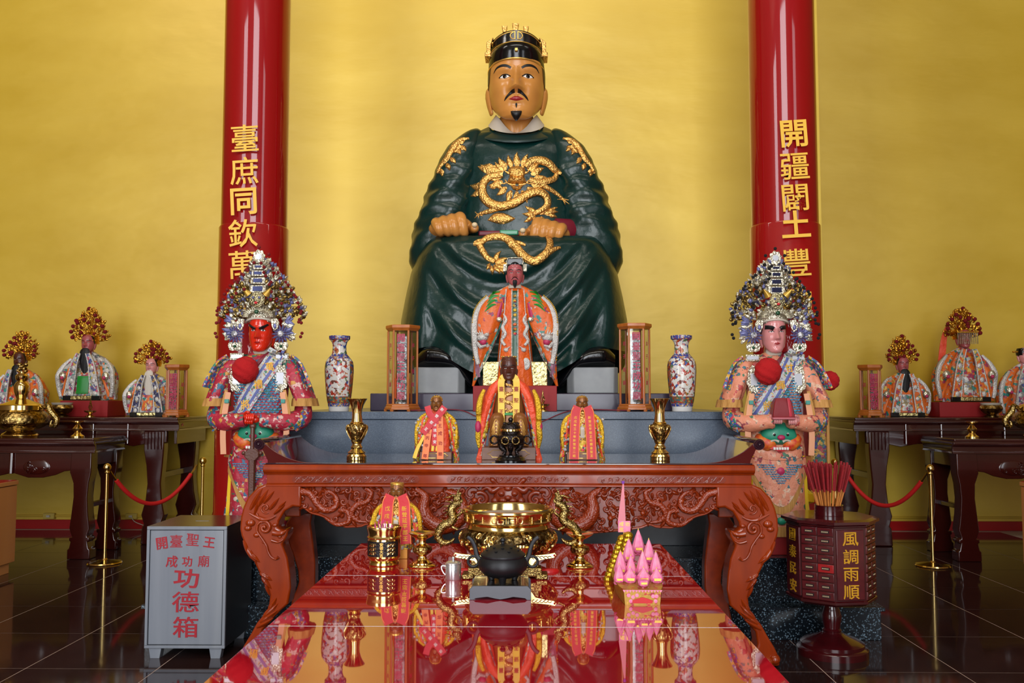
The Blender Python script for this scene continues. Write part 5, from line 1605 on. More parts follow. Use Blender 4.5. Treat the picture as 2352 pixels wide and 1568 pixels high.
def cone_sail(px, pyt, Y, k=1.0):
    c = L_(px, pyt, Y)
    h = 62 * k
    zb = max(c[2] - h, 36)
    h = c[2] - zb
    root = G().lathe([(0, 0), (8 * k, 0), (14 * k, 5 * k), (16.5 * k, 13 * k), (15 * k, 19 * k)], 8, c=(c[0], c[1], zb)).build('cone_sail', M_PINK, sh, 30)
    G().lathe([(15.2 * k, 19 * k), (9 * k, h * .645), (2.2 * k, h * .92), (0, h)], 8, c=(c[0], c[1], zb), cap=False).build('cone_tip', M_PINKLIGHT, root, 30)
    G().lathe([(2.6 * k, h * .9), (0, h + 1)], 8, c=(c[0], c[1], zb), cap=False).build('gold_tip', M_GOLDPRINT, root, 30)
    G().prism([(c[0] - 8 * k, zb + 10 * k), (c[0] + 8 * k, zb + 10 * k), (c[0] + 9 * k, zb + 16 * k), (c[0] - 9 * k, zb + 16 * k)], c[1] - 17.4 * k, c[1] - 15 * k).build('gold_print', M_GOLDPRINT, root, 30, fix=True)
    q = G()
    for a in range(6):
        t = a * 1.047 + .3
        blobl = [(c[0] + r_ * math.cos(t), c[1] + r_ * math.sin(t), zb + z_) for r_, z_ in ((3, -1), (9 * k, -4 * k), (15 * k, -2 * k), (19 * k, 3 * k))]
        q.tube(blobl, [2, 5 * k, 4 * k, .5], 6, .3, up=(0, 0, 1))
    q.build('paper_petals', M_PINK, root, 40)
Ys = YSH
for px, py, dY, k in ((1466, 1213, .34, 1.0), (1444, 1234, .27, .98), (1490, 1235, .27, .98), (1425, 1262, .20, .98), (1449, 1272, .20, .85), (1476, 1262, .20, 1.02), (1506, 1264, .20, .95),
                      (1422, 1292, .11, .8), (1447, 1300, .10, .98), (1478, 1300, .10, 1.0), (1508, 1302, .10, .95), (1478, 1333, .04, .8)):
    cone_sail(px, py, Ys + dY, k)
# stern of gold foil balls, lettered board and pennant mast
rnd = random.Random(4)
for i in range(30):
    t = i / 29
    px = lerp(1406, 1436, t) + (-9, 6, 14)[i % 3] * (1 - .5 * t)
    py = lerp(1330, 1230, t)
    c = L_(px, py, Ys + .44 + .03 * math.sin(i * 2.1))
    G().ball(c, (13, 11, 11), 12, 8).build('gold_foil_ball', M_FOIL, sh, 40)
c0, c1 = L_(1420, 1222, Ys + .45), L_(1448, 1196, Ys + .45)
bd = G().box(c0[0], c1[0], c0[1], c0[1] + 3, c0[2], c1[2]).build('lettered_board', M_PINKLIGHT, sh, bevel=.5)
glyph('成', M_GOLDPRINT, bd, (lerp(c0[0], c1[0], .27), c0[1] - .6, lerp(c0[2], c1[2], .72)), 12)
glyph('功', M_GOLDPRINT, bd, (lerp(c0[0], c1[0], .75), c0[1] - .6, lerp(c0[2], c1[2], .72)), 12)
glyph('艦', M_GOLDPRINT, bd, (lerp(c0[0], c1[0], .27), c0[1] - .6, lerp(c0[2], c1[2], .25)), 12)
P3 = [L_(*p, Ys + .45) for p in ((1419, 1196), (1437, 1196), (1433, 1110), (1430, 1110))]
G().prism([(p[0], p[2]) for p in P3], P3[0][1], P3[0][1] + 2).build('pennant', mat('mauve_paper', (206, 120, 130), .5, bump=(.1, .1, .3)), sh, 20, fix=True)
c = L_(1431, 1108, Ys + .45)
G().lathe([(0, -3), (3, -3), (5, 4), (0, 5)], 10, c=c).build('mast_cap', mat('violet_cap', (130, 70, 170), .5, bump=(.1, .1, .3)), sh)
G().tube([L_(1434, 1300, Ys + .452), L_(1431, 1108, Ys + .452)], 1.4, 6).build('mast', M_GOLDPRINT, sh)

# tripod censer on the altar table
tp = thing('tripod_censer', 'dark bronze lidded tripod censer on black stand at the altar table edge', 'censer', 1173, 5.22, ZA)
G().lathe([(0, 0), (36, 0), (36, 4), (33, 6), (31, 9), (27, 12), (27, 15), (0, 15)], 40).build('stand', M_BLACKGLOSS, tp)
M_DKBRONZE = mat('dark_bronze', (52, 46, 46), .3, .9, bump=(.25, .5, 1.5), voro=(.2, .5, 2.0))
for k in range(3):
    a = -math.pi / 2 + k * 2.094
    G().tube(spline([(26 * math.cos(a), 26 * math.sin(a), 44), (24 * math.cos(a), 24 * math.sin(a), 32), (15 * math.cos(a), 15 * math.sin(a), 24), (18 * math.cos(a), 18 * math.sin(a), 16)], 12), [ip(i / 11, [(0, 9), (.4, 7), (.8, 3.5), (1, 5)]) for i in range(12)], 10).build('leg', M_DKBRONZE, tp)
G().lathe([(0, 34), (20, 36), (30, 44), (33, 52), (30, 60), (22, 64), (22, 68), (24, 70)], 40).build('bowl', M_DKBRONZE, tp)
G().lathe([(23.5, 69), (24.5, 70), (24.5, 74), (23.5, 75)], 40).build('brass_band', M_BRASS, tp)
lid = G().lathe([(23, 74), (22, 80), (18, 86), (10, 89), (4, 90), (3, 92)], 40).build('lid', M_DKBRONZE, tp)
G().ball((0, 0, 96), 6, 14, 10).build('lid_knob', M_BLACKGLOSS, lid)
for k in range(7):
    a = k * .9
    G().ball((15 * math.cos(a), 15 * math.sin(a), 87), (5, 5, 4), 8, 6).build('lid_boss', M_DKBRONZE, lid)
for s in (-1, 1):
    G().tube([(s * 38 + 9 * math.cos(t), 0, 50 + 9 * math.sin(t)) for t in np.linspace(0, 6.28, 18)], 2.4, 8).build('ring_handle', M_DKBRONZE, tp)
    G().tube([(s * 12 + 8 * math.cos(t), -31, 49 + 8 * math.sin(t)) for t in np.linspace(0, 6.28, 18)], 1.8, 8).build('front_ring', MATS['antique_brass'], tp)
# red cord draped over the block behind the altar figures
rc = thing('hanging_red_string', 'thin dark red string sagging across the granite block behind the altar figures', 'string', 1183, 6.19, 1.2)
L_ = LOC(rc)
G().tube(spline([L_(944, 942, 6.185), L_(1050, 941, 6.185), L_(1098, 958, 6.17), L_(1180, 990, 6.15), L_(1245, 968, 6.17), L_(1318, 942, 6.185), L_(1440, 942, 6.185)], 50), 1.3, 6).build('string', mat('dark_red_string', (110, 16, 34), .7, bump=(.5, .3, .4)), rc)
# ------------------------------------------------------------------ side tables (metres)
M_SIDEWOOD = mat('dark_mahogany_side', (58, 14, 10), .16, bump=(3.0, .03, .02), var=(2.2, (42, 10, 8), .25), coat=.6, coat_rough=.06, stretch=(1, 1, .3))
def mbox(name, par, x0, x1, y0, y1, z0, z1, m, bevel=.004, kind=None):
    return G().box(min(x0, x1), max(x0, x1), y0, y1, z0, z1).build(name, m, par, 30, bevel)
def side_table(name, label, xe, xo, yf, yb, zt, style):
    """xe = inner end (towards the altar), xo = outer end"""
    s = -1 if xe < 0 else 1
    r = bpy.data.objects.new(name, None); COL.objects.link(r)
    r.location = (xe, yf, 0)
    tag(r, label, 'table', 'dark side altar tables')
    L = abs(xo - xe)
    D = yb - yf
    X = lambda q: s * q
    def edge(profile, nm):
        # moulding wrapped round front and inner end
        G().prism(profile, X(-.02), X(L), 'x').build(nm, M_SIDEWOOD, r, 40, .002, fix=True)
        G().prism([(-s * q + 0 if False else -s * (-q) * -1, z) for q, z in profile], 0, D, 'y').build(nm, M_SIDEWOOD, r, 40, .002, fix=True) if False else None
    mbox('tabletop', r, X(-.02), X(L), -.02, D, zt - .03, zt, M_SIDEWOOD, .008)
    G().prism([(-.03, zt - .028), (-.035, zt - .05), (-.015, zt - .07), (-.005, zt - .075), (-.005, zt - .12), (-.018, zt - .125), (-.018, zt - .14), (.02, zt - .14), (.02, zt - .028)], X(-.03), X(L), 'x').build('front_moulding', M_SIDEWOOD, r, 40, .003, fix=True)
    G().prism([(s * -.03, zt - .028), (s * -.035, zt - .05), (s * -.015, zt - .07), (s * -.005, zt - .12), (s * -.018, zt - .14), (s * .02, zt - .14), (s * .02, zt - .028)], 0, D, 'y').build('end_moulding', M_SIDEWOOD, r, 40, .003, fix=True)
    if style == 'front':
        lowp = [(0.02, zt - .30), (.18, zt - .30), (.26, zt - .31), (.34, zt - .345), (.46, zt - .37), (.60, zt - .37), (.68, zt - .345), (.73, zt - .33), (.78, zt - .33), (.84, zt - .345), (.95, zt - .37), (1.1, zt - .37), (1.2, zt - .34), (1.4, zt - .32), (L, zt - .32)]
        G().prism([(X(x), z) for x, z in lowp] + [(X(L), zt - .13), (X(.02), zt - .13)], .0, .03).build('apron', M_SIDEWOOD, r, 30, .005, fix=True)
        for cx in (.52, 1.03):
            G().ball((X(cx), 0, zt - .27), (.13, .012, .07), 28, 10).build('carved_oval', M_SIDEWOOD, r)
            q = G()
            rn = random.Random(int(cx * 100))
            for i in range(9):
                q.tube([(X(cx + a * .01), -.012, zt - .27 + b * .01) for a, b in spiral(rn.uniform(-8, 8), rn.uniform(-4, 4), rn.uniform(2, 4), 1.2, rn.uniform(0, 6), 12)], .004, 5)
            q.build('oval_relief', M_SIDEWOOD, r, 50)
        G().tube([(X(.755), -.005, zt - .14), (X(.755), -.012, zt - .33)], .022, 8).build('apron_rib', M_SIDEWOOD, r)
        legp = [(.0, zt - .13), (.19, zt - .13), (.20, zt - .32), (.165, zt - .42), (.16, zt - .55), (.175, zt - .70), (.19, zt - .84), (.17, zt - .90), (.16, .205), (.19, .20), (.19, .17), (.175, .165), (.19, .10), (.205, .09), (.205, 0), (-.01, 0), (-.01, .09), (.005, .10), (.02, .165), (.0, .17), (.0, .20), (.02, .205), (.02, zt - .90), (0, zt - .84), (.02, zt - .70), (.03, zt - .55), (.02, zt - .42), (0, zt - .32)]
        for y in (-.012, D - .14):
            G().prism([(X(x), z) for x, z in legp], y, y + .13).build('leg', M_SIDEWOOD, r, 30, .012, fix=True)
        mbox('end_apron', r, X(.02), X(.05), .1, D - .1, zt - .26, zt - .13, M_SIDEWOOD)
        mbox('stretcher', r, X(.06), X(.12), .1, D - .1, zt - .66, zt - .62, M_SIDEWOOD)
    else:
        G().prism([(X(x), z) for x, z in ((.1, zt - .26), (.3, zt - .27), (.45, zt - .30), (.62, zt - .27), (.9, zt - .26), (1.1, zt - .29), (L, zt - .29), (L, zt - .13), (.1, zt - .13))], .01, .04).build('apron', M_SIDEWOOD, r, 30, .005, fix=True)
        for x in (.5, .86, 1.5):
            G().tube([(X(x), -.006, zt - .05), (X(x), -.008, zt - .27)], .012, 8).build('apron_rib', M_SIDEWOOD, r)
        legp = [(.12, zt - .14), (.33, zt - .14), (.33, zt - .34), (.30, zt - .5), (.285, zt - .68), (.30, zt - .85), (.34, zt - 1.0), (.31, .2), (.33, .18), (.34, .0), (.10, 0), (.11, .18), (.14, .2), (.1, zt - 1.0), (.13, zt - .85), (.145, zt - .68), (.13, zt - .5), (.12, zt - .34)]
        for y in (-.012, D - .16):
            lg = G().prism([(X(x), z) for x, z in legp], y, y + .12).build('leg', M_SIDEWOOD, r, 30, .012, fix=True)
            if y < 0:
                for i in range(5):
                    G().tube([(X(.15 + i * .035), -.016, zt - .15), (X(.15 + i * .035), -.018, zt - .33)], .009, 6).build('flute', M_SIDEWOOD, lg)
        mbox('end_apron', r, X(.03), X(.06), .1, D - .1, zt - .28, zt - .13, M_SIDEWOOD)
        mbox('stretcher', r, X(.2), X(.26), .1, D - .1, zt - .64, zt - .58, M_SIDEWOOD)
    return r
ZBT, ZFT = 1.302, 1.124
side_table('side_table', 'dark side altar table against the back wall at the left', -3.61, -6.6, 9.2, 10.24, ZBT, 'back')
side_table('side_table', 'dark side altar table with block feet before the left wall table', -4.07, -6.6, 8.36, 9.02, ZFT, 'front')
side_table('side_table', 'dark side altar table against the back wall at the right', 3.39, 6.6, 9.2, 10.24, ZBT, 'back')
side_table('side_table', 'dark side altar table with block feet before the right wall table', 3.99, 6.6, 8.36, 9.02, ZFT, 'front')

# wooden counters at both edges of the picture
M_BEECH = mat('pale_beech_veneer', (190, 128, 72), .4, bump=(6, .04, .01), var=(4, (178, 112, 58), .3), stretch=(1, 1, .12))
def counter(xi, s, label):
    r = bpy.data.objects.new('wooden_counter', None); COL.objects.link(r)
    r.location = (xi, 6.55, 0)
    tag(r, label, 'counter', 'wooden counters')
    mbox('body', r, 0, s * .9, 0, 1.2, .09, .745, M_BEECH, .003)
    mbox('plinth', r, s * .02, s * .88, .02, 1.15, 0, .09, M_BEECH, .002)
    mbox('worktop', r, -s * .006, s * .91, -.01, 1.21, .75, .785, M_BEECH, .003)
    mbox('red_cover', r, s * .005, s * .9, 0, 1.2, .785, .79, M_REDTRIM, .001)
counter(-4.42, -1, 'pale wooden counter at the left edge of the picture')
counter(at(2347, 7.75, .5)[0], 1, 'pale wooden counter at the right edge of the picture')

# stanchions and ropes
def stanchion(px, Y, label):
    r = thing('brass_stanchion', label, 'stanchion', px, Y, 0, 'brass rope stanchions', scale=.004)
    G().lathe([(0, 0), (37, 0), (38, 1.5), (36, 4), (20, 7), (7, 9), (4.2, 12), (4.2, 22)], 40).build('base', M_BRASS, r)
    G().lathe([(3.6, 10), (3.6, 205)], 20).build('post', M_BRASS, r)
    G().lathe([(5, 203), (6, 205), (4, 208), (4, 210)], 20).build('collar', M_BRASS, r)
    G().ball((0, 0, 217), (9, 9, 9), 20, 14).build('ball_finial', M_BRASS, r)
    return r
stanchion(240, 8.16, 'brass rope stanchion in front of the left block-footed side table')
stanchion(462, 9.0, 'brass rope stanchion behind the steel donation box')
stanchion(2143, 8.14, 'brass rope stanchion in front of the right block-footed side table')
stanchion(1922, 8.9, 'brass rope stanchion behind the fortune cabinet')
M_ROPE = mat('red_velvet_rope', (184, 6, 8), .7, bump=(.4, .2, .5))
def rope(a, b, sag, label):
    r = thing('velvet_rope', label, 'rope', 1176, 8.5, .5, 'red barrier ropes')
    o, s = r.location.copy(), r.scale[0]
    P = []
    for t in np.linspace(0, 1, 30):
        p = a.lerp(b, t)
        p = Vector((p.x, p.y, p.z - sag * 4 * t * (1 - t)))
        P.append(tuple((p - o) / s))
    G().tube(P[2:-2], 4.8, 12).build('rope', M_ROPE, r)
    G().tube(P[:3], 2.4, 8).build('brass_hook', M_BRASS, r)
    G().tube(P[-3:], 2.4, 8).build('brass_hook', M_BRASS, r)
def post_top(px, Y): return Vector((at(px, Y, .8)[0], Y, .83))
rope(post_top(243, 8.16) + Vector((.03, .02, 0)), post_top(460, 9.0) - Vector((.03, .02, 0)), .34, 'red velvet rope hanging between the left pair of stanchions')
rope(post_top(2140, 8.14) + Vector((-.03, .02, 0)), post_top(1925, 8.9) - Vector((-.03, .02, 0)), .34, 'red velvet rope hanging between the right pair of stanchions')
# wall sockets with cable
M_SOCKET = mat('cream_socket', (196, 168, 74), .4, bump=(5, .02, .01))
for px, lab in ((113, 'left'), (302, 'right')):
    x, s = at(px, 10.28, .17)
    so = thing('wall_socket', 'cream wall socket above the red skirting, %s one of two' % lab, 'socket', px, 10.275, .115, 'wall sockets')
    b = G().box(-13, 13, -4, 4, 0, 13).build('socket_box', M_SOCKET, so, bevel=1)
    G().box(-4, 4, -7, -4, 4, 9).build('plug', M_COLLAR, b, bevel=.5)
cb = thing('power_cable', 'thin pale cable hanging from the wall socket to the floor', 'cable', 330, 10.2, 0)
L_ = LOC(cb)
G().tube(spline([L_(302, 1188, 10.25), L_(310, 1198, 10.22), L_(330, 1206, 10.2), L_(352, 1213, 10.15)], 16), .9, 6).build('cable', M_COLLAR, cb)

# gold censers and small vessels on the side tables
def gold_censer(px, label, flip=1):
    r = thing('gold_censer', label, 'censer', px, 8.62, ZFT, 'gold censers on the side tables')
    G().lathe([(0, 0), (38, 0), (40, 4), (38, 8), (30, 12), (28, 15)], 40).build('foot', M_BRASS, r)
    G().lathe([(28, 15), (48, 22), (60, 32), (62, 42), (58, 52), (50, 58), (48, 60)], 48, cap=False).build('bowl', M_BRASSREL, r)
    G().lathe([(48, 60), (50, 62), (50, 72), (48, 74), (40, 76), (20, 84), (10, 88), (0, 90)], 48, cap=False).build('lid', M_BRASS, r)
    G().lathe([(9, 86), (12, 92), (16, 104), (17, 116), (13, 124), (9, 128), (13, 132), (14, 140), (8, 146), (6, 150)], 28).build('vase_stem', M_BRASS, r)
    q = G()
    for i in range(16):
        a = i * 2.4; z = 152 + (i % 4) * 4.5
        q.ball((8 * math.cos(a), 8 * math.sin(a), z), 4.5, 7, 5)
    q.build('filigree_knob', M_BRASSREL, r)
    for s in (-1, 1):
        G().tube(spline([(s * 50, 0, 66), (s * 62, 0, 72), (s * 68, 0, 60), (s * 76, 0, 50), (s * 84, 0, 40), (s * 80, 0, 26), (s * 70, 0, 28), (s * 72, 0, 38)], 34), [ip(i / 33, [(0, 4), (.3, 8), (.7, 6), (1, 2.5)]) for i in range(34)], 8).build('dragon_handle', M_ANTBRASS, r)
    return r
gold_censer(46, 'large gold censer with tall lidded stem on the left block-footed table')
gold_censer(2394, 'large gold censer with scroll handle at the right picture edge')
def stemcup(px, Y, z, label):
    r = thing('brass_candle_stand', label, 'candle holder', px, Y, z, 'small brass candle stands')
    G().lathe([(0, 0), (15, 0), (15, 3), (9, 7), (6, 11), (10, 16), (11, 20), (7, 25), (4, 29), (5, 32), (14, 36), (14, 37), (0, 36)], 28).build('stand', M_BRASS, r)
stemcup(178, 8.55, ZFT, 'small brass candle stand near the end of the left block-footed table')
stemcup(2233, 8.55, ZFT, 'small brass candle stand near the end of the right block-footed table')
oil_lamp(207, 9.33, ZBT, 'small brass oil lamp in front of the left red pedestal box', .85)
def gilt_pot(px, Y, z, label):
    r = thing('gilt_pot', label, 'pot', px, Y, z, 'gilt pots with pale rim')
    G().lathe([(0, 0), (15, 0), (16, 3), (10, 6), (20, 12), (25, 20), (23, 26), (20, 28)], 32).build('bowl', M_BRASSREL, r)
    G().lathe([(20, 28), (22, 30), (23, 33), (20, 33), (17, 28)], 32, cap=False).build('pale_rim', M_COLLAR, r)
gilt_pot(142, 9.33, ZBT, 'gilt pot with pale rim left of the left red pedestal box')
gilt_pot(2277, 9.33, ZBT, 'gilt pot with pale rim right of the right red pedestal box')
hexcase(404, 9.36, ZBT, 'glass display case beside the white-bearded figure', h=120, R=25)
hexcase(2001, 9.36, ZBT, 'glass display case beside the seated figure on the right wall table', h=120, R=25)
# ------------------------------------------------------------------ dressed idols
M_REDFACE = mat('rose_painted_face', (164, 80, 82), .3, bump=(.1, .05, .4))
M_VERMILION = mat('vermilion_face', (206, 38, 14), .2, bump=(.08, .06, .5), coat=.4)
M_PINKFACE = mat('pink_gloss_face', (206, 134, 132), .2, bump=(.08, .05, .5), coat=.4)
M_BROWNFACE = mat('dark_wood_face', (78, 38, 28), .3, bump=(.15, .1, .5))
M_BRONZEFACE = mat('gilt_brown_face', (134, 84, 40), .3, .25, bump=(.15, .1, .5))
M_SILVERP = mat('silver_plate', (206, 200, 178), .3, .8, bump=(.3, .4, 1.0), voro=(.2, .7, 2.5))
M_BLUEFOIL = mat('lilac_foil', (104, 106, 150), .4, .4, bump=(.3, .3, .8))
M_GOLDFIL = mat('gold_filigree', (212, 158, 56), .22, .95, bump=(.4, .5, 1.0))
M_POMRED = mat('dark_red_pompom', (112, 2, 8), .9, bump=(.9, .8, .8))
M_POMBLACK = mat('black_pompom', (10, 8, 10), .9, bump=(.9, .8, .8))
M_ORANGE = mat('orange_silk', (226, 98, 12), .42, bump=(.09, .8, 4.0), var=(.06, (200, 72, 6), .25))
M_CORAL = mat('coral_silk', (222, 60, 30), .42, bump=(.09, .8, 4.0), var=(.06, (228, 92, 54), .25))
M_ORANGEEMB = embroid('orange_embroidered_silk', (224, 104, 26), [(206, 206, 206), (170, 160, 150), (40, 130, 120), (230, 120, 40), (170, 60, 90), (226, 190, 90)], .11, .5, .45)
M_SILVEREMB = embroid('silver_embroidered_silk', (190, 186, 180), [(120, 120, 126), (212, 208, 196), (150, 130, 80), (170, 60, 90), (70, 140, 130), (214, 208, 200), (220, 110, 50)], .13, .6, .4, .15)
M_GOLDEMB = embroid('gold_embroidered_silk', (206, 160, 40), [(226, 196, 70), (150, 110, 30), (226, 90, 50), (190, 186, 180), (200, 40, 60), (226, 190, 60), (60, 60, 90)], .14, .6, .4, .2)
M_WHITEEMB = embroid('white_embroidered_silk', (196, 192, 186), [(210, 206, 200), (150, 150, 150), (60, 150, 140), (196, 70, 110), (206, 170, 80), (120, 110, 110), (80, 90, 150)], .12, .6, .45)
M_NAVYEMB = embroid('navy_embroidered_band', (44, 42, 84), [(200, 200, 204), (150, 150, 170), (200, 150, 60)], .13, .42, .45)
M_SILVERTHREAD = mat('silver_thread', (200, 196, 190), .4, .5, bump=(.6, .8, 1.5), voro=(.35, .6, 1.5))
M_GOLDTHREAD = mat('gold_thread', (216, 170, 40), .35, .6, bump=(.5, .8, 1.5), voro=(.3, .6, 1.5))
M_GREENCLOTH = mat('green_satin', (20, 130, 40), .4, bump=(.2, .3, 1.0))
M_GREENINNER = mat('dark_green_inner_robe', (10, 66, 34), .3, bump=(.08, .4, 2.0))
M_TEAL = mat('teal_satin', (60, 140, 128), .45, bump=(.2, .3, 1.0))
M_YELLOWRIB = mat('yellow_satin_ribbon', (226, 186, 30), .4, bump=(.15, .2, 1.0))
M_REDSASH = mat('red_satin_sash', (196, 22, 34), .5, bump=(.2, .2, .8))
M_ORANGERIB = mat('orange_satin_ribbon', (236, 120, 50), .45, bump=(.2, .2, .8))
M_REDCHAR = mat('dark_red_character', (150, 20, 24), .6, bump=(.2, .1, .3))
M_MAGENTA = mat('magenta_cloth', (176, 40, 84), .5, bump=(.2, .3, 1.0))
M_IDOLWOOD = mat('carved_wood_base', (120, 76, 52), .4, bump=(.12, .2, .6), var=(.1, (98, 58, 38), .25))
M_GILTCHEST = mat('gilt_chest', (206, 190, 130), .22, .9, bump=(.2, .6, 2.0), voro=(.16, .5, 2.0))
M_WHITEHAIR = mat('white_beard_hair', (206, 196, 182), .6, bump=(.5, .6, 1.0), stretch=(1, 1, .12))
M_BEARD = mat('black_beard_hair', (8, 8, 9), .55, bump=(.6, .6, 1.0), stretch=(1, 1, .12))

def robe(hw, dp, z0, z1, n=30, k=64, folds=9, amp=.04, p=.92, y0=0.0, x0=0.0, seed=0):
    rows = []
    for z in np.linspace(z0, z1, n):
        w, d = ip(z, hw), ip(z, dp)
        t = (z1 - z) / (z1 - z0)
        row = []
        for i in range(k):
            a = 2 * math.pi * i / k
            r = 1 + amp * t * (math.sin(folds * a + seed + 1.2 * math.sin(2 * a)) + .4 * math.sin(2.3 * folds * a + seed * 2))
            ca, sa = math.cos(a), math.sin(a)
            row.append((x0 + w * r * math.copysign(abs(ca) ** p, ca), y0 + d * r * math.copysign(abs(sa) ** p, sa), z))
        rows.append(row)
    return G().loft(rows)

def wing(s, inner, outer, dp, z0, z1, n=34, k=40, folds=4, amp=.07, y0=0.0, seed=0):
    rows = []
    for z in np.linspace(z0, z1, n):
        a_, b_ = ip(z, inner), ip(z, outer)
        c, w = (a_ + b_) / 2, (b_ - a_) / 2
        d = ip(z, dp)
        t = (z1 - z) / (z1 - z0)
        row = []
        for i in range(k):
            a = 2 * math.pi * i / k
            r = 1 + amp * min(1, t * 2) * (math.sin(folds * a + seed + z * .03) + .5 * math.sin(9 * a - seed - z * .05))
            row.append((s * (c + w * r * math.cos(a)), y0 + d * r * math.sin(a), z))
        rows.append(row)
    g = G().loft(rows)
    return g

def hitter(*gs):
    hs = [g.bvh() for g in gs]
    def hit(x, z):
        best = None
        for t in hs:
            r = t.ray_cast(Vector((x, -3000, z)), Vector((0, 1, 0)))
            if r[0] is not None and (best is None or r[0].y < best): best = r[0].y
        if best is None:
            cands = [t.find_nearest(Vector((x, -60, z))) for t in hs]
            best = min((c[0].y for c in cands if c[0] is not None), default=0.0)
        return best
    return hit

def beads(g, pts, r, n=6):
    for p in pts: g.ball(p, r, n, 4)

def pompoms(parent, pts, r, m, name='pompom'):
    key = ('pom', r, m.name)
    if key not in GL2:
        GL2[key] = G().ball((0, 0, 0), r, 10, 7).mesh(name, m, 180)
    for p in pts: put(name, GL2[key], parent, loc=p)

def idol_crown(parent, z, k, seed, mirror_hw, h, poms, m=None, pm=None, lean=0.0):
    """gilt filigree crown: wires, leaves and rosettes filling a fan outline, with pompoms"""
    rn = random.Random(seed)
    m = m or M_GOLDFIL
    c = G()
    c.lathe([(17 * k, -6 * k), (19 * k, 2 * k), (17 * k, 12 * k), (10 * k, 20 * k), (0, 22 * k)], 20, c=(0, 0, z))
    cap = c.build('crown_cap', m, parent, 40)
    q = G()
    n = 0
    while n < 190:
        zz_ = rn.uniform(0, h); w = ip(zz_ / h, mirror_hw)
        x = rn.uniform(-w, w)
        y = rn.uniform(-18, 8) * k
        a = math.atan2(zz_ + 10 * k, x) + rn.uniform(-.7, .7)
        blob(q, x, z + zz_, a, rn.uniform(5, 10) * k, rn.uniform(4, 8) * k, y, 2.0 * k)
        if n % 4 == 0: q.tube([(x, y, z + zz_), (x * .5, y * .5, z + zz_ * .5), (0, 0, z + 6 * k)], .6 * k, 5)
        n += 1
    tag(q.build('crown_filigree', m, cap, 40), kind='stuff')
    pts = []
    for x, zz_ in poms: pts.append((x, -14 * k + rn.uniform(-6, 6) * k, z + zz_))
    pompoms(cap, pts, 4.4 * k, pm or M_POMRED)
    return cap

# --- the orange robed figure in front of the statue
zbox = W(1183, 886, 6.33).z - ZB
rb = redbox(1183, 6.43, ZB, 190, 68, zbox / at(1183, 6.4, ZB)[1], 'red pedestal box under the orange-robed figure')
ZM = ZB + zbox
mf = thing('orange_robed_figure', 'orange-robed standing figure with black hat on the red box before the giant statue', 'figure', 1183, 6.44, ZM)
G().box(-74, 74, -16, 30, 0, 56).build('gilt_chest', M_GILTCHEST, mf, bevel=2)
body = robe([(0, 44), (100, 37), (180, 30), (215, 22), (228, 10)], [(0, 30), (120, 24), (215, 16), (228, 10)], 0, 228, folds=7, amp=.03, y0=-4)
body.build('robe', M_ORANGE, mf, 60)
IN = [(0, 94), (30, 80), (60, 66), (100, 46), (150, 28), (200, 14), (232, 4)]
OT = [(0, 99), (20, 96), (60, 94), (100, 98), (140, 98), (165, 93), (190, 80), (208, 62), (222, 38), (234, 12)]
wg = []
for s in (-1, 1):
    w = wing(s, IN, OT, [(0, 3), (40, 12), (120, 22), (200, 22), (234, 8)], 0, 234, seed=s, y0=-2)
    w.build('sleeve', embroid('orange_silk_sparse_embroidery', (224, 98, 14), [(206, 204, 200), (226, 120, 30), (170, 150, 140), (150, 50, 90), (214, 84, 10), (60, 140, 130), (206, 200, 190)], .075, .38, .45), mf, 60)
    wg.append(w)
hit = hitter(body, *wg)
ribbon(G(), hit, [(0, 218), (0, 180), (0, 120), (0, 50)], 12, 30, 3, 1.2, .5).build('inner_robe_front', M_GREENINNER, mf)
q = G()
for i, z in enumerate(np.linspace(205, 118, 9)): q.ball((0, hit(0, z) - 2.5, z), (4.5, 2.5, 4), 8, 6)
q.build('chest_ornaments', M_GOLDEMB, mf)
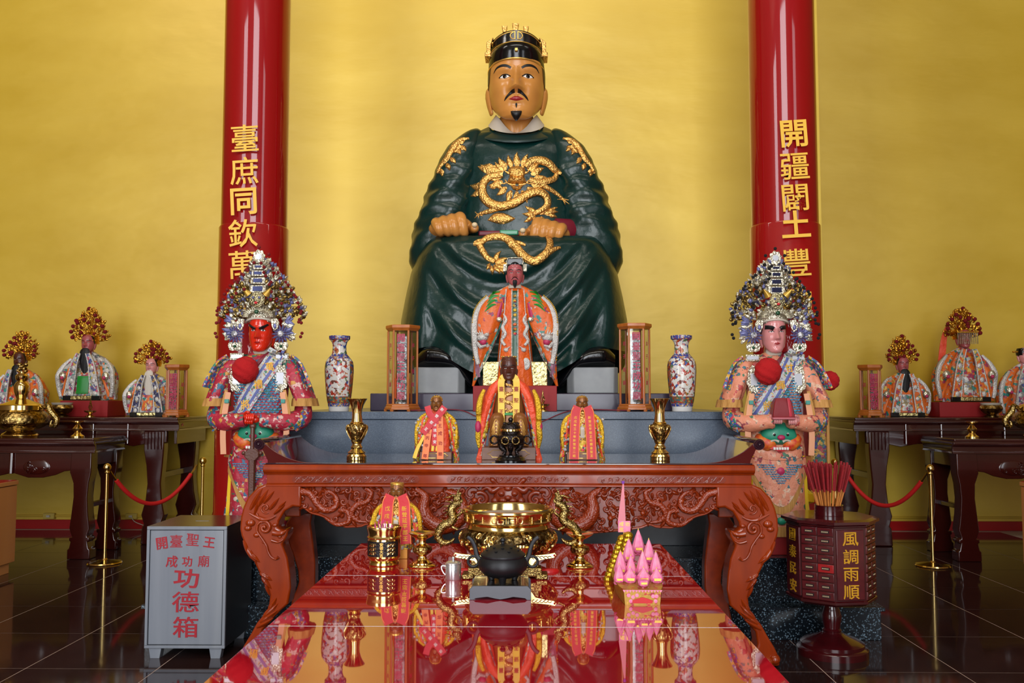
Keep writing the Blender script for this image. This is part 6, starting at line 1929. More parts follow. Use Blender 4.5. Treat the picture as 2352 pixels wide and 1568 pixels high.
for s in (-1, 1):
    ribbon(G(), hit, [(s * 7, 222), (s * 7, 150), (s * 7, 46)], 2.4, 30, 3, 2, .8).build('silver_edging', M_SILVERTHREAD, mf)
    ribbon(G(), hit, [(s * 20, 222), (s * 26, 150), (s * 34, 80), (s * 42, 6)], 2.4, 30, 3, 2, .8).build('silver_edging', M_SILVERTHREAD, mf)
    q = G()
    relief(q, hit, [(s * 26, 165), (s * 20, 150), (s * 28, 134), (s * 22, 118), (s * 30, 104), (s * 22, 92)], [(0, 2), (.4, 4.5), (1, 3.5)], 36, 8, .7)
    q.ball((s * 20, hit(s * 20, 82) - 2, 82), (6, 3, 5), 8, 6)
    q.cone((s * 18, hit(s * 18, 84) - 2, 84), (s * 10, hit(s * 10, 90) - 3, 90), 2.5, .5, 6)
    q.build('silver_dragon', M_SILVERTHREAD, mf)
    G().lathe([(0, 0), (9, 0), (10, 1), (8, 2.4), (5, 2), (0, 3)], 18).xform(lambda a, b, c: (s * 25 + a, hit(s * 25, 50) - c, 50 + b * 1.4)).build('silver_medallion', M_SILVERTHREAD, mf, 40, fix=True)
    for i in range(4):
        ribbon(G(), hit, [(s * (34 + i * 3), 216 - i * 10), (s * (48 + i * 2), 214 - i * 10), (s * (60 + i * 3), 200 - i * 10)], [(0, 2), (.5, 6), (1, 1.5)], 12, 3, 1.5, 1).build('green_cloud', M_GREENCLOTH, mf)
    # silver dragon down the outer sleeve
    q = G()
    relief(q, hit, [(s * 62, 204), (s * 78, 188), (s * 88, 168), (s * 93, 140), (s * 92, 112), (s * 90, 80), (s * 84, 50)], [(0, 4), (.3, 7), (.7, 8), (1, 5)], 46, 8, .8)
    q.build('sleeve_dragon', M_SILVERTHREAD, mf)
    q = G()
    P = spline([(s * 66, 206), (s * 84, 188), (s * 95, 165), (s * 97, 130), (s * 96, 100), (s * 95, 60)], 34)
    beads(q, [(p[0], hit(p[0], p[1]) - 3, p[1]) for p in P], 1.7)
    tag(q.build('gold_beads', M_GOLDTHREAD, mf), kind='stuff')
    hx, hz_ = s * 74, 104
    q = G()
    yy = hit(hx, hz_)
    q.ball((hx, yy - 4, hz_ + 6), (13, 8, 9), 12, 8)
    q.ball((hx - s * 10, yy - 8, hz_ + 12), (6, 6, 5), 10, 8)
    q.tube([(hx - s * 8, yy - 5, hz_ - 12), (hx + s * 4, yy - 6, hz_ - 16), (hx + s * 12, yy - 4, hz_ - 6)], [3, 4.5, 4], 8)
    for i in range(4): q.cone((hx + s * 4 * i, yy - 3, hz_ + 14), (hx + s * (6 * i + 2), yy - 3, hz_ + 26 - i * 3), 2.6, .4, 6)
    dh = q.build('dragon_head', M_SILVERTHREAD, mf)
    G().ball((hx - s * 2, yy - 6, hz_ - 4), (8, 5, 7), 10, 8).build('dragon_mouth', M_MAGENTA, dh)
    ribbon(G(), hit, [(s * 29, 150), (s * 46, 108), (s * 64, 70), (s * 78, 38)], [(0, 3), (.5, 5), (1, 4)], 20, 3, 1.5, .6).build('teal_band', M_TEAL, mf)
    ribbon(G(), hit, [(s * 34, 128), (s * 54, 90), (s * 72, 52), (s * 90, 14)], [(0, 2), (.5, 10), (1, 3)], 20, 3, 1.2, 1).build('silver_cloud_band', M_SILVEREMB, mf)
    ribbon(G(), hit, [(s * 30, 190), (s * 36, 165), (s * 40, 148)], [(0, 4), (.5, 9), (1, 3)], 12, 3, 1.6, 2).build('magenta_flower', M_MAGENTA, mf)
    q = G(); q.ball((s * 36, hit(s * 36, 152) - 4, 152), (7, 4, 6), 10, 8); q.build('silver_boss', M_SILVERP, mf)
    ribbon(G(), hit, [(s * 88, 60), (s * 86, 40), (s * 82, 20)], [(0, 8), (.6, 12), (1, 6)], 12, 3, 1.2, 2).build('lilac_cloud', mat('lilac_satin', (150, 104, 124), .45, bump=(.2, .2, .8)), mf)
G().lathe([(16, 0), (15, 6), (13, 11)], 24, c=(0, -8, 224)).build('white_collar', M_COLLAR, mf)
hm = make_head(mf, 56, (0, -10, 229), M_REDFACE, brow=M_BLACKHAIR, must=M_BLACKHAIR, eyes='half', res=(40, 40))
long_beard(hm, 54, .32, M_BEARD, .09)
G().lathe([(19, 0), (20, 3), (20, 16), (18, 20), (0, 22)], 28, c=(0, -8, 264)).build('hat', M_BLACKGLOSS, mf)
G().lathe([(20.5, 0), (20.5, 2), (20, 2)], 28, c=(0, -8, 268)).build('hat_band', M_SILVERP, mf)
G().prism([(-17, 276), (17, 276), (19, 284), (16, 292), (-16, 292), (-19, 284)], -26, 8).build('hat_crown', M_BLACKGLOSS, mf, 20, bevel=2, fix=True)
q = G()
for s in (-1, 1):
    q.tube([(s * 17, -27, 277), (s * 19, -27, 284), (s * 16, -27, 292), (0, -27, 293)], 1.3, 6)
    q.box(s * 23 - 4, s * 23 + 4, -14, 2, 264, 280)
q.box(-5, 5, -30, -26, 268, 273)
q.build('hat_silver_trim', M_SILVERP, mf, 30)

# --- cloud-panel idol base
def idol_base(r, w, d, h):
    b = G().box(-w / 2, w / 2, -d / 2, d / 2, 0, h).build('wood_base', M_IDOLWOOD, r, bevel=1.0)
    q = G()
    zc = h / 2
    for s in (-1, 1):
        q.tube([(s * a, -d / 2 - .2, zc + b_) for a, b_ in ((0, h * .28), (w * .3, h * .28), (w * .34, h * .1), (w * .4, 0), (w * .34, -h * .1), (w * .3, -h * .28), (0, -h * .28))], .7, 5)
    q.build('cloud_line', M_GOLDPLAIN, b)
    return b

# --- dark faced idol in the middle of the altar table
ds = thing('dark_faced_idol', 'dark-faced seated idol in coral cloak with two yellow ribbons on the altar table', 'idol', 1169, 5.46, ZA)
idol_base(ds, 122, 74, 28)
G().box(-46, 46, -30, 28, 28, 62).build('throne', M_IDOLWOOD, ds, bevel=2)
body = robe([(28, 38), (90, 38), (150, 34), (180, 20), (190, 10)], [(28, 26), (120, 24), (180, 14), (190, 8)], 28, 190, folds=6, amp=.02, y0=4)
body.build('torso', M_BRONZEFACE, ds, 60)
for s in (-1, 1):
    lg = G()
    lg.tube(spline([(s * 14, 0, 92), (s * 25, -26, 92), (s * 27, -34, 72), (s * 28, -33, 40), (s * 28, -34, 30)], 16), [ip(i / 15, [(0, 15), (.4, 17), (.7, 15), (1, 16)]) for i in range(16)], 14)
    lo = lg.build('leg', M_BRONZEFACE, ds, 60)
    hl = hitter(lg)
    q = G()
    for i in range(5):
        zt_ = 92 - i * 8
        relief(q, hl, [(s * 28 - 10, zt_ - 26), (s * 28, zt_), (s * 28 + 10, zt_ - 26)], .7, 12, 5)
    q.build('gold_chevrons', M_GOLDPLAIN, lo)
IN = [(0, 58), (30, 54), (90, 42), (140, 30), (180, 14), (192, 4)]
OT = [(0, 76), (20, 70), (60, 72), (100, 68), (140, 58), (168, 44), (184, 24), (194, 8)]
wg = []
for s in (-1, 1):
    w = wing(s, IN, OT, [(0, 6), (60, 12), (140, 18), (194, 8)], 0, 194, seed=s * 2, y0=-8, amp=.08)
    w.build('cloak', M_CORAL, ds, 60); wg.append(w)
hit = hitter(body, *wg)
q = G()
relief(q, hit, [(-10, 172), (8, 165), (12, 152), (-6, 146), (-12, 134), (6, 126), (10, 114), (-6, 106)], [(0, 3), (.5, 5), (1, 3)], 50, 8, .8)
for s in (-1, 1):
    for z in (170, 150, 130, 112): relief(q, hit, spiral(s * 6, z, 5, 1.1, z, 12), 1.2, 12, 5)
q.build('gold_dragon', M_GOLDLEAF, ds)
G().box(-14, 14, -28, -20, 100, 106).build('jewelled_belt', M_GREENCLOTH, ds, bevel=1)
hr = lambda x, z: min(hit(x, z), -18 - max(0, (150 - z)) * .22)
for s in (-1, 1):
    rbn = ribbon(G(), hr, [(s * 8, 190), (s * 17, 178), (s * 17, 140), (s * 17, 84)], 15, 26, 3, 2.5, .6).build('yellow_ribbon', M_YELLOWRIB, ds)
    for i, ch in enumerate('臺聖王'):
        z = 160 - i * 26
        glyph(ch, M_REDCHAR, rbn, (s * 17, hr(s * 17, z) - 4.0, z), 12, depth=.6)
    relief_g = G()
    relief(relief_g, hit, [(s * 56, 158), (s * 64, 138), (s * 68, 112), (s * 68, 80), (s * 70, 50), (s * 68, 26)], [(0, 4), (.3, 7), (.8, 7), (1, 3)], 40, 8, .8)
    relief_g.build('gold_cloak_dragon', M_GOLDTHREAD, ds)
    ribbon(G(), hit, [(s * 30, 150), (s * 42, 112), (s * 50, 80), (s * 56, 40), (s * 62, 8)], [(0, 2), (.4, 5), (1, 4)], 26, 3, 1.2, .6).build('grey_scroll_band', M_SILVEREMB, ds)
    ribbon(G(), hit, [(s * 48, 88), (s * 52, 66), (s * 56, 50), (s * 60, 30)], [(0, 3), (.5, 10), (1, 5)], 16, 3, 1.4, 1.5).build('gold_cloud', M_GOLDEMB, ds)
    q = G(); q.ball((s * 70, hit(s * 66, 70) - 2, 74), (7, 6, 14), 10, 8); q.build('red_tuft', M_MAGENTA, ds)
hd_ = make_head(ds, 54, (0, -10, 179), M_BROWNFACE, brow=M_BLACKHAIR, eyes='half', lips=M_BROWNFACE, res=(40, 40), hair=False)
G().lathe([(19, 0), (19.5, 2), (19.5, 7), (19, 9)], 28, c=(0, -8, 213)).build('gold_headband', M_GOLDPLAIN, ds)
G().lathe([(18.5, 0), (18, 10), (14, 16), (0, 18)], 28, c=(0, -8, 218)).build('cap', M_BROWNFACE, ds)
for a in range(5):
    G().ball((16 * math.cos(a * math.pi / 4), -8 - 14 * math.sin(a * math.pi / 4), 234), 2.2, 8, 6).build('cap_stud', M_GOLDPLAIN, ds)
ribbon(G(), hit, [(-22, 186), (-8, 182), (0, 178), (8, 182), (22, 186)], 6, 14, 3, 3, 1).build('neck_scarf', M_YELLOWRIB, ds)

# --- small idols with red sashes
def small_idol(px, Y, z, label, k, style, left='', right='', base=True):
    r = thing('small_idol', label, 'idol', px, Y, z, 'small gilt idols with sashes')
    K = lambda pts: [(a * k, b * k) for a, b in pts]
    zb = 18 * k
    if base: idol_base(r, 72 * k, 46 * k, zb)
    else:
        G().box(-14 * k, 22 * k, -16 * k, 16 * k, 0, zb).build('wood_base', mat('gilt_wood', (196, 130, 40), .35, .3, bump=(.2, .2, .5)), r, bevel=1)
    body = robe(K([(18, 30), (70, 30), (104, 24), (118, 9)]), K([(18, 20), (90, 18), (118, 8)]), zb, 118 * k, folds=7, amp=.04)
    body.build('robe', M_GOLDEMB if style != 'sashL' else M_CORAL, r, 60)
    IN = K([(0, 40), (30, 34), (70, 24), (118, 3)])
    OT = K([(0, 53), (20, 50), (50, 51), (75, 48), (95, 38), (110, 22), (120, 6)])
    wg = []
    for s in (-1, 1):
        w = wing(s, IN, OT, K([(0, 4), (50, 14), (100, 14), (120, 5)]), 0, 120 * k, n=26, k=32, seed=s + px, amp=.1)
        w.build('cloak', M_GOLDEMB, r, 60); wg.append(w)
    hit = hitter(body, *wg)
    for s in (-1, 1):
        q = G(); relief(q, hit, K([(s * 24, 104), (s * 36, 94), (s * 44, 76), (s * 46, 50), (s * 44, 26)]), [(0, 3 * k), (.4, 5 * k), (1, 3 * k)], 30, 8, .8)
        q.build('gold_dragon', M_GOLDTHREAD, r)
        q = G()
        rn = random.Random(int(px) + s)
        for i in range(12):
            x, z_ = s * rn.uniform(30, 48) * k, rn.uniform(14, 96) * k
            q.ball((x, hit(x, z_) - 1.5 * k, z_), rn.uniform(2, 4) * k, 7, 5)
        tag(q.build('sequin_tufts', M_SILVERTHREAD, r), kind='stuff')
        ribbon(G(), hit, K([(s * 30, 100), (s * 34, 70), (s * 38, 40), (s * 46, 6)]), 4 * k, 22, 3, 1.5, .8).build('coral_edge', M_CORAL, r)
    hs = lambda x, zz_: min(hit(x, zz_), -(20 + max(0, 100 * k - zz_) * .10) * k * .9)
    if style == 'sash2':
        for s, txt in ((-1, left), (1, right)):
            x1 = s * 20
            sb = ribbon(G(), hs, K([(s * 10, 121), (s * 15, 108), (s * 17, 80), (s * 19, 40), (s * 20, 2 if base else 30)]), 21 * k, 30, 3, 2 * k, .4).build('red_sash', M_REDSASH, r)
            n = max(len(txt), 1)
            zs0, zs1 = 96, (10 if base else 40)
            for i, ch in enumerate(txt):
                zz_ = lerp(zs0, zs1, i / max(n - 1, 1))
                xx = s * ip(zz_, [(2, 20), (40, 19), (80, 17), (108, 15)])
                glyph(ch, M_GOLDCHAR, sb, (xx * k, hs(xx * k, zz_ * k) - 3.2 * k, zz_ * k), (6.8 if n > 7 else 10) * k, depth=.8)
            for e in (-1, 1):
                ribbon(G(), hs, K([(s * 10 + e * 10, 120), (s * 15 + e * 10.3, 108), (s * 17 + e * 10.3, 80), (s * 19 + e * 10.3, 40), (s * 20 + e * 10.3, 2 if base else 30)]), 1.8 * k, 30, 3, 2.8 * k, .4).build('sash_border', M_ORANGERIB, sb)
        ribbon(G(), hit, K([(0, 112), (0, 84)]), 8 * k, 10, 3, 2, 1).build('gold_chest', M_GOLDLEAF, r)
        ribbon(G(), hit, K([(0, 74), (0, 50)]), 9 * k, 10, 3, 2.5, 2.5).build('white_tassel', M_COLLAR, r)
    else:
        sb = ribbon(G(), hs, K([(20, 120), (8, 104), (-10, 84), (-30, 60)]), 16 * k, 22, 3, 5 * k, .8).build('crossed_sash', M_REDSASH, r)
        for i, ch in enumerate('新營郡王'):
            p = spline(K([(14, 114), (-22, 70)]), 4)[i]
            glyph(ch, M_EYEWHITE, sb, (p[0], hs(p[0], p[1]) - 6.4 * k, p[1]), 8 * k, rot=(0, .75, 0), depth=.6)
        ribbon(G(), hs, K([(-20, 122), (-14, 104), (0, 90), (10, 80)]), 14 * k, 16, 3, 3.5 * k, .8).build('crossed_sash', M_REDSASH, r)
        sb = ribbon(G(), hs, K([(-2, 92), (-2, 60), (-1, 32)]), 14 * k, 16, 3, 3 * k, .6).build('red_sash', M_REDSASH, r)
        for i, ch in enumerate('合境平安'): glyph(ch, M_EYEWHITE, sb, (-2 * k, hs(-2 * k, (80 - i * 13) * k) - 4.2 * k, (80 - i * 13) * k), 8 * k, depth=.6)
        for s, pts, txt in ((-1, [(-16, 70), (-20, 40), (-24, 2)], '王丙申年'), (1, [(8, 100), (10, 60), (11, 2)], '聖王成功廟')):
            sb = ribbon(G(), hs, K(pts), 15 * k, 22, 3, 3.6 * k, .6).build('orange_ribbon', M_ORANGERIB, r)
            P = spline(K(pts), 21)
            for i, ch in enumerate(txt):
                p = P[2 + int(i * 16 / (len(txt) - 1))]
                glyph(ch, M_REDCHAR, sb, (p[0], hs(p[0], p[1]) - 5 * k, p[1]), 9.5 * k, depth=.6)
        ribbon(G(), hs, K([(-26, 56), (-34, 40), (-42, 24), (-48, 4)]), [(0, 6 * k), (1, 9 * k)], 16, 3, 2, 1).build('yellow_tassel', M_YELLOWRIB, r)
        for x in (-6, 4): ribbon(G(), hs, K([(x, 34), (x - 1, 20)]), 6 * k, 8, 3, 2, 1).build('yellow_fringe', M_YELLOWRIB, r)
    make_head(r, 36 * k, (0, -7 * k, 110 * k), M_BRONZEFACE, brow=M_BLACKHAIR, eyes='half', must=M_BLACKHAIR, lips=None, res=(32, 32), hair=False)
    if base:
        G().lathe([(12.5 * k, 0), (13 * k, 2 * k), (13 * k, 6 * k), (10 * k, 12 * k), (0, 13 * k)], 24, c=(0, -6 * k, 132 * k)).build('gold_crown', M_GOLDPLAIN, r)
        q = G()
        for a in range(9):
            t = math.pi * a / 8
            q.ball((13 * k * math.cos(t), -8 * k, (134 + 12 * math.sin(t)) * k), 1.5 * k, 7, 5)
        q.build('crown_beads', M_GOLDFIL, r)
    else:
        G().lathe([(12 * k, 0), (13 * k, 6 * k), (13.5 * k, 13 * k), (11 * k, 14 * k), (0, 15 * k)], 24, c=(0, -6 * k, 130 * k)).build('gold_cap', M_GOLDPLAIN, r)
        G().ball((0, -19 * k, 137 * k), (2.6 * k, 1.5 * k, 2 * k), 8, 6).build('cap_gem', M_BLACKGLOSS, r)
        for s, c in ((-1, -42),):
            G().lathe([(3 * k, 0), (9 * k, 0), (9 * k, 2.5 * k), (3 * k, 2.5 * k)], 16).xform(lambda a, b, cc: (c * k + a, -14 * k - cc, 66 * k + b)).build('gold_disc', M_FOIL, r, 30, fix=True)
    return r
small_idol(1003, 5.42, ZA, 'small gilt idol wrapped in crossed red sashes and orange ribbons, left on the altar table', 1.0, 'sashL')
small_idol(1337, 5.42, ZA, 'small gilt idol with two straight red sashes, right on the altar table', 1.0, 'sash2', '戊戌年三十年新營第二組', '新營延平郡王府開臺聖王')
small_idol(912, 4.42, ZR, 'small gilt idol with two red sashes standing on the red table behind the incense pot', 1.19, 'sash2', '戊戌年三十', '新營延平郡王', base=False)

# --- bearded figures of the side tables
def side_deity(px, Y, z, label, k, robe_m, lapel_m, face, beard, crown, hb=110, panel=None, seat=True, rotz=0.0, hat=None, seed=1, tilt=0):
    r = thing('robed_deity_figure', label, 'figure', px, Y, z, 'robed deity figures on the side tables', rotz)
    K = lambda pts: [(a * k, b * k) for a, b in pts]
    H = hb
    body = robe(K([(0, 44), (H * .4, 42), (H * .75, 34), (H * .95, 20), (H, 9)]), K([(0, 34), (H * .5, 28), (H, 9)]), 0, H * k, folds=8, amp=.05, seed=seed)
    body.build('robe', robe_m, r, 60)
    IN = K([(0, 46), (H * .3, 36), (H * .7, 24), (H * .97, 5)])
    OT = K([(0, 62), (H * .25, 62), (H * .5, 62), (H * .72, 52), (H * .88, 36), (H, 10)])
    wg = []
    for s in (-1, 1):
        w = wing(s, IN, OT, K([(0, 8), (H * .5, 22), (H, 6)]), 2, (H + 1) * k, n=26, k=32, seed=s + seed, amp=.09, y0=-4 * k)
        w.build('sleeve', robe_m, r, 60); wg.append(w)
    hit = hitter(body, *wg)
    if seat: 
        G().box(-40 * k, 40 * k, -36 * k, -30 * k, 0, 10 * k).build('base_panel', M_BLACKGLOSS, r, bevel=.8)
        G().box(-22 * k, 22 * k, -38 * k, -35 * k, 2 * k, 9 * k).build('gilt_plaque', M_GILTCHEST, r, bevel=.6)
    hs = lambda x, zz_: min(hit(x, zz_), -32 * k)
    for s in (-1, 1):
        lp = ribbon(G(), hs, K([(s * 10, H - 4), (s * 18, H * .75), (s * 24, H * .4), (s * 29, 8)]), [(0, 8 * k), (.4, 14 * k), (1, 18 * k)], 30, 3, 2.5, .6).build('lapel', lapel_m, r)
        for e in (-1, 1):
            ribbon(G(), hs, K([(s * 10 + e * 4, H - 4), (s * 18 + e * 6, H * .75), (s * 24 + e * 8, H * .4), (s * 29 + e * 9, 8)]), 2.2 * k, 30, 3, 3.4, .4).build('lapel_edge', M_SILVERTHREAD, lp)
        pt = K([(s * 20, 10), (s * 30, 10), (s * 39, 10)]); pb = K([(s * 20, 8), (s * 30, -1 if False else 2), (s * 39, 8)])
        patch(G(), hs, pt, pb, 8, 3, 3, .5).build('lapel_tip', M_YELLOWRIB, lp)
        for i in range(3):
            zz_ = (H * .3 - i * 6) if False else H * (.66 - .26 * i)
            xx = s * ip(zz_, [(0, 29), (H * .4, 24), (H * .75, 18)])
            G().ball((xx * k, hs(xx * k, zz_ * k) - 2.5, zz_ * k), (5 * k, 2, 6 * k), 9, 6).build('silver_rosette', M_SILVERTHREAD, lp)
        q = G(); relief(q, hit, K([(s * 36, H * .86), (s * 50, H * .7), (s * 58, H * .5), (s * 58, H * .25), (s * 54, 8)]), [(0, 3 * k), (.4, 6 * k), (1, 4 * k)], 34, 8, .8)
        q.build('silver_sleeve_dragon', M_SILVERTHREAD, r)
        ribbon(G(), hit, K([(s * 32, H * .7), (s * 40, H * .4), (s * 50, 8)]), 6 * k, 20, 3, 1.4, .8).build('orange_streamer', M_ORANGERIB, r)
        q = G(); q.ball((s * 46 * k, hit(s * 46 * k, H * .5 * k) - 3, H * .5 * k), (8 * k, 5 * k, 9 * k), 10, 8); q.build('silver_lion_head', M_SILVERP, r)
        G().ball((s * 45 * k, hit(s * 46 * k, H * .5 * k) - 7 * k, H * .46 * k), (4 * k, 3 * k, 4 * k), 8, 6).build('magenta_mouth', M_MAGENTA, r)
    if panel: ribbon(G(), hit, K([(0, H * .5), (0, 14)]), 24 * k, 16, 4, 2, 2).build('front_panel', panel, r)
    h = make_head(r, 40 * k, (0, -10 * k, H * k - 1), face, brow=M_BLACKHAIR, eyes='half', res=(32, 32), tilt=tilt)
    if beard: long_beard(h, 40 * k, beard[1], beard[0], .27)
    if crown: crown(r, (H + 24) * k, k)
    if hat: hat(r, (H + 24) * k, k)
    return r
def fan_crown(seed, h, wmax, top=6):
    def f(r, z, k):
        rn = random.Random(seed)
        prof = [(0, wmax * .75), (.2, wmax), (.5, wmax * .85), (.8, wmax * .45), (1, 5)]
        poms = [(0, h + 5)] + [(s * ip(t, prof) * k * 1.04, t * h * k) for t in (.12, .3, .48, .66, .84) for s in (-1, 1)] + [(rn.uniform(-.6, .6) * wmax * k, rn.uniform(.15, .75) * h * k) for _ in range(9)]
        poms[0] = (0, (h + 4) * k)
        c = idol_crown(r, z, k, seed, [(a, b * k) for a, b in prof], h * k, poms)
        return c
    return f
def fringe_crown(seed, h, wmax):
    base = fan_crown(seed, h, wmax)
    def f(r, z, k):
        c = base(r, z, k)
        G().box(-22 * k, 22 * k, -30 * k, 4 * k, z + 6 * k, z + 9 * k).build('mortarboard', M_GOLDFIL, c, bevel=.5)
        for i in range(11):
            G().tube([((-20 + i * 4) * k, -29 * k, z + 7 * k), ((-20 + i * 4) * k, -29 * k, z - 17 * k)], .9 * k, 5).build('bead_string', M_SILVERP, c)
        ribbon(G(), lambda x, zz_: 6 * k, [(-24 * k, z + 24 * k), (-32 * k, z), (-40 * k, z - 50 * k), (-46 * k, z - 70 * k)], [(0, 6 * k), (.5, 14 * k), (1, 10 * k)], 16, 3, 1, .5).build('veil', M_CORAL, c)
    return f
def flat_hat(r, z, k):
    G().lathe([(16 * k, -4 * k), (17 * k, 4 * k), (14 * k, 12 * k), (0, 14 * k)], 20, c=(0, -8 * k, z)).build('black_hat', M_BLACKGLOSS, r)
    G().box(-26 * k, 26 * k, -14 * k, -8 * k, z + 2 * k, z + 6 * k).build('hat_wing', M_GOLDFIL, r, bevel=.6)
zl = lambda py, Y: W(1176, py, Y).z - ZBT
YS = 9.74
side_deity(48, YS, ZBT, 'orange-robed black-bearded figure behind the gold censer on the left wall table', .98, M_ORANGEEMB, M_WHITEEMB, M_BROWNFACE, (M_BEARD, 1.55), fan_crown(31, 56, 36), hb=112, seed=2)
s1 = at(215, YS, ZBT)[1]
redbox(214, YS - .02, ZBT, 108, 90, 36, 'red pedestal box on the left wall table')
side_deity(205, YS, ZBT + 36.3 * s1, 'silver-robed black-bearded figure on the left red pedestal box', 1.06, M_SILVEREMB, M_WHITEEMB, M_REDFACE, (M_BEARD, 1.45), fan_crown(32, 66, 36), hb=104, panel=M_GREENCLOTH, seed=3)
side_deity(350, YS, ZBT, 'white-bearded figure with navy lapels beside the glass case on the left wall table', .95, M_WHITEEMB, M_NAVYEMB, M_PINKFACE, (M_WHITEHAIR, 1.7), fan_crown(33, 50, 40), hb=102, panel=M_ORANGEEMB, seed=4)
side_deity(2072, YS, ZBT, 'orange-robed black-bearded figure beside the glass case on the right wall table', .95, M_ORANGEEMB, M_ORANGEEMB, M_REDFACE, (M_BEARD, 1.5), fan_crown(34, 60, 34), hb=106, panel=M_SILVEREMB, seed=5)
redbox(2196, YS - .02, ZBT, 116, 92, 33, 'red pedestal box on the right wall table')
side_deity(2212, YS, ZBT + 33.3 * s1, 'orange-robed figure with bead-fringed crown on the right red pedestal box', 1.1, M_ORANGEEMB, M_ORANGEEMB, M_REDFACE, None, fringe_crown(35, 54, 34), hb=112, panel=M_SILVEREMB, seed=6)
side_deity(2352, YS, ZBT, 'orange-robed figure in black hat at the right picture edge', 1.0, M_ORANGEEMB, M_WHITEEMB, M_PINKFACE, None, None, hb=120, seed=7, hat=flat_hat)
# ------------------------------------------------------------------ the two costumed generals
M_LEFTROBE = embroid('crimson_brocade', (176, 36, 58), [(214, 196, 176), (196, 60, 80), (60, 110, 140), (210, 150, 70), (50, 110, 90), (180, 40, 60), (226, 180, 170)], .085, .46, .5)
M_RIGHTROBE = embroid('salmon_brocade', (222, 140, 108), [(226, 150, 120), (60, 110, 120), (190, 70, 70), (224, 170, 140), (70, 120, 90), (150, 60, 70), (230, 190, 160)], .085, .4, .5)
M_RAINBOW = embroid('striped_cuff_brocade', (60, 110, 140), [(200, 60, 80), (226, 170, 50), (50, 130, 100), (90, 90, 160), (220, 200, 190), (60, 120, 160)], .2, .8, .5)
M_FLORAL = embroid('white_floral_brocade', (196, 200, 200), [(200, 110, 130), (70, 130, 90), (220, 190, 120), (206, 206, 206), (120, 130, 170)], .2, .45, .5)
M_SCALEBLUE = mat('blue_scale_silk', (74, 148, 176), .4, bump=(.3, .3, .8), var=(.22, (26, 74, 120), .12))
M_FRINGE = mat('tan_fringe', (196, 146, 76), .7, bump=(.6, .8, 1.5), stretch=(1, 1, .06), var=(.3, (176, 122, 56), .2))
M_TANRIB = mat('tan_ribbon', (214, 150, 110), .5, bump=(.2, .2, .6))
M_BLUERIB = mat('slate_blue_braid', (82, 92, 150), .5, bump=(.5, .4, .8))
M_POMFUR = mat('scarlet_fur', (168, 0, 6), .9, bump=(.5, .6, 1.5))
M_BEASTGREEN = mat('beast_green', (30, 130, 100), .45, bump=(.2, .3, .8))
M_BEASTORANGE = mat('beast_orange', (224, 130, 40), .45, bump=(.2, .3, .8), var=(.08, (196, 50, 30), .15))
M_MIRROR = mat('mirror_plate', (196, 198, 204), .3, .6, bump=(.1, .02, .3))
M_BROWNSWORD = mat('brown_carved_sword', (86, 44, 30), .4, bump=(.25, .5, 1.5), coat=.3)
M_SEALRED = mat('red_satin_wrap', (122, 4, 18), .4, bump=(.1, .2, 1.0))

def furball(parent, c, r, m, seed, name='red_pompom_ball'):
    rn = random.Random(seed)
    q = G()
    rows = []
    for i in range(29):
        a = -math.pi / 2 + math.pi * i / 28
        row = []
        for k in range(48):
            b = 2 * math.pi * k / 48
            rr = r * (1 + rn.uniform(-.035, .035) + .04 * math.sin(5 * b + i))
            row.append((c[0] + rr * math.cos(a) * math.cos(b), c[1] + rr * .8 * math.cos(a) * math.sin(b), c[2] + rr * math.sin(a)))
        rows.append(row)
    q.loft(rows)
    return q.build(name, m, parent, 180)

def plaque(parent, hit, x, z, w, h, ornate):
    y = hit(x, z) - 3
    q = G()
    if ornate:
        pts = []
        for i in range(40):
            a = 2 * math.pi * i / 40
            rr = 1 + .10 * math.sin(8 * a) - .12 * math.cos(4 * a) * 0
            sq = (abs(math.cos(a)) ** 2.6 + abs(math.sin(a)) ** 2.6) ** (-1 / 2.6)
            pts.append((x + w / 2 * rr * sq * math.cos(a), z + h / 2 * rr * sq * math.sin(a)))
        q.prism(pts, y - 3, y)
    else:
        q.box(x - w / 2, x + w / 2, y - 3, y, z - h / 2, z + h / 2)
    pl = q.build('silver_plaque', M_SILVERP, parent, 20, bevel=.8, fix=True)
    k = .36 if ornate else .6
    G().box(x - w * k / 1.4, x + w * k / 1.4, y - 4.4, y - 2, z - h * (.22 if ornate else .28), z + h * (.22 if ornate else .28)).build('mirror', M_MIRROR, pl, bevel=.5)
    q = G()
    n = 22 if ornate else 14
    for i in range(n):
        a = 2 * math.pi * i / n
        q.ball((x + w * .44 * math.copysign(abs(math.cos(a)) ** .7, math.cos(a)), y - 3.4, z + h * .45 * math.copysign(abs(math.sin(a)) ** .7, math.sin(a))), 1.7, 7, 5)
    if ornate:
        for s in (-1, 1): q.ball((x, y - 4, z + s * h * .34), (3, 2, 5), 8, 6)
    tag(q.build('plaque_beads', M_SILVERP, pl), kind='stuff')
    return pl

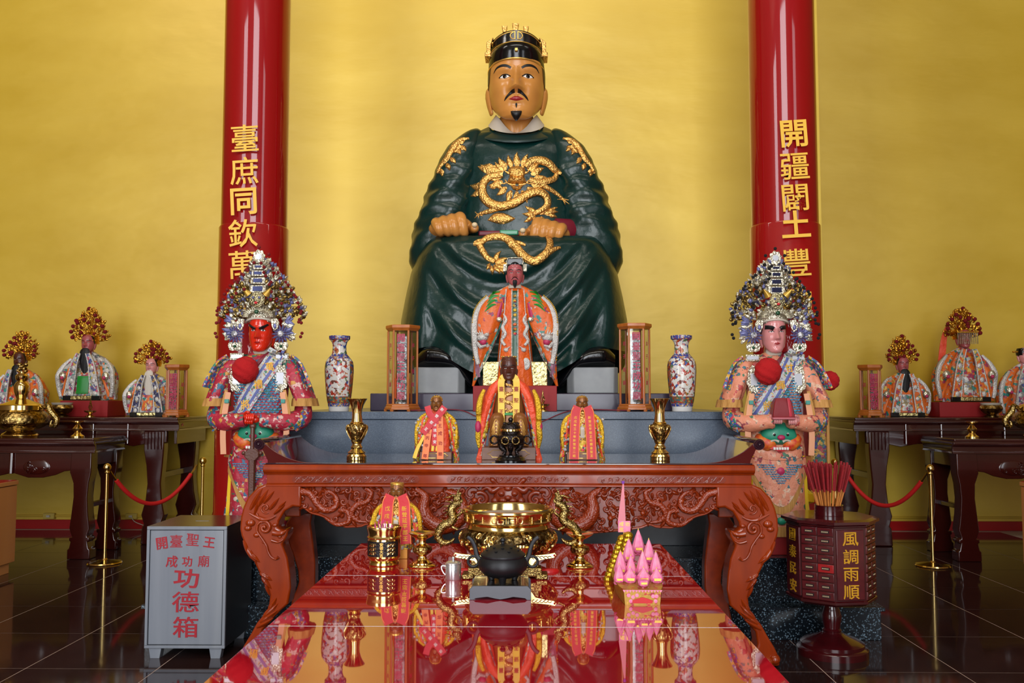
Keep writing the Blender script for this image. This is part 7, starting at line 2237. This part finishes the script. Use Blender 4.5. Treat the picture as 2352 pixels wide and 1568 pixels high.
def general(px, label, robe_m, face, pom, seed, txt, fierce_lift):
    r = thing('costumed_general', label, 'figure', px, 5.98, ZT2, 'costumed general figures')
    Z = lambda y: 1263 - y           # photo row -> local height
    G().box(-62, 62, -42, 42, 0, Z(1214)).build('red_plinth', M_REDBOX, r, bevel=1.5)
    # skirt and torso
    skirt = robe([(Z(1214), 84), (Z(1150), 74), (Z(1050), 70), (Z(960), 64), (Z(920), 56)], [(Z(1214), 46), (Z(1050), 44), (Z(920), 34)], Z(1214), Z(920), n=34, folds=10, amp=.05, seed=seed)
    skirt.build('skirt', robe_m, r, 60)
    G().lathe([(85, Z(1222)), (86, Z(1200))], 48, ry=.56).build('skirt_fringe', M_FRINGE, r)
    torso = robe([(Z(950), 56), (Z(900), 62), (Z(850), 64), (Z(822), 52), (Z(808), 26), (Z(802), 16)], [(Z(950), 32), (Z(880), 34), (Z(822), 24), (Z(802), 12)], Z(950), Z(802), n=24, folds=6, amp=.01)
    torso.build('torso', robe_m, r, 60)
    wg = []
    for s in (-1, 1):
        w = wing(s, [(Z(920), 78), (Z(880), 62), (Z(830), 44), (Z(812), 34)], [(Z(920), 128), (Z(890), 116), (Z(850), 100), (Z(825), 84), (Z(812), 56)], [(Z(920), 42), (Z(860), 34), (Z(812), 14)], Z(920), Z(812), n=24, k=40, folds=5, amp=.05, seed=s)
        so = w.build('shoulder_cape', robe_m, r, 60); wg.append(w)
        hw_ = hitter(w)
        ribbon(G(), hw_, [(s * 72, Z(818)), (s * 92, Z(835)), (s * 106, Z(862)), (s * 116, Z(890))], [(0, 14), (1, 20)], 20, 4, 1.2, .8).build('striped_band', M_RAINBOW, so)
        fr = wing(s, [(Z(932), 74), (Z(914), 74)], [(Z(932), 133), (Z(914), 129)], [(Z(932), 46), (Z(914), 43)], Z(932), Z(914), n=4, k=60, folds=12, amp=.04)
        fr.build('cape_fringe', M_FRINGE, so, 60)
        # lower arm
        am = G().tube(spline([(s * 98, 0, Z(925)), (s * 98, -14, Z(958)), (s * 70, -40, Z(968)), (s * 34, -56, Z(964)), (s * 16, -60, Z(962))], 22), [ip(i / 21, [(0, 18), (.3, 24), (.55, 20), (.8, 16), (.9, 18), (1, 15)]) for i in range(22)], 18)
        am.build('sleeve', robe_m, r, 60)
        ribbon(G(), hitter(am), [(s * 112, Z(940)), (s * 104, Z(968)), (s * 90, Z(985))], 14, 12, 3, 1, 1).build('sleeve_cuff_band', M_RAINBOW, r)
    hit = hitter(torso, skirt, *wg)
    # scale armour
    q = G()
    for j in range(15):
        for i in range(13):
            x = -54 + i * 9 + (4.5 if j % 2 else 0); z = Z(946) + j * 6.2
            if abs(x) > 56: continue
            y = hit(x, z)
            rows = []
            for t in range(4):
                a = t / 3
                rows.append([(x + 4.9 * math.sin(b) * (.25 + .75 * a), y - 1.0 - 2.2 * a, z + 4.6 * math.cos(b) * (-1 if False else -.25 - .75 * a) + 3) for b in np.linspace(-1.55, 1.55, 6)])
            q.grid(rows)
    tag(q.build('scale_armour', M_SCALEBLUE, r, 40), kind='stuff')
    hs = lambda x, z: hit(x, z) - 4
    # collar and sash
    G().lathe([(17, Z(812)), (19, Z(806)), (15, Z(790)), (13, Z(780))], 24, c=(0, -6, 0)).build('white_collar', M_COLLAR, r)
    ribbon(G(), hs, [(30, Z(800)), (18, Z(812)), (2, Z(830)), (-14, Z(850))], [(0, 6), (1, 8)], 14, 3, 1.5, .6).build('red_neck_band', M_MAROON, r)
    P0 = [(46, Z(806)), (28, Z(838)), (2, Z(880)), (-24, Z(922)), (-52, Z(966))]
    sash = ribbon(G(), hs, P0, 40, 40, 5, 2.5, 1).build('diagonal_sash', M_FLORAL, r)
    dx = np.array((math.cos(-.98 + math.pi / 2), math.sin(-.98 + math.pi / 2)))
    for e in (-1, 1):
        ribbon(G(), hs, [(p[0] + e * 18.5, p[1] + e * 11.5) for p in P0], 6, 40, 3, 3.6, .6).build('sash_braid', M_BLUERIB, sash)
    for ch, (x, y) in zip(txt, ((28, 842), (5, 882), (-24, 928))):
        glyph(ch, M_GOLDCHAR, sash, (x, hs(x, Z(y)) - 5, Z(y)), 22, depth=1.2, rot=(0, -.12, 0))
        q = G(); q.lathe([(0, 0), (13, 0), (12, 1.4), (0, 1.6)], 18)
    for s in (-1, 1):
        plaque(r, hit, s * 52, Z(818), 32, 16, False)
        plaque(r, hit, s * 50, Z(868), 34, 62, True)
        # long ribbons from the plaques
        hq = lambda x, z: min(hit(x, z) - 3, -46)
        ribbon(G(), hq, [(s * 62, Z(900)), (s * 68, Z(940)), (s * 72, Z(990)), (s * 70, Z(1040))], 13, 22, 3, 1.5, .6).build('long_ribbon', M_TANRIB, r)
        ribbon(G(), hq, [(s * 66, Z(895)), (s * 76, Z(940)), (s * 80, Z(985))], 7, 22, 3, 1.2, .6).build('narrow_ribbon', M_FRINGE, r)
        q = G(); q.box(s * 64 - 5, s * 64 + 5, -52, -44, Z(925), Z(916)); q.build('jade_clasp', M_TEAL, r, bevel=1)
        ribbon(G(), hit, [(s * 62, Z(1040)), (s * 66, Z(1100)), (s * 70, Z(1190))], [(0, 12), (1, 18)], 22, 3, 1.5, 1).build('yellow_side_band', M_YELLOWRIB, r)
    furball(r, (-24, hit(-24, Z(848)) - 20, Z(850)), 30, M_POMFUR, seed)
    # belly beast mask
    hb_ = lambda x, z: hit(x, z)
    bz = Z(1000)
    bm_ = patch(G(), hb_, [(-44, bz - 6), (-34, bz + 22), (0, bz + 36), (34, bz + 22), (44, bz - 6)], [(-44, bz - 8), (-20, bz - 14), (0, bz - 16), (20, bz - 14), (44, bz - 8)], 22, 8, 2, 16).build('beast_mask', M_BEASTGREEN, r)
    for s in (-1, 1):
        patch(G(), hb_, [(s * 8, bz - 2), (s * 28, bz + 6), (s * 46, bz + 8), (s * 54, bz - 2)], [(s * 8, bz - 20), (s * 26, bz - 30), (s * 44, bz - 22), (s * 54, bz - 6)], 14, 6, 3, 14).build('beast_cheek', M_BEASTORANGE, bm_)
        G().ball((s * 15, hb_(s * 15, bz + 8) - 14, bz + 8), (5, 4, 5), 12, 8).build('beast_eye', M_EYEWHITE, bm_)
        G().ball((s * 15, hb_(s * 15, bz + 8) - 18.5, bz + 7), (3, 2, 3), 10, 6).build('beast_pupil', M_EYEDARK, bm_)
        ribbon(G(), lambda x, z: hb_(x, z) - 12, [(s * 4, bz - 8), (s * 14, bz - 5), (s * 26, bz - 10)], [(0, 6), (1, 3)], 10, 3, 2, 1.5).build('beast_whisker', M_COLLAR, bm_)
    G().ball((0, hb_(0, bz) - 18, bz + 1), (9, 5, 6), 12, 8).build('beast_nose', M_MAGENTA, bm_)
    ribbon(G(), lambda x, z: hb_(x, z) - 9, [(-24, bz - 20), (0, bz - 26), (24, bz - 20)], 9, 14, 3, 2, 1.5).build('beast_mouth', M_REDSASH, bm_)
    for i in range(6): 
        x = -15 + i * 6
        G().box(x - 2.4, x + 2.4, hb_(x, bz - 24) - 15, hb_(x, bz - 24) - 11, bz - 27, bz - 21).build('beast_tooth', M_EYEWHITE, bm_, bevel=.6)
    # waist band and pointed apron
    ribbon(G(), lambda x, z: hit(x, z), [(-66, Z(1030)), (-30, Z(1040)), (0, Z(1042)), (30, Z(1040)), (66, Z(1030))], 18, 24, 4, 2.5, 1).build('waist_band', robe_m, r)
    top = [(-68, Z(1042)), (-34, Z(1050)), (0, Z(1052)), (34, Z(1050)), (68, Z(1042))]
    bot = [(-66, Z(1066)), (-40, Z(1112)), (-14, Z(1150)), (14, Z(1150)), (40, Z(1112)), (66, Z(1066))]
    ap1 = patch(G(), hit, [(a * 1.05, b) for a, b in top], [(-72, Z(1074)), (-46, Z(1120)), (-20, Z(1166)), (20, Z(1166)), (46, Z(1120)), (72, Z(1074))], 30, 8, 3, .5).build('apron_fringe', M_FRINGE, r)
    patch(G(), hit, top, bot, 30, 8, 5, .5).build('pointed_apron', robe_m, r)
    q = G()
    for j in range(9):
        for i in range(-9, 10):
            x = i * 6 + (3 if j % 2 else 0); z = Z(1062) - j * 5
            if abs(x) > 52 - j * 5.5 or (j < 4 and abs(x) < 14): continue
            y = hit(x, z) - 6
            q.grid([[(x + 3.4 * math.sin(b) * (.3 + .7 * a), y - 1.6 * a, z - 3.2 * math.cos(b) * (.3 + .7 * a) + 2) for b in np.linspace(-1.5, 1.5, 5)] for a in (0, .5, 1)])
    tag(q.build('apron_scales', M_SCALEBLUE, r, 40), kind='stuff')
    G().lathe([(0, 0), (9, 0), (7, 2), (0, 3)], 10).xform(lambda a, b, c: (a, hit(0, Z(1075)) - 6 - c, Z(1075) + b)).build('apron_flower', M_MAGENTA, r, 40, fix=True)
    for s in (-1, 1):
        G().ball((s * 26, hit(s * 26, Z(1188)) - 3, Z(1188)), (16, 5, 13), 14, 8).build('hem_mask_cheek', M_BEASTORANGE, r)
    G().ball((0, hit(0, Z(1186)) - 4, Z(1186)), (11, 6, 9), 12, 8).build('hem_mask_nose', M_BEASTGREEN, r)
    # head
    h = make_head(r, 96, (0, -4, Z(808)), face, brow=M_BLACKHAIR, fierce=fierce_lift, eyes='open' if fierce_lift else 'half', lips=M_LIP if not fierce_lift else mat('dark_red_lip', (150, 16, 10), .25, bump=(.2, .05, .3)), res=(48, 52), hair=True)
    h.scale = (.86, 1, 1)
    if not fierce_lift:
        hh_ = head_geo(96, 32, 32); ht = caster(hh_)
        for s in (-1, 1): ribbon(G(), ht, [(s * 9, 55), (s * 18, 59), (s * 28, 60)], [(0, 8), (1, 9)], 10, 4, 3, 3).build('thick_eyebrow', M_BLACKHAIR, h)
    # ------------------------------------------------ silver crown
    cz = Z(735)
    rn = random.Random(seed)
    cap = G().lathe([(34, 0), (36, 8), (34, 24), (24, 40), (0, 46)], 28, c=(0, -2, cz - 4)).build('crown_cap', M_SILVERP, r, 40)
    q = G(); q.tube([(36 * math.sin(a), -6 - 34 * math.cos(a), cz - 8 + 12 * math.cos(a)) for a in np.linspace(-1.25, 1.25, 24)], 2.6, 8)
    q.build('brow_band', M_COLLAR, cap)
    prof = [(0, 88), (.12, 96), (.3, 86), (.5, 72), (.68, 54), (.85, 32), (1, 10)]
    Hc = 140
    mats = [M_SILVERP, M_BLUEFOIL, M_GOLDFIL, M_SILVERP]
    for mi, (m, cnt, lnr) in enumerate(((M_SILVERP, 170, (7, 14)), (M_BLUEFOIL, 80, (7, 14)), (mat('antique_gold_foil', (150, 126, 70), .25, .95, bump=(.4, .4, 1.0)), 130, (6, 12)))):
        q = G()
        n = 0
        while n < cnt:
            t = rn.random(); w = ip(t, prof)
            x = rn.uniform(8, w)
            z = t * Hc
            if z < 20 and x < 34: continue
            if mi == 2 and not (.05 < t < .62): continue
            a = math.atan2(z + 30, x) + rn.uniform(-.9, .9)
            ln, ww = rn.uniform(*lnr), rn.uniform(6, 12)
            y = rn.uniform(-42, 6) + x * .22
            for s in (-1, 1): blob(q, s * x, cz + z, a if s > 0 else math.pi - a, ln, ww, y, 3)
            n += 1
        tag(q.build('filigree_leaves', m, cap, 40), kind='stuff')
    # pagoda tower
    tz = cz + 62
    for w, h_, zo in ((38, 18, 0), (34, 16, 20), (30, 14, 38), (24, 12, 54)):
        b = G().box(-w / 2, w / 2, -44, -20, tz + zo, tz + zo + h_).build('tower_storey', M_SILVERP, cap, bevel=1.5)
        G().box(-w * .3, w * .3, -46, -43, tz + zo + 4, tz + zo + h_ - 3).build('tower_window', mat('blue_mirror', (90, 96, 140), .15, .9, bump=(.1, .02, .3)), b, bevel=.5)
        for s in (-1, 1): G().tube([(s * w * .5, -44, tz + zo + h_), (s * (w * .5 + 5), -44, tz + zo + h_ + 3), (s * (w * .5 + 7), -44, tz + zo + h_ + 8)], [3, 2.4, 1], 6).build('roof_curl', M_SILVERP, b)
    pts = []
    for i in range(32):
        a = 2 * math.pi * i / 32
        rr = 1 + .12 * math.sin(8 * a)
        pts.append((14 * rr * math.cos(a), tz + 84 + 16 * rr * math.sin(a)))
    tp_ = G().prism(pts, -40, -36).build('top_mirror_frame', M_SILVERP, cap, 20, bevel=.8, fix=True)
    G().lathe([(0, 0), (7.5, 0), (7, 1.6), (0, 1.8)], 18).xform(lambda a, b, c: (a, -40 - c, tz + 84 + b)).build('top_mirror', M_MIRROR, tp_, 40, fix=True)
    # lion medallion, horns, brow jewel
    lm = G().lathe([(0, 0), (17, 0), (18, 2), (14, 5), (0, 8)], 24).xform(lambda a, b, c: (a, -46 - c, cz + 46 + b)).build('lion_medallion', mat('silver_lion', (190, 180, 140), .25, .9, bump=(.3, .8, 2.0), voro=(.25, .8, 2.5)), cap, 40, fix=True)
    for s in (-1, 1):
        G().ball((s * 7, -54, cz + 50), 3, 8, 6).build('lion_eye', M_BLUEFOIL, lm)
        G().cone((s * 20, -44, cz + 58), (s * 32, -52, cz + 72), 9, 1, 10).build('horn', mat('amber_horn', (190, 150, 60), .3, .5, bump=(.1, .1, .4)), cap)
    G().ball((0, -56, cz + 38), (4, 2, 3), 8, 6).build('lion_mouth', M_REDSASH, lm)
    q = G()
    for i in range(17):
        a = math.radians(180 * i / 16)
        blob(q, 22 * math.cos(a), cz + 8 + 10 * math.sin(a), a, 15, 6, -42, 3)
    q.build('brow_fan', M_SILVERP, cap, 40)
    G().ball((0, -50, cz + 18), (5, 3, 5), 10, 8).build('brow_jewel', M_GREENINNER, cap)
    # side plates, ear rosettes and pendants
    for s in (-1, 1):
        pl = G().prism([(s * a, cz + b) for a, b in ((30, 2), (44, 4), (50, -6), (46, -20), (38, -26), (32, -14))], -40, -36).build('temple_plate', M_SILVERP, cap, 20, bevel=1, fix=True)
        G().ball((s * 40, -41, cz - 14), (4, 2, 6), 10, 6).build('plate_gem', M_BLUEFOIL, pl)
        ex, ez = s * 53, cz - 32
        er = G()
        for ring_, n_, ln_ in ((10, 14, 12), (4, 10, 9)):
            for i in range(n_):
                a = 2 * math.pi * i / n_
                blob(er, ex + ring_ * math.cos(a), ez + ring_ * math.sin(a), a, ln_, 5.5, -34 - (3 if ring_ < 6 else 0), 3)
        er_o = er.build('ear_rosette', M_BLUEFOIL, cap, 40)
        G().ball((ex, -40, ez), (7.5, 4, 7.5), 14, 8).build('pearl_dome', M_SILVER, er_o)
        pd = G().prism([(ex + a, ez - 22 + b) for a, b in ((-14, 4), (14, 4), (17, -4), (13, -14), (6, -17), (0, -15), (-6, -17), (-13, -14), (-17, -4))], -34, -31).build('ear_pendant', M_SILVERP, cap, 20, bevel=1, fix=True)
        G().ball((ex, -35, ez - 28), 3.6, 10, 6).build('pendant_gem', M_GREENINNER, pd)
        for i, (ox, oz, m) in enumerate(((78, -14, M_SILVERP), (80, -36, M_SILVERP), (76, -2, M_BLUEFOIL), (78, -26, M_BLUEFOIL), (68, -8, M_SILVERP))):
            q = G()
            for j in range(7):
                a = rn.uniform(-.9, .9)
                blob(q, s * (ox - 14), cz + oz, a if s > 0 else math.pi - a, rn.uniform(12, 22), rn.uniform(8, 13), -28 + rn.uniform(-6, 6), 3)
            q.build('side_spray', m, cap, 40)
    pts = [(0, -38, tz + 106), (-22, -36, tz + 90), (22, -36, tz + 90)]
    for t in np.linspace(.02, .92, 14):
        w = ip(t, prof) * 1.03
        for s in (-1, 1):
            pts.append((s * w, -30 + rn.uniform(-8, 8), cz + t * Hc + rn.uniform(-4, 4)))
            if t > .2: pts.append((s * w * rn.uniform(.35, .85), -50 + rn.uniform(-6, 6), cz + t * Hc + rn.uniform(-5, 5)))
    for s in (-1, 1): pts += [(s * 98, -30, cz - 6), (s * 100, -30, cz - 30), (s * 97, -30, cz - 38), (s * 92, -30, cz - 4)]
    pompoms(cap, pts, 3.9, pom)
    return r, hit, Z
gl, hitl, Zg = general(594, 'costumed general with vermilion face and red pompoms in silver crown, left', M_LEFTROBE, M_VERMILION, M_POMRED, 41, '萬禮將', True)
gr, hitr, _ = general(1783, 'costumed general with pink face and black pompoms in silver crown, right', M_RIGHTROBE, M_PINKFACE, M_POMBLACK, 57, '甘輝將', False)
furball(gr, (138, 20, Zg(870)), 22, M_POMFUR, 77, 'rear_pompom')
bk = G().box(84, 132, 14, 18, Zg(1130), Zg(925)).build('back_banner', embroid('green_gold_banner', (60, 84, 70), [(176, 130, 50), (60, 60, 110), (150, 50, 60), (190, 150, 60), (50, 100, 80)], .12, .6, .5), gr, bevel=1)
for x in (88, 128): G().tube([(x, 12, Zg(1128)), (x, 12, Zg(925))], 4, 8).build('banner_edge', M_FRINGE, bk)
# hands of the generals
def small_hand(parent, c, s, m):
    q = G()
    q.ball(c, (11, 9, 8), 14, 10)
    for i in range(4):
        x = c[0] - s * (2 + i * 4.6)
        q.tube(spline([(c[0] - s * i * 2.5, c[1], c[2] + 3), (x, c[1] - 9, c[2] + 4), (x - s * 1, c[1] - 13, c[2] - 4), (x - s, c[1] - 9, c[2] - 9)], 10), [3.6, 3.6, 3.5, 3.4, 3.3, 3.2, 3.1, 3, 2.8, 2.2], 8)
    q.tube(spline([(c[0] + s * 5, c[1] - 4, c[2] + 6), (c[0] - s * 2, c[1] - 10, c[2] + 10), (c[0] - s * 9, c[1] - 12, c[2] + 9)], 8), [3.8, 3.6, 3.5, 3.4, 3.2, 3, 2.6, 2], 8)
    return q.build('hand', m, parent, 180)
small_hand(gl, (-12, -64, Zg(955)), -1, M_VERMILION)
small_hand(gl, (4, -60, Zg(962)), 1, M_VERMILION)
small_hand(gr, (-22, -66, Zg(958)), -1, M_PINKFACE)
small_hand(gr, (30, -66, Zg(960)), 1, M_PINKFACE)
# sword held by the left general
sw = thing('ceremonial_sword', 'brown ceremonial sword held upright by the vermilion-faced general', 'sword', 575, 5.79, ZT2)
zt_, zb_ = 294, 0
G().loft([[(a * w, b * 4, z) for a, b in ((-1, 0), (-.6, -1), (.6, -1), (1, 0), (.6, 1), (-.6, 1))] for z, w in ((zb_, 5), (40, 7), (225, 8.5))]).build('scabbard', M_BROWNSWORD, sw, 30)
G().tube([(0, 0, 222), (0, 0, zt_)], 5.2, 10).build('grip', M_BROWNSWORD, sw)
G().loft([[(a * w, b * 6, z) for a, b in ((-1, -1), (1, -1), (1, 1), (-1, 1))] for z, w in ((218, 9), (226, 17), (236, 17), (244, 8))]).build('guard', M_BROWNSWORD, sw, 30, bevel=2)
for s in (-1, 1): G().ball((s * 20, 0, 234), (5, 5, 5), 10, 8).build('guard_curl', M_BROWNSWORD, sw)
G().ball((0, 0, zt_ + 2), (8, 6, 7), 12, 8).build('pommel', M_BROWNSWORD, sw)
# wrapped seal held by the right general
sl = thing('wrapped_seal', 'dark red satin-wrapped box held by the pink-faced general', 'box', 1796, 5.775, W(1796, 958, 5.775).z)
G().loft([[(a * w + o, b * w * .7, z) for a, b in ((-1, -1), (1, -1), (1, 1), (-1, 1))] for z, w, o in ((0, 24, 0), (4, 25, 0), (34, 20, 0), (44, 15, 0))]).build('box', M_SEALRED, sl, 20, bevel=2)
ribbon(G(), lambda x, z: -17, [(10, 44), (13, 22), (15, 2)], 6, 10, 3, 1.5, .6).build('bow_fold', mat('red_satin_fold', (176, 20, 44), .4, bump=(.1, .2, 1.0)), sl)
G().box(-26, 26, -20, 20, -5, 0).build('pink_cushion', mat('rose_cloth', (176, 96, 104), .5, bump=(.2, .3, .8)), sl, bevel=2)
